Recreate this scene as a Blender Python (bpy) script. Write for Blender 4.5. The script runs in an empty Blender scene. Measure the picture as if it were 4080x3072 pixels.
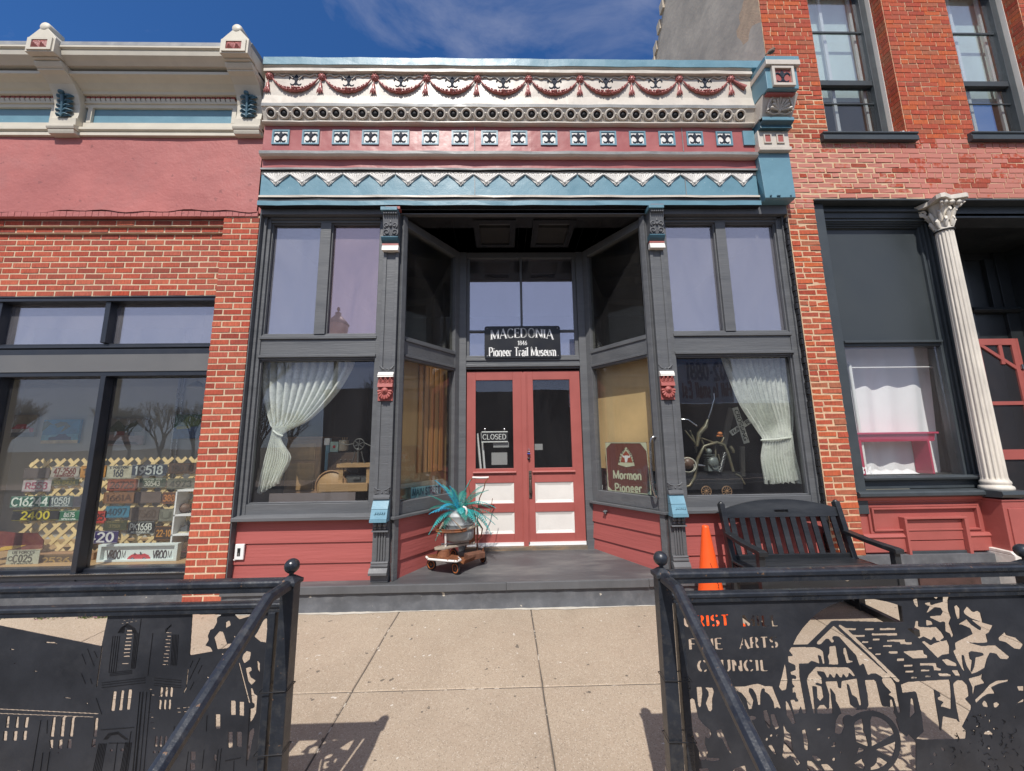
import bpy, bmesh, math, random
import numpy as np
from mathutils import Vector, Matrix
random.seed(7)
rnd = random.Random(11)
PI = math.pi
C = bpy.context.scene.collection

# ---------------------------------------------------------------- camera
FPX = 1499.256                       # focal length in pixels of a 4080-wide frame
YAW, PITCH, ROLL = 0.0213825, 0.1527235, -0.0137332
CAM = Vector((0.0, -3.98, 1.58))
_f = Vector((math.sin(YAW)*math.cos(PITCH), math.cos(YAW)*math.cos(PITCH), math.sin(PITCH)))
_r = Vector((math.cos(YAW), -math.sin(YAW), 0)); _u = _r.cross(_f)
RT = _r*math.cos(ROLL) + _u*math.sin(ROLL); UP = _u*math.cos(ROLL) - _r*math.sin(ROLL); FW = _f
cd = bpy.data.cameras.new('camera'); cam = bpy.data.objects.new('camera', cd); C.objects.link(cam)
cam.matrix_world = Matrix(((RT.x, UP.x, -FW.x, CAM.x), (RT.y, UP.y, -FW.y, CAM.y), (RT.z, UP.z, -FW.z, CAM.z), (0, 0, 0, 1)))
cd.sensor_width = 36; cd.lens = 36*FPX/4080; cd.clip_start = 0.02; cd.clip_end = 2000
bpy.context.scene.camera = cam

# ---------------------------------------------------------------- light, sky, exposure
SUN_EL, SUN_AZ = math.radians(53.0), math.radians(11.5)      # the sun stands behind the viewer, a little to the left
SUN_DIR = Vector((math.sin(SUN_AZ)*math.cos(SUN_EL), math.cos(SUN_AZ)*math.cos(SUN_EL), -math.sin(SUN_EL)))
sl = bpy.data.lights.new('sun', 'SUN'); sl.energy = 4.8; sl.angle = math.radians(0.53); sl.color = (1.0, 0.955, 0.89)
so = bpy.data.objects.new('sun', sl); C.objects.link(so)
so.rotation_euler = (-SUN_DIR).to_track_quat('Z', 'Y').to_euler()
so.location = (0, -10, 20)
W = bpy.data.worlds.new('World'); bpy.context.scene.world = W; W.use_nodes = True
nt = W.node_tree; N = nt.nodes; L = nt.links; N.clear()
out = N.new('ShaderNodeOutputWorld'); bg = N.new('ShaderNodeBackground'); L.new(bg.outputs[0], out.inputs[0])
sky = N.new('ShaderNodeTexSky'); sky.sky_type = 'NISHITA'; sky.sun_disc = False
sky.sun_elevation = SUN_EL; sky.sun_rotation = PI + SUN_AZ
sky.altitude = 350; sky.air_density = 1.0; sky.dust_density = 0.6; sky.ozone_density = 2.2
bg.inputs[1].default_value = 0.125
tc = N.new('ShaderNodeTexCoord'); mp = N.new('ShaderNodeMapping'); L.new(tc.outputs['Generated'], mp.inputs[0])
mp.inputs['Location'].default_value = (5.5, 2.0, 1.0); mp.inputs['Rotation'].default_value = (0.5, 0.25, 0.7); mp.inputs['Scale'].default_value = (1.6, 3.6, 2.4)
n1 = N.new('ShaderNodeTexNoise'); n1.inputs['Scale'].default_value = 1.25; n1.inputs['Detail'].default_value = 7; n1.inputs['Roughness'].default_value = 0.62
n1.inputs['Distortion'].default_value = 0.6
L.new(mp.outputs[0], n1.inputs[0])
# thin cirrus: nearly clear to the north (in front of the viewer), milky to the south behind him, as the window reflections show
sx = N.new('ShaderNodeSeparateXYZ'); L.new(tc.outputs['Generated'], sx.inputs[0])
mr = N.new('ShaderNodeMapRange'); mr.inputs[1].default_value = 0.75; mr.inputs[2].default_value = -0.75; mr.inputs[3].default_value = -0.05; mr.inputs[4].default_value = 0.66
L.new(sx.outputs[1], mr.inputs[0])
ad0 = N.new('ShaderNodeMath'); ad0.operation = 'ADD'; L.new(n1.outputs[0], ad0.inputs[0]); L.new(mr.outputs[0], ad0.inputs[1])
wx = N.new('ShaderNodeMapRange'); wx.interpolation_type = 'SMOOTHSTEP'; wx.inputs[1].default_value = -0.22; wx.inputs[2].default_value = -0.42; L.new(sx.outputs[0], wx.inputs[0])   # the bank of cirrus ends to the north-west
wy = N.new('ShaderNodeMapRange'); wy.interpolation_type = 'SMOOTHSTEP'; wy.inputs[1].default_value = 0.0; wy.inputs[2].default_value = 0.4; L.new(sx.outputs[1], wy.inputs[0])
wm = N.new('ShaderNodeMath'); wm.operation = 'MULTIPLY'; L.new(wx.outputs[0], wm.inputs[0]); L.new(wy.outputs[0], wm.inputs[1])
ad = N.new('ShaderNodeMath'); ad.operation = 'MULTIPLY_ADD'; L.new(wm.outputs[0], ad.inputs[0]); ad.inputs[1].default_value = -0.22; L.new(ad0.outputs[0], ad.inputs[2])
cr = N.new('ShaderNodeMapRange'); cr.inputs[1].default_value = 0.48; cr.inputs[2].default_value = 1.0; cr.inputs[3].default_value = 0.0; cr.inputs[4].default_value = 0.60
cr.clamp = True; L.new(ad.outputs[0], cr.inputs[0])
mx = N.new('ShaderNodeMix'); mx.data_type = 'RGBA'
tn = N.new('ShaderNodeVectorMath'); tn.operation = 'MULTIPLY'; L.new(sky.outputs[0], tn.inputs[0]); tn.inputs[1].default_value = (.34, .69, 1.10)
L.new(cr.outputs[0], mx.inputs[0]); L.new(tn.outputs[0], mx.inputs[6]); mx.inputs[7].default_value = (6.2, 6.1, 6.6, 1)
L.new(mx.outputs[2], bg.inputs[0])
vs = bpy.context.scene.view_settings
vs.view_transform = 'Standard'; vs.look = 'None'; vs.exposure = 0.0; vs.gamma = 1.0; vs.use_curve_mapping = False

def ray(px, py): return RT*((px-2040)/FPX) - UP*((py-1536)/FPX) + FW
def at(px, py, Y=0.0):
    """the point of the vertical plane y = Y that was measured at (px, py) in the photograph"""
    d = ray(px, py); t = (Y-CAM.y)/d.y; return CAM + d*t
def onground(px, py, z=0.0, slope=0.025):
    d = ray(px, py); t = (z+slope*CAM.y-CAM.z)/(d.z-slope*d.y); return CAM + d*t
def onx(px, py, X):
    d = ray(px, py); t = (X-CAM.x)/d.x; return CAM + d*t

# ---------------------------------------------------------------- mesh builder
class MB:
    def __init__(s): s.v = []; s.f = []; s.m = []; s.sm = []
    def add(s, vs, fs, mi=0, smooth=False):
        n = len(s.v); s.v += [tuple(v) for v in vs]
        for f in fs: s.f.append(tuple(n+i for i in f)); s.m.append(mi); s.sm.append(smooth)
        return s
    def box(s, x0, x1, y0, y1, z0, z1, mi=0):
        vs = [(x, y, z) for z in (z0, z1) for y in (y0, y1) for x in (x0, x1)]
        return s.add(vs, [(0,2,3,1),(4,5,7,6),(0,1,5,4),(2,6,7,3),(0,4,6,2),(1,3,7,5)], mi)
    def obox(s, c, ax, ay, az, mi=0):
        """box from a centre and three half-axis vectors"""
        c, ax, ay, az = map(Vector, (c, ax, ay, az))
        vs = [c+ax*i+ay*j+az*k for k in (-1,1) for j in (-1,1) for i in (-1,1)]
        return s.add(vs, [(0,2,3,1),(4,5,7,6),(0,1,5,4),(2,6,7,3),(0,4,6,2),(1,3,7,5)], mi)
    def bar(s, a, b, w, d, up=(0,0,1), mi=0):
        a, b = Vector(a), Vector(b); x = (b-a); l = x.length; x.normalize()
        y = Vector(up).cross(x)
        if y.length < 1e-4: y = Vector((1,0,0)).cross(x)
        y.normalize(); z = x.cross(y)
        return s.obox((a+b)/2, x*l/2, y*w/2, z*d/2, mi)
    def prism(s, poly, fn, d0, d1, mi=0):
        """extrude a 2D polygon; fn(u, v, d) -> point"""
        n = len(poly)
        vs = [fn(u, v, d0) for u, v in poly] + [fn(u, v, d1) for u, v in poly]
        fs = [tuple(range(n)), tuple(range(2*n-1, n-1, -1))] + [(i, i+n, (i+1) % n+n, (i+1) % n) for i in range(n)]
        return s.add(vs, fs, mi)
    def xprof(s, prof, x0, x1, mi=0, closed=False, caps=True):
        """profile [(y, z)] swept along x"""
        n = len(prof); vs = [(x0, y, z) for y, z in prof] + [(x1, y, z) for y, z in prof]
        fs = [(i, i+1, i+1+n, i+n) for i in range(n-1)]
        if closed: fs.append((n-1, 0, n, 2*n-1))
        if caps: fs += [tuple(range(n-1, -1, -1)), tuple(range(n, 2*n))]
        return s.add(vs, fs, mi)
    def tube(s, pts, r, n=8, mi=0, caps=True, smooth=True):
        pts = [Vector(p) for p in pts]; rs = r if isinstance(r, (list, tuple)) else [r]*len(pts)
        base = len(s.v); up = None; vs = []
        for i, p in enumerate(pts):
            t = (pts[min(i+1, len(pts)-1)] - pts[max(i-1, 0)])
            if t.length < 1e-9: t = Vector((0, 0, 1))
            t.normalize()
            if up is None:
                up = Vector((0,0,1)) if abs(t.z) < .9 else Vector((1,0,0))
            a = up - t*up.dot(t)
            if a.length < 1e-6: a = Vector((1,0,0)) - t*t.x
            a.normalize(); b = t.cross(a); up = a
            for k in range(n):
                q = 2*PI*k/n; vs.append(p + (a*math.cos(q)+b*math.sin(q))*rs[i])
        fs = [(i*n+k, i*n+(k+1) % n, (i+1)*n+(k+1) % n, (i+1)*n+k) for i in range(len(pts)-1) for k in range(n)]
        s.add(vs, fs, mi, smooth)
        if caps:
            m = len(pts)-1
            s.add(vs[:n], [tuple(range(n-1, -1, -1))], mi); s.add(vs[m*n:], [tuple(range(n))], mi)
        return s
    def lathe(s, c, prof, n=16, mi=0, axis='z', smooth=True, sx=1, sy=1):
        """profile [(r, h)] turned about an axis through c"""
        c = Vector(c); vs = []
        for r, h in prof:
            for k in range(n):
                q = 2*PI*k/n; a, b = r*math.cos(q)*sx, r*math.sin(q)*sy
                vs.append(c + (Vector((a, b, h)) if axis == 'z' else Vector((a, h, b)) if axis == 'y' else Vector((h, a, b))))
        m = len(prof)
        fs = [(i*n+k, i*n+(k+1) % n, (i+1)*n+(k+1) % n, (i+1)*n+k) for i in range(m-1) for k in range(n)]
        s.add(vs, fs, mi, smooth)
        if prof[0][0] > 1e-5: s.add(vs[:n], [tuple(range(n))], mi)
        if prof[-1][0] > 1e-5: s.add(vs[(m-1)*n:], [tuple(range(n))], mi)
        return s
    def ball(s, c, r, n=12, mi=0, sx=1, sy=1, sz=1):
        m = n//2+1
        return s.lathe(c, [(r*math.sin(PI*i/m), -r*sz*math.cos(PI*i/m)) for i in range(m+1)], n, mi, sx=sx, sy=sy)
    def torus(s, c, R, r, axis='y', n=20, k=8, mi=0, sx=1, sz=1):
        pts = []; c = Vector(c); vs = []
        for i in range(n):
            a = 2*PI*i/n
            for j in range(k):
                b = 2*PI*j/k; rr = R + r*math.cos(b); h = r*math.sin(b)
                u, v = rr*math.cos(a)*sx, rr*math.sin(a)*sz
                vs.append(c + (Vector((u, h, v)) if axis == 'y' else Vector((u, v, h)) if axis == 'z' else Vector((h, u, v))))
        fs = [(i*k+j, i*k+(j+1) % k, ((i+1) % n)*k+(j+1) % k, ((i+1) % n)*k+j) for i in range(n) for j in range(k)]
        return s.add(vs, fs, mi, True)
    def mesh(s, name, mats):
        me = bpy.data.meshes.new(name); me.from_pydata(s.v, [], s.f)
        for m in (mats if isinstance(mats, (list, tuple)) else [mats]): me.materials.append(m)
        me.polygons.foreach_set('material_index', s.m); me.polygons.foreach_set('use_smooth', s.sm)
        bm = bmesh.new(); bm.from_mesh(me); bmesh.ops.recalc_face_normals(bm, faces=bm.faces); bm.to_mesh(me); bm.free()
        return me
    def build(s, name, mats, parent=None, bevel=0, label=None):
        return link(name, s.mesh(name, mats), parent, bevel, label)

def link(name, me, parent=None, bevel=0, label=None):
    o = bpy.data.objects.new(name, me); C.objects.link(o)
    if parent is not None:
        o.parent = parent
        if parent.type == 'EMPTY': o.matrix_parent_inverse = Matrix.Translation(-parent.location)
    if bevel:
        b = o.modifiers.new('bevel', 'BEVEL'); b.width = bevel; b.segments = 2; b.limit_method = 'ANGLE'; b.angle_limit = 0.6
        b.use_clamp_overlap = True
    if label: o['label'] = label
    return o
def thing(name, label, cat, loc=(0,0,0), group=None):
    o = bpy.data.objects.new(name, None); C.objects.link(o); o.location = loc; o.empty_display_size = .1
    tag(o, label, cat, group); return o
def tag(o, label, cat, group=None):
    o['label'] = label; o['category'] = cat
    if group: o['group'] = group
    return o
def struct(o): o['kind'] = 'structure'; return o
def copy_tree(root, off, label=None):
    def rec(o, par):
        c = o.copy(); C.objects.link(c); c.parent = par
        for ch in list(o.children): rec(ch, c)
        return c
    r = rec(root, None); r.location = root.location + Vector(off)
    if label: r['label'] = label
    return r

# ---------------------------------------------------------------- materials
def mat(name, col, rough=.55, var=.12, vscale=3.0, bump=.15, bscale=60, metal=0.0, spec=.5, dirt=None, dirtamt=0, dscale=2, stretch=None, coat=0, flake=None, flakeamt=.0, flakescale=25, island=0, dents=0):
    m = bpy.data.materials.new(name); m.use_nodes = True; t = m.node_tree; n = t.nodes; l = t.links
    b = n['Principled BSDF']; b.inputs['Roughness'].default_value = rough; b.inputs['Metallic'].default_value = metal
    b.inputs['Specular IOR Level'].default_value = spec
    if coat: b.inputs['Coat Weight'].default_value = coat
    co = n.new('ShaderNodeTexCoord'); src = co.outputs['Object']
    if stretch:
        mp_ = n.new('ShaderNodeMapping'); mp_.inputs['Scale'].default_value = stretch; l.new(src, mp_.inputs[0]); ssrc = mp_.outputs[0]
    else: ssrc = src
    no = n.new('ShaderNodeTexNoise'); no.inputs['Scale'].default_value = vscale; no.inputs['Detail'].default_value = 6; no.inputs['Roughness'].default_value = .6
    l.new(ssrc, no.inputs[0])
    mr_ = n.new('ShaderNodeMapRange'); mr_.inputs[1].default_value = .3; mr_.inputs[2].default_value = .7
    mr_.inputs[3].default_value = 1-var; mr_.inputs[4].default_value = 1+var; l.new(no.outputs[0], mr_.inputs[0])
    vm = n.new('ShaderNodeVectorMath'); vm.operation = 'SCALE'; vm.inputs[0].default_value = col[:3]; l.new(mr_.outputs[0], vm.inputs['Scale'])
    cur = vm.outputs[0]
    if dirt is not None and dirtamt > 0:
        d = n.new('ShaderNodeTexNoise'); d.inputs['Scale'].default_value = dscale; d.inputs['Detail'].default_value = 9; d.inputs['Roughness'].default_value = .7
        l.new(ssrc, d.inputs[0]); dm = n.new('ShaderNodeMapRange'); dm.inputs[1].default_value = .5; dm.inputs[2].default_value = .72
        dm.inputs[3].default_value = 0; dm.inputs[4].default_value = dirtamt; l.new(d.outputs[0], dm.inputs[0])
        mi = n.new('ShaderNodeMix'); mi.data_type = 'RGBA'; l.new(dm.outputs[0], mi.inputs[0]); l.new(cur, mi.inputs[6]); mi.inputs[7].default_value = (*dirt[:3], 1)
        cur = mi.outputs[2]
    if flake is not None and flakeamt > 0:      # small chips of another colour
        d = n.new('ShaderNodeTexNoise'); d.inputs['Scale'].default_value = flakescale; d.inputs['Detail'].default_value = 3
        l.new(src, d.inputs[0]); dm = n.new('ShaderNodeMapRange'); dm.inputs[1].default_value = 1-flakeamt-.03; dm.inputs[2].default_value = 1-flakeamt
        l.new(d.outputs[0], dm.inputs[0])
        mi = n.new('ShaderNodeMix'); mi.data_type = 'RGBA'; l.new(dm.outputs[0], mi.inputs[0]); l.new(cur, mi.inputs[6]); mi.inputs[7].default_value = (*flake[:3], 1)
        cur = mi.outputs[2]
    l.new(cur, b.inputs['Base Color'])
    rr = n.new('ShaderNodeMapRange'); rr.inputs[1].default_value = .3; rr.inputs[2].default_value = .7; rr.inputs[3].default_value = max(.03, rough-.1); rr.inputs[4].default_value = min(1, rough+.12)
    l.new(no.outputs[0], rr.inputs[0]); l.new(rr.outputs[0], b.inputs['Roughness'])
    if bump:
        n2 = n.new('ShaderNodeTexNoise'); n2.inputs['Scale'].default_value = bscale; n2.inputs['Detail'].default_value = 5; l.new(ssrc, n2.inputs[0])
        bu = n.new('ShaderNodeBump'); bu.inputs['Strength'].default_value = bump; bu.inputs['Distance'].default_value = .004
        l.new(n2.outputs[0], bu.inputs['Height']); last = bu
        if dents:
            n3 = n.new('ShaderNodeTexNoise'); n3.inputs['Scale'].default_value = 5; n3.inputs['Detail'].default_value = 2; l.new(src, n3.inputs[0])
            b2 = n.new('ShaderNodeBump'); b2.inputs['Strength'].default_value = dents; b2.inputs['Distance'].default_value = .03
            l.new(n3.outputs[0], b2.inputs['Height']); l.new(bu.outputs[0], b2.inputs['Normal']); last = b2
        l.new(last.outputs[0], b.inputs['Normal'])
    return m

def brickmat(name, cols, pink=None, pinkamt=0, dark=0.0):
    m = bpy.data.materials.new(name); m.use_nodes = True; t = m.node_tree; n = t.nodes; l = t.links; b = n['Principled BSDF']
    b.inputs['Roughness'].default_value = .85; b.inputs['Specular IOR Level'].default_value = .25
    oi = n.new('ShaderNodeObjectInfo'); ge = n.new('ShaderNodeNewGeometry')
    a = n.new('ShaderNodeMath'); a.operation = 'ADD'; l.new(oi.outputs['Random'], a.inputs[0]); l.new(ge.outputs['Random Per Island'], a.inputs[1])
    fr = n.new('ShaderNodeMath'); fr.operation = 'FRACT'; l.new(a.outputs[0], fr.inputs[0])
    cr_ = n.new('ShaderNodeValToRGB'); l.new(fr.outputs[0], cr_.inputs[0]); el = cr_.color_ramp.elements
    while len(el) < len(cols): el.new(.5)
    for i, c in enumerate(cols): el[i].position = i/(len(cols)-1); el[i].color = (*c, 1)
    po = ge.outputs['Position']
    mp_ = n.new('ShaderNodeMapping'); mp_.inputs['Scale'].default_value = (1, 1, .22); l.new(po, mp_.inputs[0])
    no = n.new('ShaderNodeTexNoise'); no.inputs['Scale'].default_value = 70; no.inputs['Detail'].default_value = 5; l.new(mp_.outputs[0], no.inputs[0])
    mr_ = n.new('ShaderNodeMapRange'); mr_.inputs[1].default_value = .3; mr_.inputs[2].default_value = .7; mr_.inputs[3].default_value = .72; mr_.inputs[4].default_value = 1.28; l.new(no.outputs[0], mr_.inputs[0])
    vm = n.new('ShaderNodeVectorMath'); vm.operation = 'SCALE'; l.new(cr_.outputs[0], vm.inputs[0]); l.new(mr_.outputs[0], vm.inputs['Scale']); cur = vm.outputs[0]
    if pink is not None:                       # remains of an old coat of paint, brick by brick and patch by patch
        n2 = n.new('ShaderNodeTexNoise'); n2.inputs['Scale'].default_value = .9; n2.inputs['Detail'].default_value = 1; l.new(po, n2.inputs[0])
        sp = n.new('ShaderNodeSeparateXYZ'); l.new(po, sp.inputs[0])
        n3 = n.new('ShaderNodeTexNoise'); n3.inputs['Scale'].default_value = 22; n3.inputs['Detail'].default_value = 4; l.new(po, n3.inputs[0])
        zr = n.new('ShaderNodeMapRange'); zr.inputs[1].default_value = 5.15; zr.inputs[2].default_value = 5.3; zr.inputs[3].default_value = pinkamt; zr.inputs[4].default_value = -.3; l.new(sp.outputs[2], zr.inputs[0])
        zr2 = n.new('ShaderNodeMapRange'); zr2.inputs[1].default_value = 4.15; zr2.inputs[2].default_value = 4.3; zr2.inputs[3].default_value = -.3-pinkamt; zr2.inputs[4].default_value = 0; l.new(sp.outputs[2], zr2.inputs[0])
        s1 = n.new('ShaderNodeMath'); s1.operation = 'ADD'; l.new(zr.outputs[0], s1.inputs[0]); l.new(zr2.outputs[0], s1.inputs[1])
        s2 = n.new('ShaderNodeMath'); s2.operation = 'MULTIPLY_ADD'; s2.inputs[1].default_value = .55; l.new(fr.outputs[0], s2.inputs[0]); l.new(s1.outputs[0], s2.inputs[2])
        s3 = n.new('ShaderNodeMath'); s3.operation = 'MULTIPLY_ADD'; s3.inputs[1].default_value = .5; l.new(n3.outputs[0], s3.inputs[0]); l.new(s2.outputs[0], s3.inputs[2])
        st = n.new('ShaderNodeMapRange'); st.inputs[1].default_value = .62; st.inputs[2].default_value = .70; l.new(s3.outputs[0], st.inputs[0])
        mi = n.new('ShaderNodeMix'); mi.data_type = 'RGBA'; l.new(st.outputs[0], mi.inputs[0]); l.new(cur, mi.inputs[6]); mi.inputs[7].default_value = (*pink, 1); cur = mi.outputs[2]
    ns = n.new('ShaderNodeTexNoise'); ns.inputs['Scale'].default_value = 1.3; ns.inputs['Detail'].default_value = 7; ns.inputs['Roughness'].default_value = .7; l.new(po, ns.inputs[0])
    dr_ = n.new('ShaderNodeMapRange'); dr_.inputs[1].default_value = .35; dr_.inputs[2].default_value = .75; dr_.inputs[3].default_value = 0; dr_.inputs[4].default_value = .42; l.new(ns.outputs[0], dr_.inputs[0])
    md = n.new('ShaderNodeMix'); md.data_type = 'RGBA'; l.new(dr_.outputs[0], md.inputs[0]); l.new(cur, md.inputs[6]); md.inputs[7].default_value = (.34,.15,.10,1); cur = md.outputs[2]
    l.new(cur, b.inputs['Base Color'])
    bu = n.new('ShaderNodeBump'); bu.inputs['Strength'].default_value = .5; bu.inputs['Distance'].default_value = .003; l.new(no.outputs[0], bu.inputs['Height']); l.new(bu.outputs[0], b.inputs['Normal'])
    return m

def glassmat(name, refl=.22, tint=(.8,.82,.84), rough=.0, wav=.15, rc=(.95,.93,1.0), dust_sheen=.012, dc=(.62,.60,.63)):
    m = bpy.data.materials.new(name); m.use_nodes = True; t = m.node_tree; n = t.nodes; l = t.links; n.clear()
    o = n.new('ShaderNodeOutputMaterial'); tr = n.new('ShaderNodeBsdfTransparent'); tr.inputs[0].default_value = (*tint, 1)
    gl = n.new('ShaderNodeBsdfGlossy'); gl.inputs['Roughness'].default_value = rough; gl.inputs[0].default_value = (*rc, 1)
    fz = n.new('ShaderNodeLayerWeight'); fz.inputs[0].default_value = .5
    pw_ = n.new('ShaderNodeMath'); pw_.operation = 'POWER'; pw_.inputs[1].default_value = 4.0; l.new(fz.outputs['Facing'], pw_.inputs[0])
    mr_ = n.new('ShaderNodeMapRange'); mr_.inputs[3].default_value = refl; mr_.inputs[4].default_value = .85; l.new(pw_.outputs[0], mr_.inputs[0])
    mi = n.new('ShaderNodeMixShader'); l.new(mr_.outputs[0], mi.inputs[0]); l.new(tr.outputs[0], mi.inputs[1]); l.new(gl.outputs[0], mi.inputs[2])
    df = n.new('ShaderNodeBsdfDiffuse'); df.inputs[0].default_value = (*dc, 1); dn = n.new('ShaderNodeTexNoise'); dn.inputs['Scale'].default_value = 1.7; dn.inputs['Detail'].default_value = 8; dn.inputs['Roughness'].default_value = .65; dn.inputs['Distortion'].default_value = .8
    dco = n.new('ShaderNodeTexCoord'); dmp = n.new('ShaderNodeMapping'); dmp.inputs['Rotation'].default_value = (0, .6, 0); dmp.inputs['Scale'].default_value = (1.6, 1, .55); l.new(dco.outputs['Object'], dmp.inputs[0]); l.new(dmp.outputs[0], dn.inputs[0])
    dm_ = n.new('ShaderNodeMapRange'); dm_.inputs[1].default_value = .3; dm_.inputs[2].default_value = .7; dm_.inputs[3].default_value = dust_sheen*.55; dm_.inputs[4].default_value = dust_sheen*1.5; l.new(dn.outputs[0], dm_.inputs[0])
    m3 = n.new('ShaderNodeMixShader'); l.new(dm_.outputs[0], m3.inputs[0]); l.new(mi.outputs[0], m3.inputs[1]); l.new(df.outputs[0], m3.inputs[2]); l.new(m3.outputs[0], o.inputs[0])
    co = n.new('ShaderNodeTexCoord'); no = n.new('ShaderNodeTexNoise'); no.inputs['Scale'].default_value = 1.6; no.inputs['Detail'].default_value = 1; l.new(co.outputs['Object'], no.inputs[0])
    bu = n.new('ShaderNodeBump'); bu.inputs['Strength'].default_value = wav; bu.inputs['Distance'].default_value = .02; l.new(no.outputs[0], bu.inputs['Height']); l.new(bu.outputs[0], gl.inputs['Normal'])
    return m

M = {}
M['char'] = mat('charcoal_paint', (.105,.108,.114), .5, .10, 5, .35, 45, dirt=(.17,.17,.17), dirtamt=.25, dscale=14, stretch=(1,1,.35))
M['charwood'] = mat('charcoal_painted_wood', (.108,.112,.118), .5, .12, 5, .7, 38, dirt=(.18,.18,.175), dirtamt=.3, dscale=9, stretch=(.18,1,2.2))
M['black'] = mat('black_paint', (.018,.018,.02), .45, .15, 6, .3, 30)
M['blackiron'] = mat('black_gloss_iron', (.018,.022,.03), .33, .25, 9, .25, 90, spec=.6, dirt=(.16,.15,.13), dirtamt=.25, dscale=26, flake=(.16,.09,.05), flakeamt=.27, flakescale=45)
M['plateiron'] = mat('black_painted_steel_plate', (.024,.026,.032), .42, .3, 3.5, .15, 60, spec=.55, dirt=(.06,.06,.065), dirtamt=.5, dscale=5)
M['red'] = mat('red_paint', (.36,.092,.078), .55, .08, 3, .3, 50)
M['redclap'] = mat('red_painted_clapboard', (.37,.092,.082), .6, .08, 4, .9, 26, stretch=(.12,.12,1.6))
M['redmetal'] = mat('red_painted_sheet_metal', (.36,.10,.095), .38, .08, 3, .15, 40, dents=.25)
M['whitemetal'] = mat('cream_painted_sheet_metal', (.58,.525,.45), .42, .06, 3, .2, 50, dents=.22, dirt=(.42,.38,.33), dirtamt=.5, dscale=7)
M['graymetal'] = mat('gray_painted_sheet_metal', (.22,.225,.225), .5, .2, 6, .2, 50, dirt=(.4,.38,.35), dirtamt=.4, dscale=9)
M['tealmetal'] = mat('teal_painted_sheet_metal', (.13,.265,.33), .42, .08, 4, .25, 60, dents=.2, flake=(.3,.42,.46), flakeamt=.25, flakescale=30)
M['tealdark'] = mat('dark_teal_paint', (.045,.115,.155), .4, .2, 9, .2, 60)
M['bluelight'] = mat('light_blue_paint', (.15,.30,.38), .45, .08, 8, .3, 60)
M['fleur'] = mat('blackened_blue_cast_metal', (.028,.034,.050), .65, .3, 40, .2, 90, spec=.15)
M['garland'] = mat('rose_red_cast_metal', (.38,.115,.10), .33, .25, 50, .5, 90)
M['cream'] = mat('cream_paint', (.60,.55,.45), .5, .07, 4, .15, 40)
M['creamwhite'] = mat('white_panel_paint', (.74,.71,.66), .5, .05, 4, .2, 40)
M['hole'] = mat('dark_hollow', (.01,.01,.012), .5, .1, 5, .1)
M['stucco'] = mat('rose_red_painted_stucco', (.42,.135,.12), .58, .14, 1.1, 1.0, 34, spec=.45, dirt=(.33,.15,.14), dirtamt=.55, dscale=1.3, dents=.35, flake=(.30,.10,.09), flakeamt=.30, flakescale=13)
M['mortar'] = mat('pale_mortar', (.62,.47,.32), .9, .12, 12, .8, 90, dirt=(.42,.30,.22), dirtamt=.5, dscale=18)
M['mortar2'] = mat('warm_mortar', (.62,.43,.27), .9, .14, 9, .9, 70, dirt=(.45,.22,.15), dirtamt=.5, dscale=7)
M['brickL'] = brickmat('red_face_brick', [(.22,.034,.024),(.46,.080,.042),(.36,.055,.032),(.55,.13,.07),(.31,.055,.038),(.43,.09,.058),(.40,.062,.03)])
M['brickR'] = brickmat('old_red_brick', [(.31,.045,.026),(.44,.070,.034),(.50,.105,.03),(.39,.06,.034),(.34,.11,.055),(.47,.078,.036)], pink=(.52,.20,.16), pinkamt=.30)
M['concrete'] = None
M['basecon'] = mat('gray_painted_rough_concrete', (.10,.105,.115), .7, .22, 5, 1.0, 16, dirt=(.2,.2,.2), dirtamt=.35, dscale=10, flake=(.6,.55,.45), flakeamt=.245, flakescale=9)
M['platform'] = mat('worn_gray_painted_floor', (.085,.086,.09), .5, .25, 2.2, .4, 30, dirt=(.19,.18,.165), dirtamt=.75, dscale=2.2, stretch=(.5,2.2,1))
M['stone'] = mat('gray_stucco_side_wall', (.52,.44,.34), .85, .22, 1.6, 1.0, 14, dirt=(.30,.26,.21), dirtamt=.6, dscale=1.1)
M['glassup'] = glassmat('upper_window_glass', .30, (.75,.75,.76), wav=.06, dust_sheen=.10, dc=(.60,.59,.64))  # dust and film, raised so the pale tone also paints in sky brightness
M['glasslow'] = glassmat('lower_window_glass', .055, (.96,.97,.96), wav=.06)
M['glasslav'] = glassmat('lavender_old_glass', .30, (.7,.62,.68), wav=.06, dust_sheen=.15, dc=(.66,.54,.58), rc=(1.0,.86,.90))  # lavender film, its diffuse veil likewise raised to paint in reflected sky
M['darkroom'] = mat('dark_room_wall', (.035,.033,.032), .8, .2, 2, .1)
M['white'] = mat('white_paint', (.78,.78,.77), .45, .04, 4, .1, 40)
M['orange'] = mat('orange_cone_plastic', (.86,.095,.01), .45, .06, 5, .1, 40)
M['benchwood'] = mat('black_painted_bench_wood', (.016,.018,.021), .38, .3, 6, .4, 40, spec=.55, stretch=(.2,1,1), dirt=(.05,.055,.06), dirtamt=.4, dscale=6)
M['steel'] = mat('brushed_steel', (.5,.5,.5), .28, .1, 10, .1, 80, metal=1.0)
M['chrome'] = mat('chrome', (.75,.75,.75), .12, .05, 10, 0, metal=1.0)
M['glasstr'] = glassmat('transom_glass', .30, (.85,.86,.88), wav=.05, dust_sheen=.05)
M['oldbrass'] = mat('tarnished_iron', (.12,.095,.08), .5, .3, 20, .4, 60, metal=.6)
# ================================================================ MUSEUM BUILDING
museum = thing('museum_building', 'narrow storefront building with charcoal window frames, red boards and a painted metal cornice of garlands', 'building', (0.29, 0.1, 0))
FLZ = 0.246                      # height of the entry platform
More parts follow.
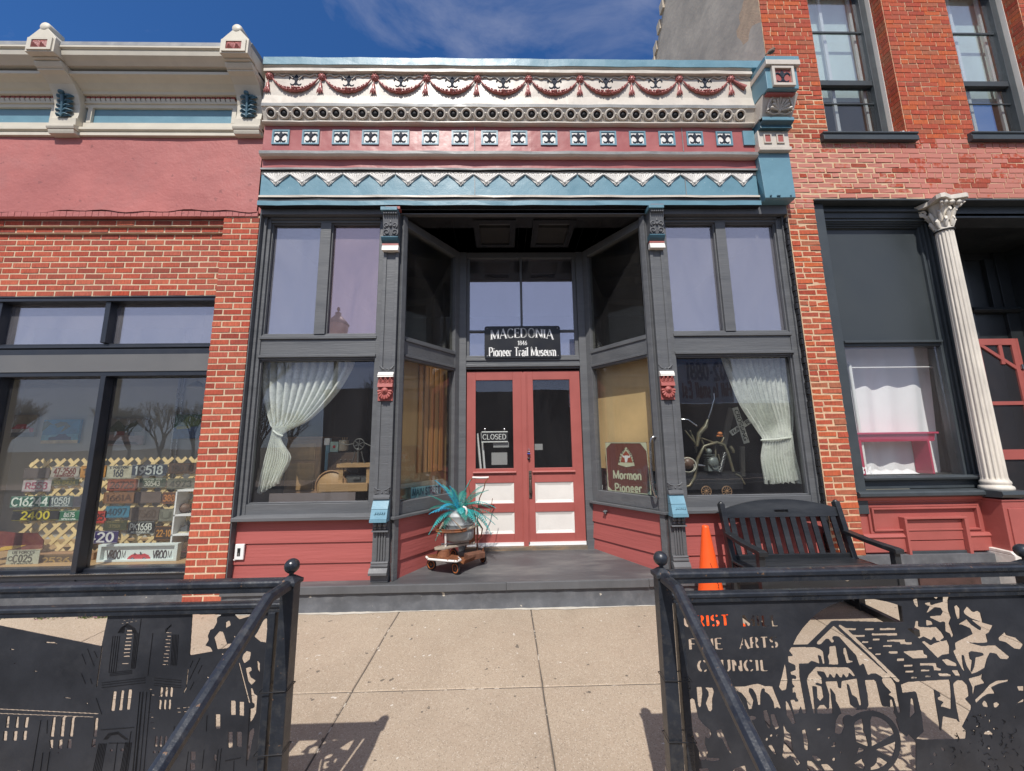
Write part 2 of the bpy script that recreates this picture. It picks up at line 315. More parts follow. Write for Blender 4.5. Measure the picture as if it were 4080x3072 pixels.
# ---- cornice: sheet-metal profile swept along x; (photo row at column 1448, depth)
CX0, CX1 = -2.742, 2.985
def zc(py, Y): return at(1448, py, Y).z
def band(rows, mk, x0=CX0, x1=CX1, name='cornice_moulding', back=.05):
    prof = [(Y, zc(py, Y)) for py, Y in rows]
    prof = [(back, prof[0][1])] + prof + [(back, prof[-1][1])]
    return MB().xprof(prof, x0, x1).build(name, M[mk], None)
cor = thing('tmp', 'x', 'x')
bpy.data.objects.remove(cor)
frieze = MB()
def addband(mb, rows, mi, x0=CX0, x1=CX1, back=.05):
    prof = [(Y, zc(py, Y)) for py, Y in rows]
    prof = [(back, prof[0][1]+.0)] + prof + [(back, prof[-1][1])]
    # break the sweep up so that the sheet can be slightly dented and uneven
    n = 24; xs = [x0+(x1-x0)*i/n for i in range(n+1)]
    k = len(prof); vs = []
    for i, x in enumerate(xs):
        for j, (y, z) in enumerate(prof):
            w = 0 if j in (0, k-1) else 1
            vs.append((x, y + w*.004*math.sin(i*2.1+j*.7)*math.sin(i*.61+z*3), z + .0025*math.sin(i*1.7+z*5)))
    fs = [(i*k+j, i*k+j+1, (i+1)*k+j+1, (i+1)*k+j) for i in range(n) for j in range(k-1)]
    fs += [tuple(range(k-1, -1, -1)), tuple(n*k+j for j in range(k))]
    mb.add(vs, fs, mi)
    return mb
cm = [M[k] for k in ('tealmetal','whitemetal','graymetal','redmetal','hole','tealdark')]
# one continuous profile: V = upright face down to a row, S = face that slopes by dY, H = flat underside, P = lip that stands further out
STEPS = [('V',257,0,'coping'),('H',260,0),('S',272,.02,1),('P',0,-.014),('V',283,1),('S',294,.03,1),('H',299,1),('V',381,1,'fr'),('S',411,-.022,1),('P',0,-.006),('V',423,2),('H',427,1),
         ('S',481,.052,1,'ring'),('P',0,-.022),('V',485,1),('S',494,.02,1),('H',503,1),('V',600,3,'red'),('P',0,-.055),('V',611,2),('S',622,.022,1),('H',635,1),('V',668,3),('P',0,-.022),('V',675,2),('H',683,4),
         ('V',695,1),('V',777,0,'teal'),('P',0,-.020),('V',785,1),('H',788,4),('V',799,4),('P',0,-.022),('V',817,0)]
def run_profile(Y0):
    Y = Y0; py = 229; pts = [(py, Y, zc(py, Y))]; segs = []; marks = {}
    for st in STEPS:
        k = st[0]
        if k == 'P':
            Y += st[2]; pts.append((py, Y, zc(py, Y))); segs.append(segs[-1]); continue
        py = st[1]
        if k == 'V': mi = st[2]
        elif k == 'S': Y += st[2]; mi = st[3]
        else:
            z0 = pts[-1][2]; r_ = ray(1448, py); Y = CAM.y + (z0-CAM.z)*r_.y/r_.z; mi = st[2]
        pts.append((py, Y, zc(py, Y))); segs.append(mi)
        if isinstance(st[-1], str): marks[st[-1]] = (len(pts)-2, len(pts)-1)
    return pts, segs, marks
Y0 = -.2
for _ in range(8):
    pts_, segs_, marks_ = run_profile(Y0); Y0 += (-.075 - pts_[-1][1])
Yfr = pts_[marks_['fr'][0]][1]; Yred = pts_[marks_['red'][0]][1]; Yteal = pts_[marks_['teal'][0]][1]
rA, rB = pts_[marks_['ring'][0]], pts_[marks_['ring'][1]]
Yring = (rA[1]+rB[1])/2; Ycop = Y0; print('cornice depths', Y0, Yfr, Yring, Yred, Yteal)
def sweep(mb, prof, mis, x0, x1, n=26):
    k = len(prof); vs = []
    for i in range(n+1):
        x = x0+(x1-x0)*i/n
        for j, (y, z) in enumerate(prof):
            w = 0 if j in (0, k-1) else 1
            vs.append((x, y + w*.0035*math.sin(i*2.1+j*.9)*math.sin(i*.61+z*3), z + w*.0025*math.sin(i*1.7+z*5)))
    for j in range(k-1): 
        mb.add([], [], 0)
    b0 = len(mb.v); mb.v += vs
    for i in range(n):
        for j in range(k-1): mb.f.append((b0+i*k+j, b0+i*k+j+1, b0+(i+1)*k+j+1, b0+(i+1)*k+j)); mb.m.append(mis[j]); mb.sm.append(False)
    mb.f.append(tuple(b0+j for j in range(k-1, -1, -1))); mb.m.append(1); mb.sm.append(False)
    mb.f.append(tuple(b0+n*k+j for j in range(k))); mb.m.append(1); mb.sm.append(False)
CO = MB()
prof = [(.05, pts_[0][2])] + [(y, z) for _, y, z in pts_] + [(.05, pts_[-1][2])]
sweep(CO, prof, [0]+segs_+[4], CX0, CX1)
CO.box(CX1+.001, 3.44, Ycop, .05, pts_[1][2], pts_[0][2], 0)
# sheet joints and rivets
cornice = CO.build('cornice', cm, museum)
seams = MB()
for px in (1890, 2711):
    x = at(px, 340, Yfr).x; seams.box(x-.003, x+.003, Yfr-.006, Yfr, zc(409,Yfr), zc(301,Yfr)); seams.box(x-.004, x+.004, Yteal-.005, Yteal, zc(776,Yteal), zc(696,Yteal))
    seams.box(x-.004, x+.004, Yred-.005, Yred, zc(599,Yred), zc(504,Yred))
seams.build('sheet_seam', M['graymetal'], cornice)['kind'] = 'stuff'
# backing wall of the parapet and the roof behind it
pw = MB().box(-2.745, 3.33, .05, .32, 4.30, 6.06).build('parapet_wall', M['stucco'], museum)
MB().box(-2.745, 3.33, .32, 7.9, 5.2, 5.25).build('roof', M['graymetal'], museum)

def fleur_mb():
    b = MB()
    b.lathe((0,-.02,0), [(0,-.14),(.08,-.05),(.14,.10),(.155,.22),(.11,.36),(0,.54)], 8, sy=.35)
    for s in (-1, 1):
        pts = [(.03*s,-.03,-.08),(.07*s,-.035,.06),(.15*s,-.04,.20),(.27*s,-.04,.28),(.39*s,-.035,.26),(.45*s,-.03,.15),(.43*s,-.025,.06)]
        b.tube(pts, [.05,.065,.08,.085,.075,.06,.03], 7)
        pts = [(.03*s,-.03,-.18),(.08*s,-.03,-.32),(.18*s,-.03,-.40),(.30*s,-.03,-.38),(.36*s,-.025,-.28)]
        b.tube(pts, [.045,.06,.065,.055,.03], 6)
    b.lathe((0,-.02,-.30), [(0,-.16),(.05,-.10),(.055,.06),(.03,.16)], 7, sy=.5)
    b.box(-.085,.085,-.045,0,-.17,-.12)
    return b
_fm = fleur_mb(); _fm.v = [(x*1.12, y*.4, z) for x, y, z in _fm.v]
fleur_me = _fm.mesh('fleur_de_lis', M['fleur'])
def put(name, me, loc, parent, s=1, rot=None):
    o = bpy.data.objects.new(name, me); C.objects.link(o); o.parent = parent
    if parent is not None and parent.type == 'EMPTY': o.matrix_parent_inverse = Matrix.Translation(-parent.location)
    o.location = loc; o.scale = (s, s, s) if not isinstance(s, tuple) else s
    if rot: o.rotation_euler = rot
    return o
def fleur(px, py, Y, h, parent=cornice):
    p = at(px, py, Y); return put('fleur_de_lis', fleur_me, p, parent, h)
RX = [1076,1285,1495,1701,1903,2106,2310.4,2515,2704,2908]
rz = [zc(309, Yfr)]*10
gx = [at(px, 312, Yfr).x for px in RX]
# rosette with ribbon and tassel; swag
def rosette_mb():
    b = MB(); b.lathe((0,0,0), [(0,-.035),(.02,-.034),(.024,-.024),(.036,-.026),(.044,-.014),(.046,0)], 14, axis='y')
    for k in range(6):
        a = k*PI/3; b.ball((.028*math.cos(a), -.026, .028*math.sin(a)), .011, 6)
    return b
def tassel_mb():
    b = MB(); b.tube([(0,-.012,-.04),(.003,-.014,-.085)], .006, 6)
    b.lathe((0,-.012,-.13), [(.004,.05),(.016,.035),(.018,.0),(.024,-.03),(.02,-.055),(0,-.06)], 8, sy=.8)
    for dx in (-.026,-.012,.004,.022): b.tube([(dx*.5,-.018,-.16),(dx,-.02,-.19),(dx*1.5,-.014,-.222)], [.009,.010,.003], 6)
    return b
def ribbon_mb(s):
    b = MB(); pts = []
    for i in range(13):
        t = i/12; pts.append((s*(.05+.22*t), -.008, .015*math.sin(t*11)-.03*t+.02*math.sin(t*3)+.018))
    b.tube(pts, [.011*(1-.5*i/12) for i in range(13)], 6); return b
rme = rosette_mb().mesh('rosette', M['garland']); tme = tassel_mb().mesh('tassel', M['garland'])
ribs = [ribbon_mb(-1).mesh('ribbon', M['whitemetal']), ribbon_mb(1).mesh('ribbon', M['whitemetal'])]
def swag_mb(w, seed):
    r = random.Random(seed); b = MB(); pts = []; rs = []; n = 22; sag = .162
    for i in range(n+1):
        t = i/n; x = (t-.5)*w*.86; u = 2*t-1
        pts.append((x, -.016, -.035-sag*(1-u*u*(.7+.3*u*u)))); rs.append(.007+.012*(1-u*u)**.8*(1+.3*math.sin(i*2.3)))
    b.tube(pts, rs, 8)
    for i in range(2, n-1):
        p = pts[i]; q = 1-abs(2*i/n-1)
        for s in (-1, 1):
            b.ball((p[0]+r.uniform(-.01,.01), -.024-.016*q, p[2]+s*(.005+.010*q)), .005+.007*q, 6, sx=1.3)
    b.ball((0,-.05,pts[n//2][2]), .02, 8)
    return b
Wsw = (gx[-1]-gx[0])/9
sme = [swag_mb(Wsw, k).mesh('garland', M['garland']) for k in range(3)]
zR = zc(309, Yfr)
for i, x in enumerate(gx):
    dz = [0,-.008,-.013,-.018,-.022,-.022,-.016,-.01,-.004,.0][i]
    o = put('rosette', rme, (x, Yfr, zR+dz), cornice); put('tassel', tme, (x-.01, Yfr, zR+dz), cornice)
    if i > 0: put('ribbon', ribs[0], (x, Yfr, zR+dz), cornice)
    if i < 10: put('ribbon', ribs[1], (x, Yfr, zR+dz), cornice)
    if i < 9:
        xm = (x+gx[i+1])/2; put('garland', sme[i % 3], (xm, Yfr, zR+dz), cornice, ((gx[i+1]-x)/Wsw, 1, 1))
        put('fleur_de_lis', fleur_me, (xm, Yfr, zc(322, Yfr)+dz), cornice, .155)
hs = MB(); hs.tube([(0,-.016,-.03),(.07,-.018,-.09),(.13,-.02,-.13)], [.012,.022,.03], 8)
put('garland', hs.mesh('garland_end', M['garland']), (gx[-1]+.03, Yfr, zR), cornice)
# ring band: 37 bull's-eyes
rg = MB(); rg.torus((0,-.012,0), .052, .013, 'y', 20, 6, 0); rg.lathe((0,-.004,0), [(0,-.001),(.04,0)], 16, 1, axis='y', smooth=False)
rg.ball((0,-.004,0), .03, 10, 1, sy=.5)
rgm = rg.mesh('bulls_eye', [M['whitemetal'], M['hole']])
ln = MB(); ln.lathe((0,0,0), [(.0,-.014),(.012,-.012),(.02,0)], 8, axis='y'); 
for a in (-1, 1):
    ln.tube([(0,-.004,.0),(a*.012,-.008,-.03),(a*.02,-.006,-.055)], [.008,.007,.003], 6)
lnm = ln.mesh('ring_link', M['whitemetal'])
zr_ = (rA[2]+rB[2])/2; rrot = (math.atan2(rB[1]-rA[1], rA[2]-rB[2]), 0, 0)
for i in range(37):
    x = at(1082+51.8*i, 452, Yring).x; put('bulls_eye', rgm, (x, Yring, zr_), cornice, 1, rrot)
    if i < 36: put('ring_link', lnm, (x+.0685, Yring, zr_+.01), cornice, 1, rrot)
# red band: sixteen framed squares with a fleur-de-lis each, and half of a seventeenth
PXC = [1119.6,1239,1358.7,1477,1597,1715,1833,1950.7,2068,2187,2304,2422,2539,2656,2767,2884]
zp = zc(549, Yred); hs_ = .098
pf = MB()
for a, t, y in ((hs_, .016, .011), (hs_-.016, .008, .007)):
    pf.box(-a,-a+t,-y,0,-a*.95,a*.95); pf.box(a-t,a,-y,0,-a*.95,a*.95); pf.box(-a+t,a-t,-y,0,a*.95-t,a*.95); pf.box(-a+t,a-t,-y,0,-a*.95,-a*.95+t)
pfm = pf.mesh('square_frame', M['tealmetal'])
pfi = MB().box(-hs_+.024,hs_-.024,-.004,0,-.071,.071).mesh('square_field', M['creamwhite'])
for px in PXC:
    x = at(px, 549, Yred).x
    put('square_frame', pfm, (x, Yred, zp), cornice); put('square_field', pfi, (x, Yred, zp), cornice); put('fleur_de_lis', fleur_me, (x, Yred-.006, zp), cornice, .142)
x = at(2964, 549, Yred).x; MB().box(x-.02, CX1, Yred-.02, Yred, zp-.093, zp+.093).build('square_frame', M['tealmetal'], cornice)
# shell fans
TX = [1100,1205,1311,1417.5,1521,1627,1732,1836,1938,2041,2144.5,2249,2355,2456,2560.5,2663,2765,2867,2962]
zt0, zt1 = zc(694, Yteal), zc(742, Yteal); fh = zt0-zt1; fw = (at(2867,742,Yteal).x-at(1100,742,Yteal).x)/17
fan = MB(); hw = fw*.49
fan.add([(-hw,-.012,0),(hw,-.012,0),(0,-.012,-fh),(-hw,0,0),(hw,0,0),(0,0,-fh)], [(0,1,2),(0,3,4,1),(1,4,5,2),(2,5,3,0)])
for k in range(9):
    t = -1+2*k/8; e = Vector((t*hw*.93, -.016, -.012+.006*abs(t))); s0 = Vector((0,-.018,-fh*.72))
    fan.tube([e, e.lerp(s0,.5)+Vector((0,-.004,0)), s0], [.013,.010,.004], 6)
fan.ball((0,-.02,-fh*.72), .018, 10)
for k in range(8):
    a = k*PI/4+.2; fan.ball((.028*math.cos(a),-.014,-fh*.72+.028*math.sin(a)), .010, 6)
for k in range(5):
    x = (-.8+.4*k)*hw; fan.torus((x,-.012,-.004), hw*.18, .006, 'y', 10, 5, sz=.6)
fan.v = [(x, y*.75, z) for x, y, z in fan.v]
fanm = fan.mesh('shell_fan', M['creamwhite'])
for px in TX[:18]:
    x = at(px, 742, Yteal).x; put('shell_fan', fanm, (x, Yteal, zt0), cornice)
x = at(TX[18], 742, Yteal).x; put('shell_fan', fanm, (x-.004, Yteal, zt0), cornice, (.86,1,1))

# ---- end block at the right of the cornice
def zr(py, Y): return at(3063, py, Y).z
EX0, EX1 = 2.985, 3.335
eb = MB(); ems = [M['tealmetal'], M['whitemetal'], M['redmetal'], M['graymetal'], M['tealdark'], M['cream']]
eb.box(EX0-.0, EX1+.04, -.40, .05, zr(240,-.40), zr(222,-.40), 0)
eb.box(EX0-.01, EX1+.03, -.42, .05, zr(262,-.40), zr(243,-.40), 1)
zA, zB = zr(266,-.38), zr(352,-.38)
eb.box(EX0, EX1+.01, -.38, .05, zB, zA, 0)
eb.box(EX0+.02, EX1-.0, -.34, .05, zr(372,-.34), zB, 2)
zC, zD = zr(372,-.30), zr(470,-.22)
# the shell block leans inwards
eb.add([(EX0+.0,-.31,zC),(EX1+.06,-.31,zC),(EX1+.03,-.20,zD),(EX0+.0,-.20,zD),(EX0,.05,zC),(EX1+.06,.05,zC),(EX1+.03,.05,zD),(EX0,.05,zD)],
       [(0,1,2,3),(0,4,5,1),(3,2,6,7),(0,3,7,4),(1,5,6,2)], 1)
zE = zr(515,-.17)
eb.xprof([(.05,zD),(-.235,zD),(-.235,zD-.05),(-.19,zD-.07),(-.20,zD-.11),(-.17,zE),(.05,zE)], EX0+.01, EX1+.03, 4)
eb.box(EX0+.01, EX1+.03, -.24, -.19, zD-.045, zD-.002, 0)
zF = zr(592,-.13)
eb.box(EX0+.0, EX1+.01, -.15, .05, zF, zE, 1)
eb.box(EX0-.005, EX1+.02, -.165, .05, zF-.045, zF, 1)
zG = zr(802,-.07)
eb.add([(EX0,-.115,zF-.045),(EX1+.02,-.115,zF-.045),(EX1+.015,-.13,zF-.62),(EX0+.02,-.12,zF-.62),(EX0+.03,-.09,zG),(EX1+.02,-.09,zG),
        (EX0,.05,zF-.045),(EX1+.02,.05,zF-.045),(EX0+.03,.05,zG),(EX1+.02,.05,zG)], [(0,1,2,3),(3,2,5,4),(0,6,7,1),(4,5,9,8),(0,3,4,8,6),(1,7,9,5,2)], 0)
endb = eb.build('cornice_end_block', ems, museum, .004)
ff = MB()
xc = (EX0+EX1)/2+.005; zc_ = (zA+zB)/2
for a, t, y, mi in ((.125,.03,.03,0),):
    ff.box(xc-a,xc-a+t,-.38-y,-.38,zc_-a,zc_+a); ff.box(xc+a-t,xc+a,-.38-y,-.38,zc_-a,zc_+a); ff.box(xc-a+t,xc+a-t,-.38-y,-.38,zc_+a-t,zc_+a); ff.box(xc-a+t,xc+a-t,-.38-y,-.38,zc_-a,zc_-a+t)
ff.build('square_frame', M['whitemetal'], endb)
MB().box(xc-.095,xc+.095,-.388,-.38,zc_-.095,zc_+.095).build('square_field', M['red'], endb)
put('fleur_de_lis', fleur_me, (xc, -.388, zc_), endb, .165)
sh = MB()
zm = zD+(zC-zD)*.30; ym = -.235
for k in range(9):
    a = PI*(k+.0)/8; L_ = .115 if k % 2 == 0 else .095
    e = Vector((xc+.03+L_*math.cos(a), -.285-.0*k, zm+L_*math.sin(a)*1.15)); sh.tube([(xc+.03, ym-.01, zm), e], [.006,.017], 6); sh.ball(e, .015, 6)
arc = [(xc+.03+.145*math.cos(PI*k/12), -.30+.04*(1-math.sin(PI*k/12)), zm-.01+.185*math.sin(PI*k/12)) for k in range(13)]
sh.tube(arc, .011, 6)
for s in (-1, 1): sh.torus((xc+.03+s*.125,-.25,zm-.005), .022, .008, 'y', 12, 5); sh.tube([(xc+.03,-.24,zm-.03),(xc+.03+s*.07,-.24,zm-.045),(xc+.03+s*.125,-.25,zm-.03)], .008, 6)
sh.ball((xc+.03,-.245,zm-.01), .02, 8)
sh.build('shell_relief', M['whitemetal'], endb)
for s in (-1, 1):
    xx = xc+s*.075; zz = (zE+zF)/2
    MB().box(xx-.045,xx-.032,-.163,-.15,zz-.06,zz+.06).box(xx+.032,xx+.045,-.163,-.15,zz-.06,zz+.06).box(xx-.032,xx+.032,-.163,-.15,zz+.048,zz+.06).box(xx-.032,xx+.032,-.163,-.15,zz-.06,zz-.048).build('small_frame', M['whitemetal'], endb)
    MB().box(xx-.032,xx+.032,-.155,-.15,zz-.048,zz+.048).build('small_red_field', M['red'], endb)
bt = MB()
for s in (-.1,-.02,.0,.13): bt.ball((xc+s,-.128,zF-.60), .012, 6)
bt.build('bolt_head', M['tealdark'], endb)

# ---- soffit and header over the shop windows
MB().box(-2.745, 3.33, .0, .30, 4.235, 4.30).box(-2.745, 3.33, .0, .06, 4.19, 4.235).build('window_header', M['char'], museum)

# ---- front windows (left and right of the entry)
GZ0, GZ1, GZ2, GZ3 = .995, 2.518, 2.80, 4.135
def front_window(x0, x1, xm0, xm1, jamb_left):
    """x0..x1 the glass, xm0..xm1 the mullion between the upper panes"""
    f = MB()
    lo = x0-.085 if jamb_left else x0-.075; hi = x1+.075 if jamb_left else x1+.09
    f.box(lo, x0, .075, .17, .85, 4.19); f.box(x1, hi, .075, .17, .85, 4.19)
    f.box(x0, x1, .08, .165, GZ3, 4.19); f.box(x0, x1, .055, .09, 4.165, 4.19)
    f.box(xm0, xm1, .075, .16, GZ2, GZ3)
    f.box(x0, x1, .085, .165, GZ1, GZ2)
    f.box(x0-.01, x1+.01, .065, .085, GZ2-.055, GZ2-.02); f.box(x0-.01, x1+.01, .06, .085, GZ1+.02, GZ1+.05)
    f.box(x0, x1, .08, .165, .865, GZ0)
    # thin beads round every pane
    def bead(a, b, c, d):
        t = .014; f.box(a, a+t, .10, .135, c, d); f.box(b-t, b, .10, .135, c, d); f.box(a+t, b-t, .10, .135, d-t, d); f.box(a+t, b-t, .10, .135, c, c+t)
    bead(x0, xm0, GZ2, GZ3); bead(xm1, x1, GZ2, GZ3); bead(x0, x1, GZ0, GZ1)
    w = f.build('window', M['charwood'], museum, .004)
    return w
winL = front_window(-2.664, -1.412, -2.095, -1.976, True)
winR = front_window(1.917, 3.243, 2.513, 2.630, False)
for w, cs in ((winL, ((-2.664,-2.095,'glassup'),(-1.976,-1.412,'glasslav'))), (winR, ((1.917,2.513,'glassup'),(2.630,3.243,'glassup')))):
    for a, b, k in cs: MB().box(a, b, .138, .143, GZ2, GZ3).build('pane', M[k], w)
MB().box(-2.664, -1.412, .138, .143, GZ0, GZ1).build('pane', M['glasslow'], winL)
MB().box(1.917, 3.243, .138, .143, GZ0, GZ1).build('pane', M['glasslow'], winR)
oj = MB()                                     # outer jambs with their shadow grooves
oj.box(-2.745, -2.735, .0, .10, .25, 4.19); oj.box(-2.735, -2.70, .05, .12, .87, 4.19)
oj.box(-2.70, -2.66, .13, .16, .87, 4.19)
oj.build('outer_jamb', M['charwood'], museum, .003); oj = MB(); oj.box(3.30, 3.33, .05, .12, .87, 4.19); oj.box(3.25, 3.30, .12, .16, .87, 4.19)
oj.build('outer_jamb', M['charwood'], museum, .003)
# painted rough edge of the brick pier at the right
rb_ = MB()
for k in range(56):
    z0 = .25+k*.0697; d = rnd.uniform(0,.012)
    rb_.box(3.315-d, 3.345, .004+rnd.uniform(0,.006), .12, z0+.004, z0+.0650)
rb_.build('painted_brick_edge', M['black'], museum)
for x0, x1 in ((-2.745, -1.335), (1.835, 3.33)):
    s = MB().add([(x0,-.012,.842),(x1,-.012,.842),(x1,-.012,.876),(x0,-.012,.876),(x0,.09,.895),(x1,.09,.895),(x0,.15,.895),(x1,.15,.895),(x0,.15,.842),(x1,.15,.842)],
                 [(0,1,2,3),(3,2,5,4),(4,5,7,6),(6,7,9,8),(8,9,1,0),(0,3,4,6,8),(1,9,7,5,2)])
    s.build('window_sill', M['charwood'], museum, .004)
# ---- lap boards below the windows: each board its own part
def lap(mapf, s0, s1, levels, parent=museum):
    for i in range(len(levels)-1):
        zb, zt = levels[i], levels[i+1]
        v = [mapf(s, d, z) for s in (s0, s1) for d, z in ((-.020, zb), (-.005, zt), (.02, zt), (.02, zb))]
        MB().add(v, [(0,1,5,4),(1,2,6,5),(2,3,7,6),(3,0,4,7),(0,3,2,1),(4,5,6,7)]).build('lap_board', M['redclap'], parent)
lv = [FLZ-.0, .418, .616, .845]
lap(lambda s, d, z: (s, .085+d, z), -2.745, -1.335, lv); lap(lambda s, d, z: (s, .085+d, z), 1.835, 3.33, lv)
MB().box(-2.745, -1.17, .105, .16, .1, .845).box(1.68, 3.33, .105, .16, .1, .845).build('wall', M['redclap'], museum)

# ---- pilasters
def pilaster(xa, xb):
    w = xb-xa; xm = (xa+xb)/2
    p = MB(); p.box(xa, xb, .0, .14, .25, 4.20)
    p.box(xa, xa+.035, -.012, 0, 1.12, 3.72); p.box(xb-.035, xb, -.012, 0, 1.12, 3.72)
    p.box(xa-.03, xa, .035, .14, .86, 4.19); p.box(xb, xb+.02, .035, .10, .25, 4.19)
    pil = p.build('pilaster', M['charwood'], museum, .003)
    # carved top bracket
    def zq(py): return at(1560 if xa < 0 else 2612, py - (0 if xa < 0 else 9), -.06).z
    MB().box(xa+.02, xb+.015, -.08, 0, zq(836), zq(826)).build('red_block', M['red'], pil)
    MB().box(xa-.02, xb-.005, -.125, 0, zq(850), zq(836.5)).build('teal_cap', M['tealmetal'], pil, .003)
    zb, zt = zq(944), zq(851)
    c = MB(); c.add([(xa-.0,-.105,zt),(xb-.0,-.105,zt),(xb,-.085,zt-.06),(xa,-.085,zt-.06),(xb,-.05,zb),(xa,-.05,zb),(xa,0,zt),(xb,0,zt),(xb,0,zb),(xa,0,zb)],
                    [(0,1,2,3),(3,2,4,5),(0,6,7,1),(5,4,8,9),(0,3,5,9,6),(1,7,8,4,2)])
    for k in range(6): c.ball((xa+.018+k*(w-.036)/5, -.108, zt-.028), .012, 6)
    def yy(z): return -.05-.035*(z-zb)/(zt-zb)
    for s in (-1, 1):
        for cz, R in ((zb+.055,.036),(zb+.135,.030)):
            pts = [(xm+s*(w*.27)+R*math.cos(a)*(1-a/9)*s, yy(cz)-.006, cz+R*math.sin(a)*(1-a/9)) for a in [k*.6 for k in range(-2, 11)]]
            c.tube(pts, .0075, 6)
        c.tube([(xm+s*.012, yy(zb)-.006, zb+.02),(xm+s*.03, yy(zb)-.01, zb+.09),(xm+s*.015, yy(zb)-.008, zb+.15),(xm+s*.05, yy(zb)-.008, zb+.195)], [.006,.009,.009,.004], 6)
        c.tube([(xm+s*.05, yy(zb)-.004, zb+.18),(xm+s*.078, yy(zb)-.008, zb+.215)], [.010,.003], 6)
    c.ball((xm, yy(zb+.12)-.008, zb+.125), .017, 8); c.tube([(xm,yy(zb)-.02,zb+.17),(xm,yy(zb)-.025,zb+.215)], [.014,.003], 6)
    c.build('carved_bracket', M['char'], pil)
    z0 = zq(944)
    MB().xprof([(0,z0),(-.075,z0),(-.085,z0-.015),(-.07,z0-.04),(-.045,z0-.065),(0,z0-.065)], xa-.015, xb+.002).build('teal_moulding', M['tealdark'], pil)
    MB().xprof([(0,z0-.065),(-.045,z0-.065),(-.05,z0-.09),(0,z0-.09)], xa-.01, xb+.002).build('red_moulding', M['red'], pil)
    MB().xprof([(0,z0-.09),(-.045,z0-.09),(-.055,z0-.125),(-.06,z0-.155),(0,z0-.155)], xa-.01, xb+.004).build('white_moulding', M['creamwhite'], pil)
    # middle ornament
    def zq2(py): return at(1512 if xa < 0 else 2654, py if xa < 0 else py-5, 0).z
    zm1 = zq2(1458)
    o = MB(); o.box(xa+.005, xb-.008, -.02, 0, zq2(1484), zq2(1478))
    for s in (-1, 1):
        for k in range(4): o.tube([(xm+s*.02,-.01,zq2(1474)),(xm+s*(.045+.010*k),-.016,zq2(1472)+.012*k),(xm+s*.075,-.01,zq2(1476)+.020*k)], [.003,.006,.002], 5)
    o.torus((xm+.005,-.018,zq2(1478)), .018, .007, 'y', 12, 6)
    o.build('scroll_ornament', M['char'], pil)
    MB().xprof([(0,zq2(1485)),(-.03,zq2(1485)),(-.055,zq2(1498)),(-.05,zq2(1500)),(-.058,zq2(1505)),(0,zq2(1505))], xa, xb-.004).build('white_moulding', M['creamwhite'], pil)
    r = MB(); zt2, zb2 = zq2(1506), zq2(1598)
    r.xprof([(0,zt2),(-.03,zt2),(-.035,zt2-.055),(-.045,zt2-.065),(-.055,zt2-.105),(0,zt2-.108)], xa+.002, xb-.008)
    r.box(xa+.002, xb-.008, -.022, 0, zb2, zt2-.108)
    for k in range(3):
        cx = xa+.035+k*(w-.07)/2; r.torus((cx,-.042,zt2-.045), .020, .006, 'y', 12, 5); r.ball((cx,-.04,zt2-.012), .016, 6)
        r.tube([(cx-.015,-.042,zt2-.05),(cx,-.046,zt2-.038),(cx+.015,-.042,zt2-.05)], .004, 5)
    cz = zt2-.145
    for k in range(9):
        a = -PI*.02-PI*.96*k/8; e = Vector((xm-.004+.075*math.cos(a), -.045, cz+.088*math.sin(a)))
        r.tube([(xm-.004,-.035,cz), e*.75+Vector((xm-.004,-.04,cz))*.25, e], [.007,.015,.012], 7)
    r.lathe((xm-.004,-.03,cz), [(0,-.045),(.014,-.042),(.018,-.03),(.030,-.034),(.036,-.02),(.036,0)], 14, axis='y')
    r.build('shell_rosette', M['red'], pil)
    # lower ornament: ears, light-blue blocks, beads, flutes, base
    def zq3(py): return at(1495 if xa < 0 else 2690, py if xa < 0 else py-14-26*0, 0).z
    e = MB(); z1 = 1.135
    e.xprof([(0,1.085),(-.03,1.085),(-.035,1.065),(-.045,1.06),(-.045,1.042),(0,1.04)], xa, xb-.002)
    e.box(xa+.006, xb-.008, -.018, 0, 1.085, 1.125)
    for s in (-1, 1):
        e.tube([(xm+s*.02,-.016,1.128),(xm+s*.05,-.02,1.135),(xm+s*.078,-.018,1.158)], [.005,.008,.007], 6)
        for k in range(4): e.tube([(xm+s*.03,-.02,1.098),(xm+s*(.074),-.024,1.098+.014*k)], [.003,.005], 5)
    e.ball((xm,-.02,1.105), .009, 6)
    e.build('scroll_ornament', M['char'], pil)
    MB().add([(xa+.002,-.028,1.038),(xb-.004,-.028,1.038),(xb-.006,-.070,.952),(xa,-.070,.952),(xa,0,1.038),(xb-.004,0,1.038),(xb-.006,0,.952),(xa,0,.952)], [(0,1,2,3),(0,4,5,1),(0,3,7,4),(1,5,6,2),(3,2,6,7)]).build('light_blue_block', M['bluelight'], pil)
    b2 = MB().add([(xa,-.070,.948),(xb-.006,-.070,.948),(xb-.006,-.098,.86),(xa-.002,-.098,.86),(xa,0,.948),(xb-.006,0,.948),(xb-.006,0,.86),(xa,0,.86)], [(0,1,2,3),(0,4,5,1),(0,3,7,4),(1,5,6,2),(3,2,6,7)])
    for k in range(5): b2.tube([(xa+.03+.022*k,-.082,.90+.01*(k % 2)),(xa+.045+.022*k,-.088,.905),(xa+.05+.022*k,-.086,.925)], .005, 5)
    b2.box(xa-.004, xb-.004, -.108, 0, .83, .858)
    b2.build('light_blue_carved_block', M['bluelight'], pil)
    g = MB()
    for k in range(3): g.ball((xa+.035+k*(w-.07)/2, -.045, .800), .024, 10); g.ball((xa+.035+k*(w-.07)/2, -.038, .765), .016, 8)
    g.box(xa+.006, xb-.006, -.03, 0, .748, .826); g.xprof([(0,.745),(-.045,.742),(-.048,.728),(0,.725)], xa+.003, xb-.003)
    for k in range(4): g.box(xm-.043+.026*k, xm-.030+.026*k, -.014, 0, .45, .72)
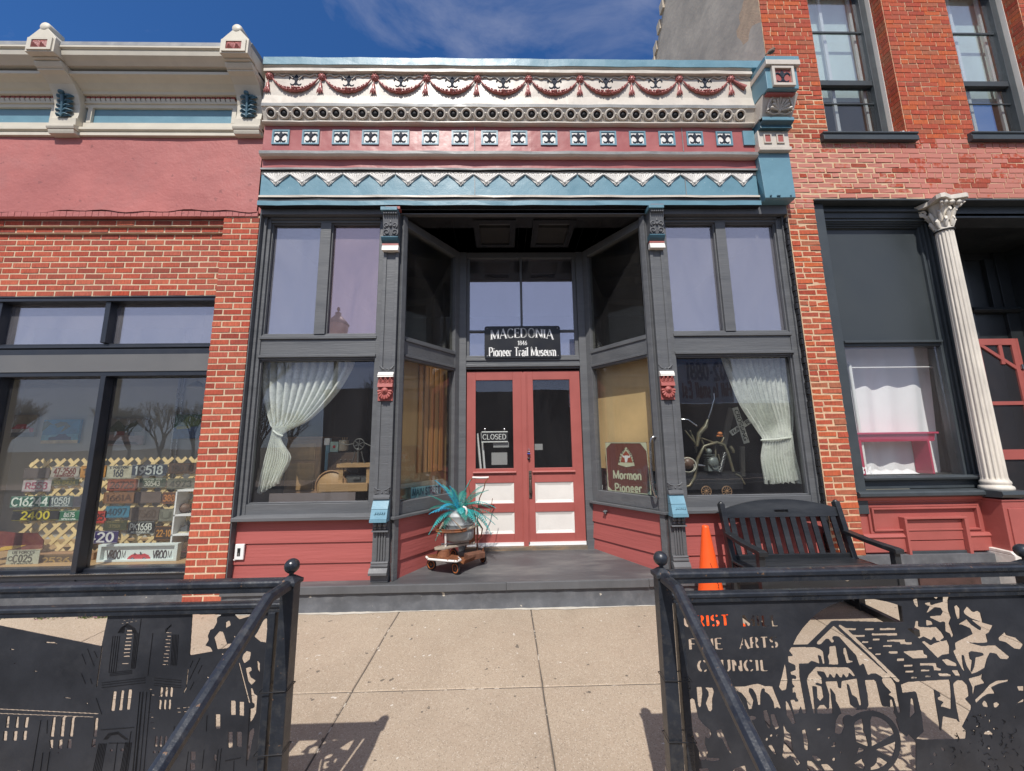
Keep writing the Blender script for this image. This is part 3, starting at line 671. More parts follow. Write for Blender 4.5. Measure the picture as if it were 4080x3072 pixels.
    g.xprof([(0,.445),(-.022,.443),(-.028,.43),(-.02,.42),(-.035,.41),(-.035,.395),(0,.39)], xa, xb)
    g.xprof([(0,.388),(-.04,.388),(-.065,.35),(-.065,.328),(0,.325)], xa-.01, xb+.002)
    g.box(xa-.004, xb, -.012, 0, .25, .32)
    g.build('fluted_base', M['char'], pil)
    return pil
pilaster(-1.332, -1.165); pilaster(1.675, 1.832)

# ---- entry bays (the two slanted sides of the recess)
ang = math.radians(34)
def bay(side):
    A = Vector((-1.135 if side < 0 else 1.645, .05, 0)); dr = Vector((math.sin(ang)*-side, math.cos(ang), 0)); nn = Vector((side*math.cos(ang), math.sin(ang), 0))
    mp3 = lambda s, d, z: A + dr*(s-.025) + nn*d + Vector((0,0,z))
    def bb(mb, s0, s1, d0, d1, z0, z1, mi=0):
        return mb.add([mp3(s, d, z) for z in (z0, z1) for d in (d0, d1) for s in (s0, s1)], [(0,2,3,1),(4,5,7,6),(0,1,5,4),(2,6,7,3),(0,4,6,2),(1,3,7,5)], mi)
    f = MB(); S0, S1 = .095, .925; E0, E1 = .0, 1.01
    bb(f, E0, S0-.035, -.03, .09, FLZ, 4.185); bb(f, S0-.035, S0, .0, .08, .86, 4.185); bb(f, S1, E1, .0, .09, .86, 4.185)
    bb(f, S0, S1, .0, .08, 4.085, 4.185); bb(f, S0, S1, .005, .08, 2.52, 2.78); bb(f, S0, S1, -.008, .005, 2.725, 2.755); bb(f, S0, S1, -.01, .005, 2.545, 2.575)
    bb(f, S0, S1, .0, .08, .865, .992)
    w = f.build('window', M['charwood'], museum, .004)
    bb(MB(), S0, S1, .05, .055, 2.78, 4.085).build('pane', M['glassbay'], w); bb(MB(), S0, S1, .05, .055, .992, 2.52).build('pane', M['glasslow'], w)
    s = MB(); bb(s, E0-.03, E1+.01, -.055, .02, .835, .862); s.build('window_sill', M['charwood'], museum, .004)
    lap(lambda s_, d, z: mp3(s_, d+.01, z), E0+.0, E1+.02, lv)
    bb(MB(), E0, E1, .03, .07, .2, .84).build('wall', M['redclap'], museum)
    return mp3
M['glassbay'] = glassmat('recess_side_glass', .09, (.9,.9,.85), rc=(.9,.9,.85))
mpL = bay(-1); mpR = bay(1)

# ---- entry: posts, transom, doors
YD = .90
e = MB()
e.box(-.60, -.495, YD-.03, YD+.12, FLZ, 4.19); e.box(1.003, 1.10, YD-.03, YD+.12, FLZ, 4.19)
e.box(-.495, 1.003, YD-.02, YD+.10, 2.55, 2.73); e.box(-.495, 1.003, YD-.05, YD-.02, 2.575, 2.61); e.box(-.495, 1.003, YD-.035, YD-.02, 2.66, 2.69)
e.box(-.495, 1.003, YD-.02, YD+.10, 4.11, 4.19)
e.box(-.495, -.455, YD, YD+.08, 2.73, 4.11); e.box(.955, 1.003, YD, YD+.08, 2.73, 4.11)
e.box(.232, .262, YD-.0, YD+.05, 3.085, 4.11); e.box(-.455, .955, YD-.0, YD+.05, 3.055, 3.085)
ent = e.build('transom_window', M['charwood'], museum, .004)
MB().box(-.455, .955, YD+.022, YD+.027, 2.73, 4.11).build('pane', M['glasstr'] if 'glasstr' in M else M['glassup'], ent)
def door(x0, x1, px0, px1, hinge):
    gz0, gz1 = 1.268, 2.405; z0, z1 = .33, 2.52; g0, g1 = px0, px1
    d = MB(); y0, y1 = YD+.0, YD+.045
    d.box(x0, g0, y0, y1, z0, z1); d.box(g1, x1, y0, y1, z0, z1); d.box(g0, g1, y0, y1, gz1, z1)
    d.box(g0, g1, y0, y1, 1.09, gz0); d.box(g0, g1, y0, y1, .73, .84); d.box(g0, g1, y0, y1, z0, .475)
    dr_ = d.build('door', M['red'], museum, .003)
    MB().xprof([(y0,1.235),(y0-.022,1.232),(y0-.028,1.218),(y0-.018,1.205),(y0,1.20)], g0-.03, g1+.03).build('glass_stop_moulding', M['red'], dr_)
    MB().box(g0, g1, y0+.018, y0+.023, gz0, gz1).build('pane', M['glasslow'], dr_)
    for a, b in ((.84, 1.09), (.475, .73)):
        q = MB(); q.box(g0, g1, y0+.018, y0+.034, a, b)
        t = .035
        q.add([(g0,y0+.006,a),(g1,y0+.006,a),(g1,y0+.006,b),(g0,y0+.006,b),(g0+t,y0+.017,a+t),(g1-t,y0+.017,a+t),(g1-t,y0+.017,b-t),(g0+t,y0+.017,b-t)], [(0,1,5,4),(1,2,6,5),(2,3,7,6),(3,0,4,7)])
        q.build('panel', M['creamwhite'], dr_)
    k = MB().box(x0+.01, x1-.0, y0-.012, y0, .335, .375).box(x0+.01, x1, y0-.018, y0-.012, .335, .345); k.build('kick_strip', M['white'], dr_)
    return dr_
dL = door(-.487, .246, -.372, .112, 0); dR = door(.256, .997, .378, .862, 1)
MB().box(.225, .285, YD-.022, YD-.001, .33, 2.50).build('astragal', M['red'], dL, .002)
MB().box(.285, .30, YD-.012, YD-.001, .33, 2.50).build('astragal_bead', M['red'], dR, .002)
h = MB(); h.box(.298,.338,YD-.012,YD-.001,.90,1.235)
h.tube([(.318,YD-.012,1.13),(.318,YD-.05,1.12),(.322,YD-.065,1.05),(.318,YD-.05,.97),(.318,YD-.012,.955)], .011, 8); h.box(.308,.328,YD-.05,YD-.01,1.14,1.152); h.ball((.318,YD-.016,1.21), .008, 8)
h.build('handle', M['oldbrass'] if 'oldbrass' in M else M['char'], dR, .002)
MB().box(-.49, 1.0, YD-.06, YD+.1, .285, .33).build('threshold', mat('weathered_threshold_wood', (.16,.13,.10), .7, .3, 8, .5, 30, dirt=(.42,.24,.10), dirtamt=.6, dscale=9, stretch=(.3,1,1)), museum)
# ceiling of the recess with two sunk light panels
ce = MB(); P_ = [(-1.20,.0),(1.70,.0),(1.14,.93),(-.63,.93)]
zc0 = 4.20
holes = [(-.30,.11,.16,.68),(.42,.83,.16,.68)]
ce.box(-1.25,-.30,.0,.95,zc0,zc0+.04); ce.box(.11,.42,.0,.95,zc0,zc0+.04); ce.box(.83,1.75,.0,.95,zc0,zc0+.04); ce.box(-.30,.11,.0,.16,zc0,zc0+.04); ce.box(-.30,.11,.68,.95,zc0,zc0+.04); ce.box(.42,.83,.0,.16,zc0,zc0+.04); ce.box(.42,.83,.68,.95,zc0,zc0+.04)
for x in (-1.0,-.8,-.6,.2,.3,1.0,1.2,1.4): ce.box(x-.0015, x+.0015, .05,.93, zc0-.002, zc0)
ceil = ce.build('recess_ceiling', M['black'], museum)  # black chosen to put the deep shade of the recess into the colour
for a, b, c, d in holes:
    l = MB(); t = .05
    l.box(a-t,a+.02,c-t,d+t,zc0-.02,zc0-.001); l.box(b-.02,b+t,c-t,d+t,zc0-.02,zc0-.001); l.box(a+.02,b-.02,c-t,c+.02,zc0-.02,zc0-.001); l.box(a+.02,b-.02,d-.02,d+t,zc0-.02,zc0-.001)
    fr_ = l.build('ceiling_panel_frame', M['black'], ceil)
    MB().box(a,b,c,d,zc0+.041,zc0+.06).build('ceiling_light_panel', mat('dusty_brown_ceiling_glass', (.20,.145,.105), .3, .3, 5, .3, 20, stretch=(1,3,1)), ceil)

# ---- platform and step: sloping floor board, nosing, rough concrete below
pl = MB()
pl.add([(-2.745,-.055,.240),(3.33,-.055,.252),(3.33,.0,.248),(-2.745,.0,.243),(-2.745,1.0,.30),(3.33,1.0,.30),(-2.745,-.055,.175),(3.33,-.055,.187),(-2.745,1.0,.17),(3.33,1.0,.17)],
       [(0,1,2,3),(3,2,5,4),(6,7,1,0),(6,8,9,7),(0,3,4,8,6),(1,7,9,5,2),(4,5,9,8)])
plat = pl.build('platform', M['platform'], museum, .004)
ns = MB().box(-2.745,.0,-.066,-.055,.168,.240).box(.003,1.40,-.068,-.055,.170,.243).box(1.404,3.33,-.066,-.055,.172,.246); ns.build('step_nosing', M['char'], plat, .004)
bs = MB(); n = 90; vs = []
for i in range(n+1):
    x = -2.745+6.075*i/n
    for z in (-.12, .02, .06, .10, .14, .185):
        vs.append((x, -.04 + rnd.uniform(-.006,.006) - (.012 if z < .05 else 0), z))
k = 6
bs.add(vs, [(i*k+j, (i+1)*k+j, (i+1)*k+j+1, i*k+j+1) for i in range(n) for j in range(k-1)], 0, True)
bs.build('foundation', M['basecon'], museum)

# ---- room behind the glass
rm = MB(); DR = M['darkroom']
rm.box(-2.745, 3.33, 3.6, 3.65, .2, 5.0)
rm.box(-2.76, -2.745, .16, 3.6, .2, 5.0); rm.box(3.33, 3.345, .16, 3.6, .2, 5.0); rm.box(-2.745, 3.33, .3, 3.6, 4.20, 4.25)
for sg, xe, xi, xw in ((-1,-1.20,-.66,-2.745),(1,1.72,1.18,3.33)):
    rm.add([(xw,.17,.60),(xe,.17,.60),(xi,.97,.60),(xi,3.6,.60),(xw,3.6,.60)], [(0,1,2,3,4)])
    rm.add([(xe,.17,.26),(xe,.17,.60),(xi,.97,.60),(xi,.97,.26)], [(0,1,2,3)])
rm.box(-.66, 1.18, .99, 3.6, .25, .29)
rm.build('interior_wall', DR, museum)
# ================================================================ LEFT BUILDING
leftb = thing('left_building', 'red brick and rose stucco shop building with a cream bracketed cornice, left of the museum', 'building', (-5.6, 0.1, 0))
LX0, LX1 = -8.2, -2.748
PX = -3.148                         # left edge of the brick pier
course = .0677
# brick meshes shared by all bricks
def brick_mesh(name, m, L_=.194, H_=.0545, seed=0, rough=.0015):
    r = random.Random(seed); vs = []
    for z in (-1, 1):
        for y in (-1, 1):
            for x in (-1, 1):
                f = 1 if y > 0 else .985
                vs.append((x*L_/2*f + r.uniform(-1,1)*rough, y*.02 + (r.uniform(-1,1)*rough if y < 0 else 0), z*H_/2*(1 if y > 0 else .95) + r.uniform(-1,1)*rough))
    # bevel by hand: a slightly smaller face stands proud
    vs2 = [(v[0]*.985 if v[1] < 0 else v[0], v[1], v[2]*.96 if v[1] < 0 else v[2]) for v in vs]
    b = MB(); b.add(vs2, [(0,2,3,1),(4,5,7,6),(0,1,5,4),(0,4,6,2),(1,3,7,5)]); return b.mesh(name, m)
BL = [brick_mesh('brick', M['brickL'], seed=k) for k in range(6)]
BR = [brick_mesh('brick', M['brickR'], seed=20+k, rough=.004) for k in range(8)]
nb = [0]
def lay(parent, meshes, x, z, length, y=0.0, limit=None, stuff=None, h=1.0, jit=0.0, L_=.196):
    """one brick centred at (x, z)"""
    if length < .03: return
    nb[0] += 1
    if stuff is not None:
        w = length/2; d = rnd.uniform(0,.003); hh = .0565*h/2; r = lambda: rnd.uniform(-1,1)*.002*jit
        stuff.add([(x-w+r(), y-d, z-hh+r()),(x+w+r(), y-d, z-hh+r()),(x+w+r(), y-d, z+hh+r()),(x-w+r(), y-d, z+hh+r()),(x-w,y+.02,z-hh),(x+w,y+.02,z-hh),(x+w,y+.02,z+hh),(x-w,y+.02,z+hh)],
                  [(0,1,2,3),(0,4,5,1),(1,5,6,2),(2,6,7,3),(3,7,4,0)]); return
    o = bpy.data.objects.new('brick', rnd.choice(meshes)); C.objects.link(o); o.parent = parent; o.matrix_parent_inverse = Matrix.Translation(-parent.location)
    o.location = (x, y+.02-rnd.uniform(0,.002), z+rnd.uniform(-1,1)*.0012*jit); o.scale = (length/.196, 1, h)
    if jit: o.rotation_euler = (rnd.uniform(-.02,.02)*jit, rnd.uniform(-.006,.006)*jit, rnd.uniform(-.008,.008)*jit)
# brick band over the windows, 10 running courses and three corbelled ones above
zb0 = 3.262
n_l = 0
sL = MB()
for r_ in range(13):
    z = zb0 + course*(r_+.5)
    yy_ = .10 if r_ < 11 else (.07 if r_ == 11 else .04)
    off = (.103 if r_ % 2 else .0) + rnd.uniform(-.008,.008)
    x = PX - off
    first = True
    while x > LX0:
        ln_ = .196 if not (first and r_ % 2 == 0) else .196
        x1 = x; x0 = x-.206
        if first and r_ % 2: lay(leftb, BL, PX-.049-.0, z, .09, yy_, jit=.6)
        st = None if x0 > -5.75 else sL
        lay(leftb, BL, (x0+.01+x1)/2, z, .196, yy_, stuff=st, jit=.6)
        x = x0; first = False
sL.build('brick_far', M['brickL'], leftb)['kind'] = 'stuff'
mo = MB(); mo.box(LX0, PX-.0, .103, .30, zb0-.002, zb0+course*11); mo.box(LX0, PX, .073, .30, zb0+course*11, zb0+course*12); mo.box(LX0, PX, .043, .30, zb0+course*12, zb0+course*13)
mo.box(PX+.004, LX1-.004, .0035, .30, -.10, 4.17)
mo.build('mortar_bed', M['mortar'], leftb)
# brick pier: courses from the ground to the stucco
ztop = 4.152; npc = int((ztop+.05)/course)
for k in range(npc):
    z = ztop-course*(k+.5)
    w = LX1-PX
    if k % 2 == 0: cuts = [.095, .196, .091]
    else: cuts = [.1965, .1905]
    x = PX
    tot = sum(cuts)+.01*(len(cuts)-1)
    for c in cuts:
        c2 = c*(w-.01*(len(cuts)-1))/(tot-.01*(len(cuts)-1)); lay(leftb, BL, x+c2/2, z, c2, 0.0, jit=.6); x += c2+.01
# stucco field and its lower lip of painted soldier bricks
st_ = MB(); nxx, nzz = 60, 14
x0, x1, z0, z1 = LX0, -2.775, 4.22, 5.16
vs = []
for i in range(nxx+1):
    for j in range(nzz+1):
        x = x0+(x1-x0)*i/nxx; z = z0+(z1-z0)*j/nzz
        vs.append((x, -.02+.006*math.sin(x*3.1+z*2)*math.cos(z*5+x) + rnd.uniform(-.0012,.0012), z + (.012*math.sin(x*5)+.010*math.sin(x*13.7) if j == 0 else 0)))
k = nzz+1
st_.add(vs, [(i*k+j, (i+1)*k+j, (i+1)*k+j+1, i*k+j+1) for i in range(nxx) for j in range(nzz)], 0, True)
st_.box(x0, x1, -.0, .3, 4.16, 5.16)
st_.box(x1, x1+.0, -.0, .3, 4.16, 5.16)
wall_ = st_.build('wall', M['stucco'], leftb)
# ledge of stuccoed brick: little upright bricks under the stucco
for i in range(70):
    x = -2.80-i*.0705
    if x < LX0: break
    ob = MB().box(x-.033, x+.033, -.012-rnd.uniform(0,.003), .02, 4.158+(.0 if x < PX else .0), 4.222).build('brick', M['stucco'], leftb)
MB().box(LX0, -2.765, -.008, .02, 4.155, 4.225).build('stucco_ledge', M['stucco'], leftb)
# pier top at the junction with the museum cornice
tp = MB()
for k in range(9): tp.box(-2.80-.0, -2.748, -.02+.003*(k % 2), .05, 5.20+k*.0677+.002, 5.20+(k+1)*.0677-.006)
tp.box(-2.80, -2.746, .0, .06, 4.2, 5.85)
tp.build('parapet_end', M['stucco'], leftb)
# ---- cornice: base frame, panel, dentils, cove, top mouldings
def zl(py, Y): return at(598, py/2.007, Y).z       # rows measured in an enlargement
lc = [M['cream'], M['tealdark'], M['graymetal'], M['red'], M['tealmetal'], M['hole']]
CXa, CXb = LX0, -2.775
K = MB()
prof_c = [(.05,5.150),(-.05,5.150),(-.05,5.185),(-.035,5.20),(-.065,5.215),(-.065,5.245),(-.03,5.262),(-.03,5.275),(.05,5.275)]
K.xprof(prof_c, CXa, CXb, 0)
zpa, zpb = 5.33, 5.53
K.box(CXa, CXb, -.03, .05, 5.275, zpa, 0)
K.box(CXa, CXb, -.005, .05, zpa, zpb, 4)
K.box(CXa, CXb, -.03, .05, zpb, 5.60, 0); K.box(CXa, CXb, -.045, -.03, 5.575, 5.60, 0)
K.box(CXa, CXb, -.01, .05, 5.60, 5.665, 0)
K.xprof([(.05,5.665),(-.075,5.665),(-.085,5.69),(-.11,5.70),(-.15,5.735),(-.20,5.755),(-.235,5.76),(-.235,5.795),(-.22,5.80),(.05,5.80)], CXa, CXb, 0)
K.xprof([(.05,5.80),(-.20,5.80),(-.20,5.835),(.05,5.835)], CXa, CXb, 5)
K.xprof([(.05,5.835),(-.26,5.835),(-.29,5.86),(-.335,5.89),(-.345,5.93),(-.335,5.945),(-.335,5.955),(-.36,5.965),(-.36,5.985),(.05,5.985)], CXa, CXb, 0)
K.xprof([(.05,5.985),(-.36,5.987),(-.35,6.045),(.05,6.06)], CXa, CXb, 2)
kc = K.build('cornice', lc, leftb)
# panel end frames between brackets
for x in (-2.93, -5.01, -7.09):
    for s in (-1, 1):
        xe = x+s*.235
        if xe > CXb: continue
        MB().box(min(xe, xe-s*.05), max(xe, xe-s*.05), -.032, .0, zpa, zpb).build('panel_stile', M['cream'], kc)
den = MB(); den.add([(-.032,-.01,0),(.018,-.01,0),(.018,-.05,0),(-.032,-.05,0),(-.018,-.01,-.062),(.032,-.01,-.062),(.032,-.045,-.062),(-.018,-.045,-.062)], [(0,1,2,3),(4,7,6,5),(3,2,6,7),(0,3,7,4),(1,5,6,2)])
den.v = [(x*.92, y, z*.55-.030) for x, y, z in den.v]; den.box(-.022,.018,-.045,-.01,-.029,.0,1)
denm = den.mesh('dentil', [M['cream'], M['red']])
x = CXb-.04
while x > -5.85:
    if all(abs(x-b) > .175 for b in (-2.93, -5.01)): put('dentil', denm, (x, 0, 5.665), kc)
    x -= .0575
# brackets
def bracket(xm):
    hw = .155
    b = MB()
    # S-shaped side silhouette (y, z) built as stacked profile extruded across the width
    def sec(prof, w, mi=0): b.xprof(prof, xm-w, xm+w, mi)
    sec([(.0,5.140),(-.085,5.140),(-.095,5.165),(-.10,5.185),(.0,5.185)], .145)
    sec([(.0,5.187),(-.105,5.187),(-.115,5.21),(-.115,5.235),(.0,5.235)], .155)
    sec([(.0,5.236),(-.095,5.240),(-.10,5.33),(.0,5.33)], .150)
    sec([(.0,5.33),(-.085,5.33),(-.075,5.42),(-.08,5.52),(-.115,5.62),(-.17,5.70),(-.235,5.745),(-.28,5.76),(-.28,5.775),(.0,5.78)], .145)
    sec([(.0,5.776),(-.285,5.776),(-.30,5.79),(-.32,5.82),(-.315,5.835),(.0,5.835)], .148)
    sec([(.0,5.836),(-.335,5.836),(-.345,5.85),(.0,5.86)], .135)
    sec([(.0,5.855),(-.40,5.855),(-.40,6.035),(.0,6.06)], .152)
    # gable head and ball
    g = [(-.152,6.035),(.152,6.035),(.045,6.155),(-.045,6.155)]
    b.prism([(xm+u, v) for u, v in g], lambda u, v, d: (u, d, v), -.395, .02)
    o = b.build('cornice_bracket', M['cream'], leftb, .004)
    q = MB(); q.lathe((xm,-.37,6.185), [(.0,-.028),(.048,-.026),(.055,-.014),(.055,.12),(0,.12)], 18, axis='y'); q.build('ball_finial', M['cream'], o)
    fr = MB(); fr.box(xm-.13,xm+.13,-.412,-.40,5.87,5.895).box(xm-.13,xm+.13,-.412,-.40,5.995,6.02).box(xm-.13,xm-.085,-.412,-.40,5.895,5.995).box(xm+.085,xm+.13,-.412,-.40,5.895,5.995)
    fr.build('cap_frame', M['cream'], o)
    MB().box(xm-.085,xm+.085,-.4035,-.40,5.895,5.995).build('cap_field', M['red'], o)
    for s in (-1, 1):
        cx = xm+s*.042
        MB().add([(cx-.04,-.404,5.90),(cx+.04,-.404,5.90),(cx+.04,-.404,5.99),(cx-.04,-.404,5.99),(cx,-.43,5.945)], [(0,1,4),(1,2,4),(2,3,4),(3,0,4)]).build('pyramid_stud', M['garland'], o)
    lf = MB()
    def yb(z): return -.085-.0*(z) if z < 5.50 else -.085-(z-5.50)**2*1.6
    for i in range(5):
        z = 5.355+i*.058; w = .085 if i % 2 == 0 else .10; w = [.08,.095,.095,.09,.10][i]
        for s in (-1, 1):
            y_ = yb(z)
            lf.add([(xm,y_-.022,z-.02),(xm+s*w*.55,y_-.035,z-.03),(xm+s*w,y_-.012,z+.0),(xm+s*w*.9,y_-.01,z+.022),(xm+s*w*.5,y_-.03,z+.030),(xm,y_-.030,z+.035),(xm+s*w*.6,y_-.045,z)],
                   [(0,1,6),(1,2,6),(2,3,6),(3,4,6),(4,5,6),(5,0,6)], 0)
            lf.tube([(xm+s*.006,y_-.03,z-.01),(xm+s*w*.5,y_-.045,z+.0),(xm+s*w*.95,y_-.02,z+.008)], [.009,.012,.004], 5)
    lf.tube([(xm,yb(5.36)-.03,5.33),(xm,yb(5.5)-.04,5.5),(xm,yb(5.64)-.035,5.63)], [.012,.016,.02], 7)
    lf.ball((xm,yb(5.62)-.05,5.605), .026, 10)
    lf.build('acanthus_leaf', M['tealdark'], o)
for xm in (-2.93, -5.01, -7.09): bracket(xm)
# ---- window band
WF = M['winframe'] = mat('dark_blue_black_frame', (.016,.019,.027), .38, .2, 5, .15, 40, spec=.6)
wf = MB(); X1 = PX; X0 = LX0
wf.box(X0, X1, .09, .12, 3.245, 3.262); wf.box(X0, X1, .10, .30, 3.205, 3.245)
wf.box(X0, X1, .16, .30, 2.60, 2.735); wf.box(X0, X1, .12, .16, 2.600, 2.66); wf.box(X0, X1, .13, .16, 2.68, 2.70)
mull = [-5.66-.06, -4.555, -3.34]
mu = [(at(421,1213,.12).x, at(441,1213,.12).x)]; mu += [(at(10,1213,.12).x-.06, at(10,1213,.12).x), (-6.9,-6.84), (-8.0,-7.94)]
for a_, b_ in mu: wf.box(a_, b_, .12, .24, 2.735, 3.205)
wf.box(X1-.045, X1, .12, .30, .1, 3.205)
uw = wf.build('transom_window', WF, leftb, .004)
for a, b in ((mu[0][1],-3.193),(mu[1][1],mu[0][0]),(mu[2][1],mu[1][0]),(mu[3][1],mu[2][0])): MB().box(a, b, .20, .206, 2.735, 3.205).build('pane', M['glassup'], uw)
MB().box(X0, X1, .11, .30, 2.41, 2.60).build('gray_spandrel', mat('gray_metal_spandrel', (.13,.13,.13), .5, .08, 1.5, .1), leftb)
wl = MB()
wl.box(X0, X1, .12, .30, 2.36, 2.41); wl.box(X0, X1, .17, .30, .20, .375)
ml = [(at(399.7,1502,.11).x, at(420.6,1502,.11).x), (at(-3,1502,.11).x-.065, at(-3,1502,.11).x), (-6.9,-6.83)]
for a_, b_ in ml: wl.box(a_, b_, .11, .24, .2, 2.36)
wl.box(X1-.045, X1, .13, .30, .1, 2.36)
wl.box(X0, X1, .10, .17, .295, .345); wl.box(X0, X1, .085, .17, .215, .262); wl.box(X0, X1, .12, .17, .262, .295)
lw = wl.build('display_window', WF, leftb, .004)
MB().box(X0, X1, .08, .11, .348, .352).box(X0, X1, .07, .11, .264, .268).build('metal_trim', M['steel'], lw)
for a, b in ((ml[0][1],-3.193),(ml[1][1],ml[0][0]),(ml[2][1],ml[1][0])): MB().box(a, b, .20, .206, .375, 2.36).build('pane', M['glassL'] if 'glassL' in M else M['glasslow'], lw)
MB().box(X0, PX, .02, .30, -.12, .215).build('foundation', M['basecon'], leftb)
MB().box(X0, LX1, .30, 8, 5.5, 5.6).build('roof', M['graymetal'], leftb)
# room inside
ir = MB(); gw = mat('pale_gray_room_wall', (.42,.43,.40), .8, .05, 2, .2, 30)
ir.box(-7.0, -2.80, 1.55, 1.60, .3, 3.4); ir.box(-2.84, -2.80, .31, 1.55, .3, 3.4); ir.box(-7.0, -6.95, .31, 1.55, .3, 3.4); ir.box(-7.0, -2.80, .31, 1.55, 3.35, 3.4)
ir.build('interior_wall', gw, leftb)
MB().box(-7.0, -2.80, .31, 1.55, .30, .372).build('display_floor', mat('honey_pine_floor', (.42,.27,.13), .5, .2, 4, .3, 20, stretch=(.3,3,1)), leftb)
pp = MB(); pp.tube([(-4.72,1.52,.4),(-4.72,1.52,3.3)], .018, 8).tube([(-4.66,1.53,.4),(-4.66,1.53,3.3)], .012, 8); pp.build('wall_conduit', M['steel'], leftb)
# ================================================================ RIGHT BUILDING
rightb = thing('right_building', 'tall old red brick building with dark sash windows and a white fluted column', 'building', (6.0, 0.1, 0))
RX0, RX1, RZT = 3.335, 11.0, 11.6
# openings (x0, x1, z0, z1)
W1 = (3.977, 4.955, 5.262, 7.75); W2 = (5.812, 6.79, 5.27, 7.75); W3 = (7.65, 8.62, 5.27, 7.75)
SF = (3.672, RX1, -1, 4.375)         # shop front opening
ops = [W1, W2, W3, SF]
crs = .0665
def free(x0, x1, z):
    segs = [(x0, x1)]
    for a, b, c, d in ops:
        if c < z < d:
            ns = []
            for s, e in segs:
                if b <= s or a >= e: ns.append((s, e))
                else:
                    if a > s+.02: ns.append((s, a))
                    if b < e-.02: ns.append((b, e))
            segs = ns
    return segs
bricks = []
nrow = int((RZT+.05)/crs)
for r_ in range(nrow):
    z = .0+crs*(r_+.5)
    hdr = r_ % 6 == 4
    for s, e in free(RX0, RX1, z):
        x = s; first = True
        while x < e-.02:
            L_ = (.098 if hdr else .205)*rnd.uniform(.93,1.07)
            if first and r_ % 2 and not hdr: L_ *= .52
            if x+L_ > e-.05: L_ = e-x
            x1 = min(x+L_, e); c = ((x+x1)/2, z+rnd.uniform(-.003,.003), x1-x-.012)
            bricks.append(c); x = x1; first = False
def vis(b):
    v = Vector((b[0], 0, b[1]))-CAM; w = v.dot(FW); px = 2040+FPX*v.dot(RT)/w; py = 1536-FPX*v.dot(UP)/w
    return -60 < px < 4140 and -60 < py < 2350
near = sorted([b for b in bricks if vis(b)], key=lambda b: (Vector((b[0],0,b[1]))-CAM).length)
nv = set(id(b) for b in near[:290])
stR = MB()
for b in bricks:
    if id(b) in nv: lay(rightb, BR, b[0], b[1], b[2], 0.0, h=rnd.uniform(.94,1.0), jit=1.6)
    else: lay(rightb, BR, b[0], b[1], b[2], 0.0, stuff=stR, jit=1.6)
stR.build('brick_upper', M['brickR'], rightb)['kind'] = 'stuff'
# mortar bed (body of the wall) around the openings
mb = MB()
mb.box(RX0, 3.665, .0035, .45, -.12, 4.38)
mb.box(RX0, RX1, .0035, .45, 4.38, 5.262)
zt = RZT
mb.box(RX0, W1[0], .0035, .45, 5.262, zt); mb.box(W1[1], W2[0], .0035, .45, 5.262, zt); mb.box(W2[1], W3[0], .0035, .45, 5.262, zt); mb.box(W3[1], RX1, .0035, .45, 5.262, zt)
for w in (W1, W2, W3): mb.box(w[0], w[1], .0035, .45, w[3], zt)
mb.build('mortar_bed', M['mortar2'], rightb)
# reveals: brick ends on the right-hand jambs
for w in (W1, W2, W3):
    rv = MB(); z = w[2]+.0
    k = 0
    while z < w[3]-.02:
        if k % 2: rv.box(w[1]-.006, w[1]+.01, .004, .205, z+.004, z+crs-.006)
        else: rv.box(w[1]-.006, w[1]+.01, .004, .10, z+.004, z+crs-.006).box(w[1]-.006, w[1]+.01, .112, .205, z+.004, z+crs-.006)
        z += crs; k += 1
    rv.build('reveal_brick', M['brickR'], rightb)['kind'] = 'stuff'
# side wall of gray stucco rising above the museum roof
sw = MB(); ny, nz = 22, 40; vs = []
for i in range(ny+1):
    for j in range(nz+1):
        z = 5.4+(RZT-5.4)*j/nz
        ye = 2.86+(2.25-2.86)*(z-9.75)/.65 if z > 9.75 else 2.86+.35*max(0, (9.75-z))**.5
        ye = max(2.2, ye) + .05*math.sin(z*7)+.03*math.sin(z*19)
        y = .0+ye*i/ny
        vs.append((3.332-.012*math.sin(y*2.3+z*1.1)*math.cos(z*2.1)-rnd.uniform(0,.004)*(0<i<ny), y, z))
k = nz+1
sw.add(vs, [(i*k+j, i*k+j+1, (i+1)*k+j+1, (i+1)*k+j) for i in range(ny) for j in range(nz)], 0, True)
for j in range(nz):
    a = vs[ny*k+j]; b = vs[ny*k+j+1]
    sw.add([a, b, (b[0]+.35, b[1]+.02, b[2]), (a[0]+.35, a[1]+.02, a[2])], [(0,1,2,3)])
sw.build('side_wall', M['stone'], rightb)
cs = MB()                                   # rough corner stones down the back edge of the side wall
for j in range(24):
    z = 6.0+j*.235; ye = 2.86+(2.25-2.86)*(z-9.75)/.65 if z > 9.75 else 2.86+.35*max(0, (9.75-z))**.5
    ye = max(2.2, ye); cs.box(3.30-rnd.uniform(0,.02), 3.5, ye-.10-rnd.uniform(0,.08), ye+rnd.uniform(.0,.05), z+.01, z+.225)
cs.build('corner_stone', M['stone'], rightb)
MB().box(3.6, RX1, .45, 2.2, RZT-.1, RZT).build('roof', M['graymetal'], rightb)
ML = MB().add([(3.30,-.05,6.02),(3.335,-.05,6.02),(3.335,-.05,6.16),(3.30,.12,6.02),(3.335,.12,6.02),(3.335,.12,6.16)], [(0,1,2),(3,5,4),(0,2,5,3),(1,4,5,2),(0,3,4,1)]); ML.build('flashing', M['graymetal'], museum)
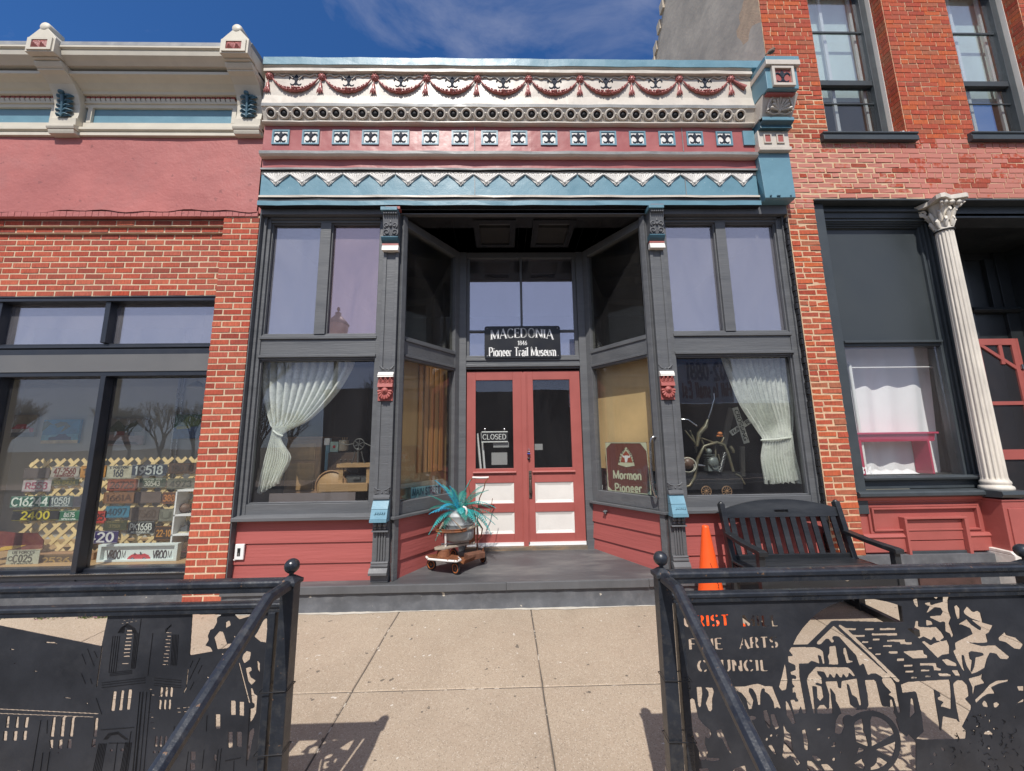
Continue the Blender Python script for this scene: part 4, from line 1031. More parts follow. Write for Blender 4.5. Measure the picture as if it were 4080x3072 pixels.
# ---- sash windows
DK = mat('slate_blue_gray_frame', (.045,.055,.062), .5, .12, 5, .3, 40)
M['slate'] = DK
M['mint'] = mat('pale_mint_backing', (.62,.72,.68), .7, .12, 2.2, .1, 20, stretch=(1,1,.3))
def sash(w, zmid):
    x0, x1, z0, z1 = w; f = MB(); y0, y1 = .20, .27
    f.box(x0, x0+.05, y0-.02, y1, z0, z1); f.box(x1-.095, x1, y0-.02, y1, z0, z1)
    f.box(x0+.05, x1-.095, y0, y1, z0, z0+.05); f.box(x0+.05, x1-.095, y0, y1, z1-.06, z1); f.box(x0+.05, x1-.095, y0-.01, y1, zmid-.03, zmid+.045)
    s = f.build('window', DK, rightb, .004)
    MB().box(x1-.012, x1+.004, .13, .20, z0, z1).build('white_trim', M['creamwhite'], s)
    g0, g1 = x0+.05, x1-.095
    MB().box(g0, g1, y0+.03, y0+.034, z0+.05, zmid-.03).build('pane', M['glassdark'], s)
    MB().box(g0, g1, y0+.022, y0+.026, zmid+.045, z1-.06).build('pane', M['glassup2'], s)
    MB().box(g0, g1, y0+.01, y0+.03, zmid+.80, zmid+.825).build('glazing_bar', DK, s)
    MB().box(g0, g1, y0+.015, y0+.028, z0+.62, z0+.635).build('glazing_bar', DK, s)
    MB().box(g0-.03, g1+.03, .345, .35, zmid-.12, z1).build('pale_backing_board', M['mint'], s)  # pale board added behind the upper sash to make its pane look bright
    # inner sash bars and a pale room corner seen through the glass
    MB().box(g0+.36, g0+.40, y0+.075, y0+.10, z0, z1).build('inner_sash_bar', M['white'], s)
    MB().box(g0+.78, g0+.815, y0+.075, y0+.10, z0, z1).build('inner_sash_bar', M['white'], s)
    sl_ = MB().xprof([(.20,z0-.005),(-.06,z0-.03),(-.06,z0-.05),(-.045,z0-.055),(-.045,z0-.07),(-.055,z0-.075),(-.055,z0-.135),(.0,z0-.135),(.20,z0-.135)], x0-.115, x1+.075)
    sl_.build('window_sill', DK, rightb, .004)
M['glassdark'] = glassmat('dark_sash_glass', .06, (.82,.84,.84), rc=(.75,.78,.85), wav=.06); M['glassup2'] = glassmat('pale_sash_glass', .16, (.92,.95,.95), wav=.06)
for w in (W1, W2, W3): sash(w, 6.17)
rmR = MB(); rmR.box(3.7, 9.2, 2.4, 2.45, 5.0, 8.4); rmR.box(3.7, 3.75, .45, 2.4, 5.0, 8.4); rmR.box(3.7, 9.2, .45, 2.4, 8.3, 8.35); rmR.build('interior_wall', mat('pale_mint_room_wall', (.5,.58,.54), .8, .05, 2, .1), rightb)
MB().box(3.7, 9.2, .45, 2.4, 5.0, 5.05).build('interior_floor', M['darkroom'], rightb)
# rubble of loose mortar on the sill
rb2 = MB()
for k in range(5): rb2.ball((4.83+.035*k, -.0, 5.258+.006*(k % 3)), .022, 6, sz=.7)
rb2.build('mortar_lump', M['white'], rightb)['kind'] = 'stuff'
# ---- shop front: lintel, frame, blank panel, display window, bulkhead
lt = MB(); lt.box(3.675, RX1, -.018, .12, 4.352, 4.374); lt.box(3.80, RX1, .10, .32, 4.20, 4.352); lt.box(3.675, 3.81, .04, .30, .80, 4.352)
lt.box(3.80, 5.10, .075, .10, 4.27, 4.30)
lintel = lt.build('shopfront_lintel', M['slate'], rightb, .004)
fr = MB()
for i, (dx, y) in enumerate(((0,.115),(.03,.135),(.06,.155),(.09,.175))):
    fr.box(3.81+dx*.62, 3.842+dx*.75, y, .30, 1.04, 4.20-dx*.6); fr.box(5.20-dx-.032, 5.20-dx, y, .30, 1.04, 4.20-dx*.6)
    fr.box(3.842+dx*.75, 5.168-dx, y, .30, 4.17-dx*.6, 4.20-dx*.6)
fr.box(3.90, 5.09, .178, .30, 2.635, 2.70); fr.box(3.93, 5.09, .15, .17, 2.672, 2.70)
fr.box(5.20, 5.34, .10, .35, 1.04, 4.20)
fr.box(3.81, 5.34, .12, .30, 1.04, 1.17); fr.xprof([(.12,1.12),(.07,1.135),(.06,1.16),(.12,1.178)], 3.84, 5.20)
sfm = fr.build('display_window', M['slate'], rightb, .004)
MB().box(3.905, 5.085, .205, .215, 2.70, 4.11).build('blank_panel', mat('blank_black_panel', (.042,.050,.054), .42, .10, 1.8, .1, 20), sfm)
MB().box(3.905, 5.085, .202, .207, 1.17, 2.635).build('pane', M['glasslow'], sfm)
s = MB().xprof([(.12,1.035),(-.015,1.03),(-.03,1.015),(-.03,.985),(-.01,.972),(.10,.965)], 3.675, 5.36); s.build('window_sill', M['slate'], rightb, .003)
RB = M['red']
bh = MB(); bh.box(3.675, 5.30, .065, .30, -.05, .97); bh.xprof([(.065,.968),(.02,.965),(.03,.94),(.05,.93),(.045,.915),(.065,.905)], 3.675, 5.05)
# moulded panel around a smaller boarded opening
def ring(mbx, x0, x1, z0, z1, t, y):
    mbx.box(x0, x0+t, y, .066, z0, z1).box(x1-t, x1, y, .066, z0, z1).box(x0+t, x1-t, y, .066, z1-t, z1).box(x0+t, x1-t, y, .066, z0, z0+t)
ring(bh, 3.80, 5.00, .60, .885, .022, .045); ring(bh, 3.83, 4.97, .625, .86, .018, .030)
bk = bh.build('bulkhead', RB, rightb, .003)
MB().box(3.70, 4.13, .03, .064, .42, .55).xprof([(.064,.55),(.03,.55),(.015,.57),(.03,.60),(.064,.60)], 3.70, 4.13).build('moulding', RB, bk, .003)
MB().box(4.80, 5.10, .03, .064, .42, .55).xprof([(.064,.55),(.03,.55),(.015,.57),(.03,.60),(.064,.60)], 4.80, 5.10).build('moulding', RB, bk, .003)
fo = MB().box(4.13, 4.155, .0, .064, .18, .745).box(4.765, 4.80, .0, .064, .18, .745).box(4.13, 4.80, .0, .064, .745, .765); fo.build('opening_frame', RB, bk, .003)
for k in range(3): MB().box(4.157, 4.763, .035+.004*k, .064, .735-.105*(k+1)+.006, .735-.105*k-.004).build('board', RB, bk, .002)
MB().box(4.157, 4.763, .03, .064, .21, .425).build('grate', M['slate'], bk, .002)
MB().box(3.34, 5.5, -.01, .30, -.12, .40).build('foundation', M['basecon'], rightb)
MB().box(4.15, 4.78, -.03, .0, .10, .20).build('vent', mat('rusty_dark_vent', (.06,.03,.025), .6, .4, 10, .3), rightb)
# ---- column: pedestal, base, fluted shaft, capital
cx, cy = 5.155, -.01
ped = MB(); ped.box(5.04, 5.29, -.12, .10, .44, .93); ring2 = None
ped.box(5.03, 5.30, -.13, .10, .93, .95)
pd_ = ped.build('column_pedestal', RB, rightb, .004)
MB().box(5.08, 5.25, -.132, -.12, .50, .86).build('pedestal_panel', RB, pd_, .003)
MB().xprof([(.10,1.035),(-.16,1.035),(-.17,1.0),(-.15,.97),(.10,.955)], 5.01, 5.32).build('pedestal_cap', M['slate'], rightb, .003)
wb = MB(); wb.box(5.0, 5.36, -.17, .10, -.10, .42); wb.xprof([(.1,.42),(-.17,.42),(-.14,.45),(.1,.455)], 5.0, 5.36); wb.build('white_plinth', mat('peeling_white_plaster', (.70,.66,.60), .8, .1, 4, .8, 20, dirt=(.25,.23,.21), dirtamt=.7, dscale=5), rightb, .006)
co = MB(); nf = 16; H0, H1 = 1.14, 3.95
def flute(r, z):
    vs = []
    for k in range(nf*4):
        a = 2*PI*k/(nf*4); q = k % 4
        rr = r*(1.0 if q in (0, 1) else .90 if q == 2 else .90)
        vs.append((cx+rr*math.cos(a), cy+rr*math.sin(a), z))
    return vs
levels = [(H0,.098),(H0+.02,.095),(1.8,.091),(2.8,.084),(3.5,.079),(H1,.075)]
vs = []
for z, r in levels: vs += flute(r, z)
n = nf*4
co.add(vs, [(i*n+k, i*n+(k+1) % n, (i+1)*n+(k+1) % n, (i+1)*n+k) for i in range(len(levels)-1) for k in range(n)])
co.lathe((cx,cy,1.03), [(.0,0),(.122,0),(.126,.02),(.122,.04),(.108,.05),(.105,.06),(.112,.07),(.110,.09),(.102,.10),(.098,.112)], 28)
WC = mat('weathered_white_cast_iron', (.66,.61,.53), .55, .12, 5, .7, 26, dirt=(.34,.31,.28), dirtamt=.5, dscale=4, stretch=(1,1,.35))
col_ = co.build('column', WC, rightb)
cp = MB(); cp.lathe((cx,cy,3.95), [(.075,0),(.077,.02),(.070,.04),(.072,.18),(.088,.30),(.095,.33)], 20)
for k in range(8):
    a = 2*PI*k/8+.2; ca, sa = math.cos(a), math.sin(a)
    for (r0, z0, r1, z1, r2, z2, w) in ((.070,3.99,.085,4.06,.102,4.09,.024),(.072,4.06,.095,4.15,.118,4.19,.024)):
        if r2 > .11: a2 = a+PI/8
        else: a2 = a
        c2, s2 = math.cos(a2), math.sin(a2)
        cp.tube([(cx+r0*c2,cy+r0*s2,z0),(cx+r1*c2,cy+r1*s2,z1),(cx+r2*c2,cy+r2*s2,z2),(cx+(r2+.005)*c2,cy+(r2+.005)*s2,z2-.03)], [w*.6,w,w*.7,w*.4], 6)
for k in range(4):
    a = PI/4+k*PI/2; c = (cx+.145*math.cos(a), cy+.145*math.sin(a), 4.235)
    pts = [(c[0]+.045*(1-q/14)*math.cos(q*.75)*math.cos(a), c[1]+.045*(1-q/14)*math.cos(q*.75)*math.sin(a), c[2]+.045*(1-q/14)*math.sin(q*.75)) for q in range(12)]
    cp.tube(pts, .014, 6); cp.tube([(cx+.07*math.cos(a), cy+.07*math.sin(a), 4.12), c], [.022,.016], 6)
ab = [(-.26,-.26),(-.20,-.28),(0,-.21),(.20,-.28),(.26,-.26),(.28,-.20),(.21,0),(.28,.20),(.26,.26),(0,.2),(-.26,.26),(-.28,.20),(-.21,0),(-.28,-.20)]
cp.prism([(cx+u*.62, cy+v*.62) for u, v in ab], lambda u, v, d: (u, v, d), 4.285, 4.335)
for s in (-1, 0, 1): cp.ball((cx+.08*s, cy-.125, 4.25), .026, 7)
cp.build('capital', WC, col_)
MB().torus((cx,cy,3.955), .080, .010, 'z', 20, 6).build('neck_ring', M['black'], col_)
# ---- recessed entry right of the column
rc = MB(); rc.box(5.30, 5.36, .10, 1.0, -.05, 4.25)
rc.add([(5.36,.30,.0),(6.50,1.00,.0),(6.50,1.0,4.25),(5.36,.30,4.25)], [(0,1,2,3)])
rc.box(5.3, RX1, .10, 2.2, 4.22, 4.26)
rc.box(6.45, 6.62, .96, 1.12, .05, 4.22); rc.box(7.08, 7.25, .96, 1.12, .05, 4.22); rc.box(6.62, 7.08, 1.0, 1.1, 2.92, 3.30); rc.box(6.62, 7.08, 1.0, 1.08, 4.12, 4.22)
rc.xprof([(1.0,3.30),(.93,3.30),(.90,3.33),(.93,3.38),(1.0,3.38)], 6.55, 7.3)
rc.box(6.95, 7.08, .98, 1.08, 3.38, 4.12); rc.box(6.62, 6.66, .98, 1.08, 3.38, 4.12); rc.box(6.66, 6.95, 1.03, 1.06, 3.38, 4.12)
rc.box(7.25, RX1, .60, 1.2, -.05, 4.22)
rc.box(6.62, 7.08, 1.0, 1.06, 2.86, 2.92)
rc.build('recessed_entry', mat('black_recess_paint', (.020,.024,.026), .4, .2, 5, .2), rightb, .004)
MB().box(5.3, RX1, .10, 1.3, -.05, .22).build('entry_step', M['platform'], rightb)
MB().box(6.40, 7.35, 1.2, 1.22, .0, 4.0).build('inner_door', mat('brown_inner_door', (.13,.07,.05), .6, .2, 4, .2), rightb)
sd = MB(); a, b = 6.56, 7.08; z0, z1 = .25, 2.92; y0, y1 = .93, .965
sd.box(a-.10, a, y0, y1, z0, z1); sd.box(b-.075, b, y0, y1, z0, z1); sd.box(a, b-.075, y0, y1, z1-.09, z1)
sd.box(a, b-.075, y0, y1, 1.28, 1.41); sd.box(a, b-.075, y0+.005, y1, 2.0, 2.05); sd.box(a, b-.075, y0, y1, z0, z0+.15)
sd.box(a+.26, a+.31, y0+.003, y1-.003, 2.56, 2.83)
sd.bar((a-.02,.947,2.86),(b-.06,.947,2.50), .045, .03, up=(0,1,0))
sdoor = sd.build('screen_door', RB, rightb, .003)
MB().box(a, b-.075, .950, .952, z0+.1, z1-.08).build('insect_screen', glassmat('gray_insect_screen', .04, (.45,.44,.42), rough=.5), sdoor)
MB().box(b, b+.03, .93, 1.0, z0, z1).build('door_jamb', RB, sdoor)
hg = MB()
for z in (2.52, 1.97): hg.box(b-.025, b+.03, .915, .93, z-.03, z+.03); hg.tube([(b,.918,z-.035),(b,.918,z+.035)], .009, 6)
hg.build('hinge', M['steel'], sdoor)
# ================================================================ GROUND, SIDEWALK, STREET
SLOPE = .025
def concrete_mat():
    m = bpy.data.materials.new('exposed_aggregate_concrete'); m.use_nodes = True; t = m.node_tree; n = t.nodes; l = t.links; b = n['Principled BSDF']; b.inputs['Roughness'].default_value = .85
    ge = n.new('ShaderNodeNewGeometry'); P = ge.outputs['Position']; oi = n.new('ShaderNodeObjectInfo')
    def noise(s, d=4, r=.55):
        q = n.new('ShaderNodeTexNoise'); q.inputs['Scale'].default_value = s; q.inputs['Detail'].default_value = d; q.inputs['Roughness'].default_value = r; l.new(P, q.inputs[0]); return q.outputs[0]
    def rng(v, a, b_, c, d):
        q = n.new('ShaderNodeMapRange'); q.inputs[1].default_value = a; q.inputs[2].default_value = b_; q.inputs[3].default_value = c; q.inputs[4].default_value = d; l.new(v, q.inputs[0]); return q.outputs[0]
    def mix(f, a, b_):
        q = n.new('ShaderNodeMix'); q.data_type = 'RGBA'; l.new(f, q.inputs[0])
        for i, v in ((6, a), (7, b_)):
            if isinstance(v, tuple): q.inputs[i].default_value = (*v, 1)
            else: l.new(v, q.inputs[i])
        return q.outputs[2]
    base = mix(rng(noise(1.1, 6, .65), .35, .65, 0, 1), (.43,.345,.255), (.355,.28,.205))
    base = mix(rng(noise(9, 5), .35, .7, 0, .5), base, (.40,.31,.225))
    v = n.new('ShaderNodeTexVoronoi'); v.inputs['Scale'].default_value = 190; l.new(P, v.inputs[0])
    sp = n.new('ShaderNodeSeparateColor'); l.new(v.outputs['Color'], sp.inputs[0])
    base = mix(rng(sp.outputs[0], .0, 1, .0, .0), base, (0,0,0))
    c1 = mix(rng(sp.outputs[0], .82, .90, 0, .5), base, (.18,.14,.10))
    c1 = mix(rng(sp.outputs[1], .86, .93, 0, .5), c1, (.62,.54,.44))
    c1 = mix(rng(oi.outputs['Random'], 0, 1, 0, .18), c1, (.28,.23,.185))
    c1 = mix(rng(noise(2.3, 8, .75), .56, .74, 0, .5), c1, (.27,.215,.155))
    c1 = mix(rng(noise(17, 2, .4), .735, .75, 0, .75), c1, (.07,.06,.05))
    c1 = mix(rng(noise(23, 2, .4), .745, .76, 0, .8), c1, (.66,.62,.55))
    l.new(c1, b.inputs['Base Color'])
    bu = n.new('ShaderNodeBump'); bu.inputs['Strength'].default_value = .5; bu.inputs['Distance'].default_value = .002; l.new(v.outputs['Distance'], bu.inputs['Height']); l.new(bu.outputs[0], b.inputs['Normal'])
    return m
CM = concrete_mat()
M['joint'] = mat('joint_dirt', (.10,.085,.07), .9, .3, 20, .5, 60, flake=(.5,.45,.38), flakeamt=.36, flakescale=14)
walk = MB(); walk.add([(-14,-2.62,-2.62*SLOPE-.006),(14,-2.62,-2.62*SLOPE-.006),(14,.2,.2*SLOPE-.006),(-14,.2,.2*SLOPE-.006)], [(0,1,2,3)])
swk = struct(walk.build('sidewalk', M['joint']))
xs = [-1.028+1.266*k for k in range(-7, 8)]; ys = [-2.45, -1.19, .12]
for i in range(len(xs)-1):
    for j in range(len(ys)-1):
        a, b, c, d = xs[i]+.0045, xs[i+1]-.0045, ys[j]+.0045, ys[j+1]-.0045
        nx, ny = 10, 10; q = MB(); e = .006
        def zz(x, y): return y*SLOPE
        # slab with a tooled, slightly ragged rounded edge
        xs_ = [a, a+e, a+.03]+[a+(b-a)*t for t in (.2,.4,.6,.8)]+[b-.03, b-e, b]; ys_ = [c, c+e, c+.03]+[c+(d-c)*t for t in (.2,.4,.6,.8)]+[d-.03, d-e, d]
        vs = []
        for ii, x in enumerate(xs_):
            for jj, y in enumerate(ys_):
                ed = ii in (0, len(xs_)-1) or jj in (0, len(ys_)-1)
                vs.append((x+(rnd.uniform(-.002,.002) if ed else 0), y+(rnd.uniform(-.002,.002) if ed else 0), zz(x, y)-(.005 if ed else 0)))
        k = len(ys_)
        q.add(vs, [(u*k+v, (u+1)*k+v, (u+1)*k+v+1, u*k+v+1) for u in range(len(xs_)-1) for v in range(k-1)])
        q.build('paving_slab', CM, swk)
# pale skim of mortar where the sidewalk meets the wall
sk = MB(); n = 120; vs = []
for i in range(n+1):
    x = -2.75+6.3*i/n; vs += [(x, -.035, .0035), (x, -.065-.03*max(0, math.sin(x*3.1)+.3)*rnd.uniform(.5,1), .0015)]
sk.add(vs, [(2*i, 2*i+1, 2*i+3, 2*i+2) for i in range(n)]); sk.build('mortar_skim', mat('pale_mortar_skim', (.52,.48,.41), .9, .1, 8, .6, 40), swk)
kb = MB().box(-14, 14, -2.72, -2.45, -.80, -2.45*SLOPE-.004); struct(kb.build('retaining_kerb', CM))
# three steps down from the gap between the railings
stp = thing('street_steps', 'concrete steps going down to the street between the two black railings', 'steps', (0,-3,-.5))
for k in range(3): MB().box(-1.2, 1.2, -2.72-.32*(k+1), -2.72-.32*k, -.8, -.20-.15*k).build('step', CM, stp)
M['asphalt'] = mat('street_asphalt', (.055,.054,.052), .85, .2, .8, .6, 60, dirt=(.09,.088,.08), dirtamt=.5, dscale=.4)
gr = MB(); gr.add([(-700,-700,-.66),(700,-700,-.66),(700,700,-.66),(-700,700,-.66)], [(0,1,2,3)]); struct(gr.build('ground', mat('dry_ground', (.16,.14,.09), .9, .2, .2, .3)))
rd = MB().add([(-120,-16.5,-.652),(120,-16.5,-.652),(120,-2.72,-.652),(-120,-2.72,-.652)], [(0,1,2,3)]); struct(rd.build('road', M['asphalt']))
fw_ = MB().box(-120, 120, -19.8, -16.5, -.652, -.50); struct(fw_.build('far_pavement', CM))
# ---- across the street, seen only as reflections
ob = thing('opposite_building', 'low dark shop row with a flat roof across the street', 'building', (6,-24,-.5))
w_ = MB(); w_.box(-11.5, 4.5, -30, -20, -.5, 5.0); w_.box(4.5, 22, -30, -20.2, -.5, 3.9); w_.box(-11.6, 4.6, -30, -19.9, 4.9, 5.15); w_.box(4.4, 22.1, -30, -20.1, 3.8, 4.0)
w_.build('wall', mat('brown_brick_far_wall', (.09,.065,.055), .8, .2, 1, .1), ob)
for k in range(11):
    x = -10.5+3*k; MB().box(x, x+2.2, -20.2 if x > 3 else -20.0, -19.96 if x < 3 else -20.16, .2, 2.5).build('window', M['black'], ob)
sg = thing('roof_sign', 'white roof sign with dark phone number across the street, mirrored in the museum window', 'sign', (9,-19,3.9))
MB().box(4.6, 14.6, -19.3, -19.2, 3.95, 8.6).build('board', mat('white_sign_board', (.72,.70,.72), .5, .03, 1, 0), sg)
for x in (5.5, 13.5): MB().box(x-.06, x+.06, -19.5, -19.3, 3.9, 8.0).build('post', M['steel'], sg)
# bare trees
def tree(x, y, h, seed, label):
    r = random.Random(seed); t = thing('bare_tree', label, 'tree', (x, y, -.6), 'bare winter trees across the street')
    tr = MB(); br = MB()
    def rec(p, d, l, rad, dep):
        e = p + d*l; m_ = (p+e)/2 + Vector((r.uniform(-.1,.1), r.uniform(-.1,.1), 0))*l*.4
        (tr if dep < 2 else br).tube([p, m_, e], [rad, rad*.85, rad*.68], 5 if dep < 3 else 3, caps=False)
        if dep >= 7: return
        for k in range(3 if dep < 4 else 2):
            a = r.uniform(0, 2*PI); tl = r.uniform(.25,.8); nd = (d*.9 + Vector((math.cos(a), math.sin(a), .55))*tl).normalized()
            rec(e, nd, l*r.uniform(.62,.8), rad*.62, dep+1)
    rec(Vector((x, y, -.6)), Vector((0,0,1)), h*.26, h*.028, 0)
    bk_ = mat('bark', (.06,.05,.045), .9, .2, 6, .3) if 'bark' not in M else M['bark']; M['bark'] = bk_
    tr.build('trunk', bk_, t); br.build('crown', bk_, t)
for i, (x, y, h) in enumerate(((-27,-26,6.5),(-23,-29,6.0),(-17,-22,10.5),(-33,-28,7),(-39,-26,7),(-13,-33,11),(-30,-33,7.5),(-36,-33,7.5),(-25,-35,7.5),(-20,-31,6.5),(-44,-30,8))):
    tree(x, y, h, 40+i, ['bare winter tree across the street, reflected in the left shop window','slender bare tree behind the others across the street','tall bare spreading tree beside the opposite shop row','bare tree at the far left across the street','outermost small bare tree across the street','bare tree rising behind the opposite roofs','bare tree in the back row behind the far pavement','bare tree in the back row, farther left','bare tree standing deepest in the back row','small bare tree nearest the opposite shop row','bare tree at the very end of the row'][i])
# street lamp whose top is mirrored in the museum's upper left window
lp = at(1347, 1298, 6.28)
lx, ly, lz = lp.x, -6.0, lp.z
la = thing('street_lamp', 'black street lamp with cream globe and pointed finial, mirrored in the upper left window', 'street lamp', (lx, ly, -.65))
pz = MB(); pz.lathe((lx,ly,-.65), [(.16,0),(.16,.25),(.09,.35),(.07,1.0),(.055,lz-.1+.65-.45),(.10,lz+.65-.40),(.14,lz+.65-.36),(.14,lz+.65-.32)], 12); pz.build('post', M['blackiron'], la)
gl = MB(); gl.lathe((lx,ly,lz-.34), [(.14,0),(.24,.10),(.27,.22),(.27,.33),(.26,.36)], 20); gl.build('globe', mat('cream_lamp_globe', (.50,.38,.24), .3, .05, 3, 0), la)
hd = MB(); hd.lathe((lx,ly,lz+.02), [(.30,0),(.30,.02),(.25,.10),(.17,.18),(.10,.26),(.07,.30),(.09,.34),(.03,.38),(.02,.40),(.05,.44),(.035,.50),(0,.54)], 18); hd.build('cap', M['black'], la)
# ================================================================ STROKE LETTERING (own glyphs, no font file)
def arc(cx, cy, rx, ry, a0, a1, n=9): return [(cx+rx*math.cos(math.radians(a0+(a1-a0)*i/n)), cy+ry*math.sin(math.radians(a0+(a1-a0)*i/n))) for i in range(n+1)]
G = {
 'A': (.74, [[(.02,0),(.37,1),(.72,0)], [(.16,.34),(.58,.34)]]), 'B': (.62, [[(.08,0),(.08,1)], [(.08,1),(.3,1)]+arc(.32,.76,.22,.24,90,-90)+[(.08,.52)], [(.08,.52),(.32,.52)]+arc(.34,.26,.25,.26,90,-90)+[(.08,0)]]),
 'C': (.72, [arc(.40,.5,.34,.5,48,312,14)]), 'D': (.72, [[(.08,0),(.08,1)], [(.08,1),(.25,1)]+arc(.27,.5,.38,.5,90,-90,12)+[(.08,0)]]),
 'E': (.60, [[(.08,0),(.08,1)], [(.08,1),(.54,1)], [(.08,.52),(.44,.52)], [(.08,0),(.56,0)]]), 'F': (.56, [[(.08,0),(.08,1)], [(.08,1),(.52,1)], [(.08,.52),(.42,.52)]]),
 'G': (.76, [arc(.40,.5,.34,.5,48,340,14), [(.72,0.0),(.72,.44),(.48,.44)]]), 'H': (.72, [[(.08,0),(.08,1)], [(.64,0),(.64,1)], [(.08,.52),(.64,.52)]]),
 'I': (.24, [[(.12,0),(.12,1)]]), 'K': (.68, [[(.08,0),(.08,1)], [(.62,1),(.08,.42)], [(.24,.58),(.64,0)]]), 'L': (.56, [[(.08,0),(.08,1)], [(.08,0),(.52,0)]]),
 'M': (.90, [[(.08,0),(.08,1)], [(.08,1),(.45,.1),(.82,1)], [(.82,1),(.82,0)]]), 'N': (.76, [[(.08,0),(.08,1)], [(.08,1),(.68,0)], [(.68,0),(.68,1)]]),
 'O': (.78, [arc(.39,.5,.33,.5,0,360,20)]), 'P': (.60, [[(.08,0),(.08,1)], [(.08,1),(.28,1)]+arc(.30,.73,.25,.27,90,-90)+[(.08,.46)]]),
 'R': (.66, [[(.08,0),(.08,1)], [(.08,1),(.30,1)]+arc(.32,.75,.24,.25,90,-90)+[(.08,.50)], [(.32,.5),(.62,0)]]),
 'S': (.60, [arc(.30,.75,.23,.25,35,250,9)+arc(.30,.25,.24,.25,80,-145,10)]), 'T': (.64, [[(.32,0),(.32,1)], [(.02,1),(.62,1)]]),
 'U': (.70, [[(.08,1),(.08,.3)]+arc(.35,.30,.27,.30,180,360,9)+[(.62,.3),(.62,1)]]), 'V': (.70, [[(.03,1),(.35,0),(.67,1)]]), 'W': (.98, [[(.03,1),(.26,0),(.49,.9),(.72,0),(.95,1)]]),
 'Y': (.68, [[(.03,1),(.34,.45),(.65,1)], [(.34,.45),(.34,0)]]), 'Z': (.6, [[(.05,1),(.55,1),(.05,0),(.55,0)]]), 'J': (.5, [[(.40,1),(.40,.25)]+arc(.23,.25,.17,.25,0,-170)]),
 '0': (.60, [arc(.30,.5,.23,.5,0,360,18)]), '1': (.36, [[(.06,.8),(.20,1),(.20,0)]]), '2': (.58, [arc(.29,.74,.22,.26,160,-30,9)+[(.05,0),(.54,0)]]),
 '3': (.58, [arc(.27,.75,.21,.25,150,-80,9), arc(.27,.26,.24,.26,85,-150,10)]), '4': (.62, [[(.44,0),(.44,1),(.04,.3),(.58,.3)]]), '5': (.58, [[(.50,1),(.12,1),(.08,.56)]+arc(.27,.32,.25,.32,110,-150,10)]),
 '6': (.60, [[(.46,1),(.2,.75)]+arc(.30,.30,.24,.30,160,-200,16)]), '7': (.56, [[(.04,1),(.52,1),(.18,0)]]), '8': (.58, [arc(.29,.75,.19,.25,0,360,14), arc(.29,.26,.24,.26,0,360,14)]),
 '9': (.60, [arc(.30,.70,.24,.30,0,360,16), [(.53,.66),(.40,.25),(.16,0)]]), '-': (.40, [[(.06,.45),(.34,.45)]]), '.': (.2, [[(.08,.0),(.12,.03)]]), ',': (.2, [[(.12,.05),(.06,-.12)]]),
 'i': (.24, [[(.12,0),(.12,.62)], [(.12,.82),(.12,.88)]]), 'o': (.52, [arc(.26,.32,.20,.32,0,360,14)]), 'n': (.54, [[(.08,0),(.08,.62)], [(.08,.45)]+arc(.27,.42,.18,.22,150,0,6)+[(.45,0)]]),
 'e': (.50, [[(.07,.34),(.44,.34)]+arc(.26,.33,.18,.31,0,310,12)]), 'r': (.38, [[(.08,0),(.08,.62)], [(.08,.42),(.2,.6),(.36,.6)]]), 'a': (.50, [[(.08,.55),(.25,.64),(.40,.52),(.40,0)], [(.40,.36),(.18,.34),(.06,.18),(.16,.01),(.30,.02),(.40,.14)]]),
 'l': (.22, [[(.10,0),(.10,1)]]), 's': (.42, [arc(.21,.47,.14,.16,40,240,6)+arc(.21,.16,.15,.16,75,-140,7)]), 'u': (.54, [[(.08,.62),(.08,.2)]+arc(.25,.18,.17,.18,180,330,6)+[(.44,.2)], [(.44,.62),(.44,0)]]),
 'm': (.80, [[(.08,0),(.08,.62)], [(.08,.45)]+arc(.24,.44,.16,.19,150,0,6)+[(.40,0)], [(.40,.45)]+arc(.56,.44,.16,.19,150,0,6)+[(.72,0)]]), 't': (.34, [[(.14,.9),(.14,.1),(.30,.0)], [(.02,.62),(.30,.62)]]), ' ': (.34, []),
}
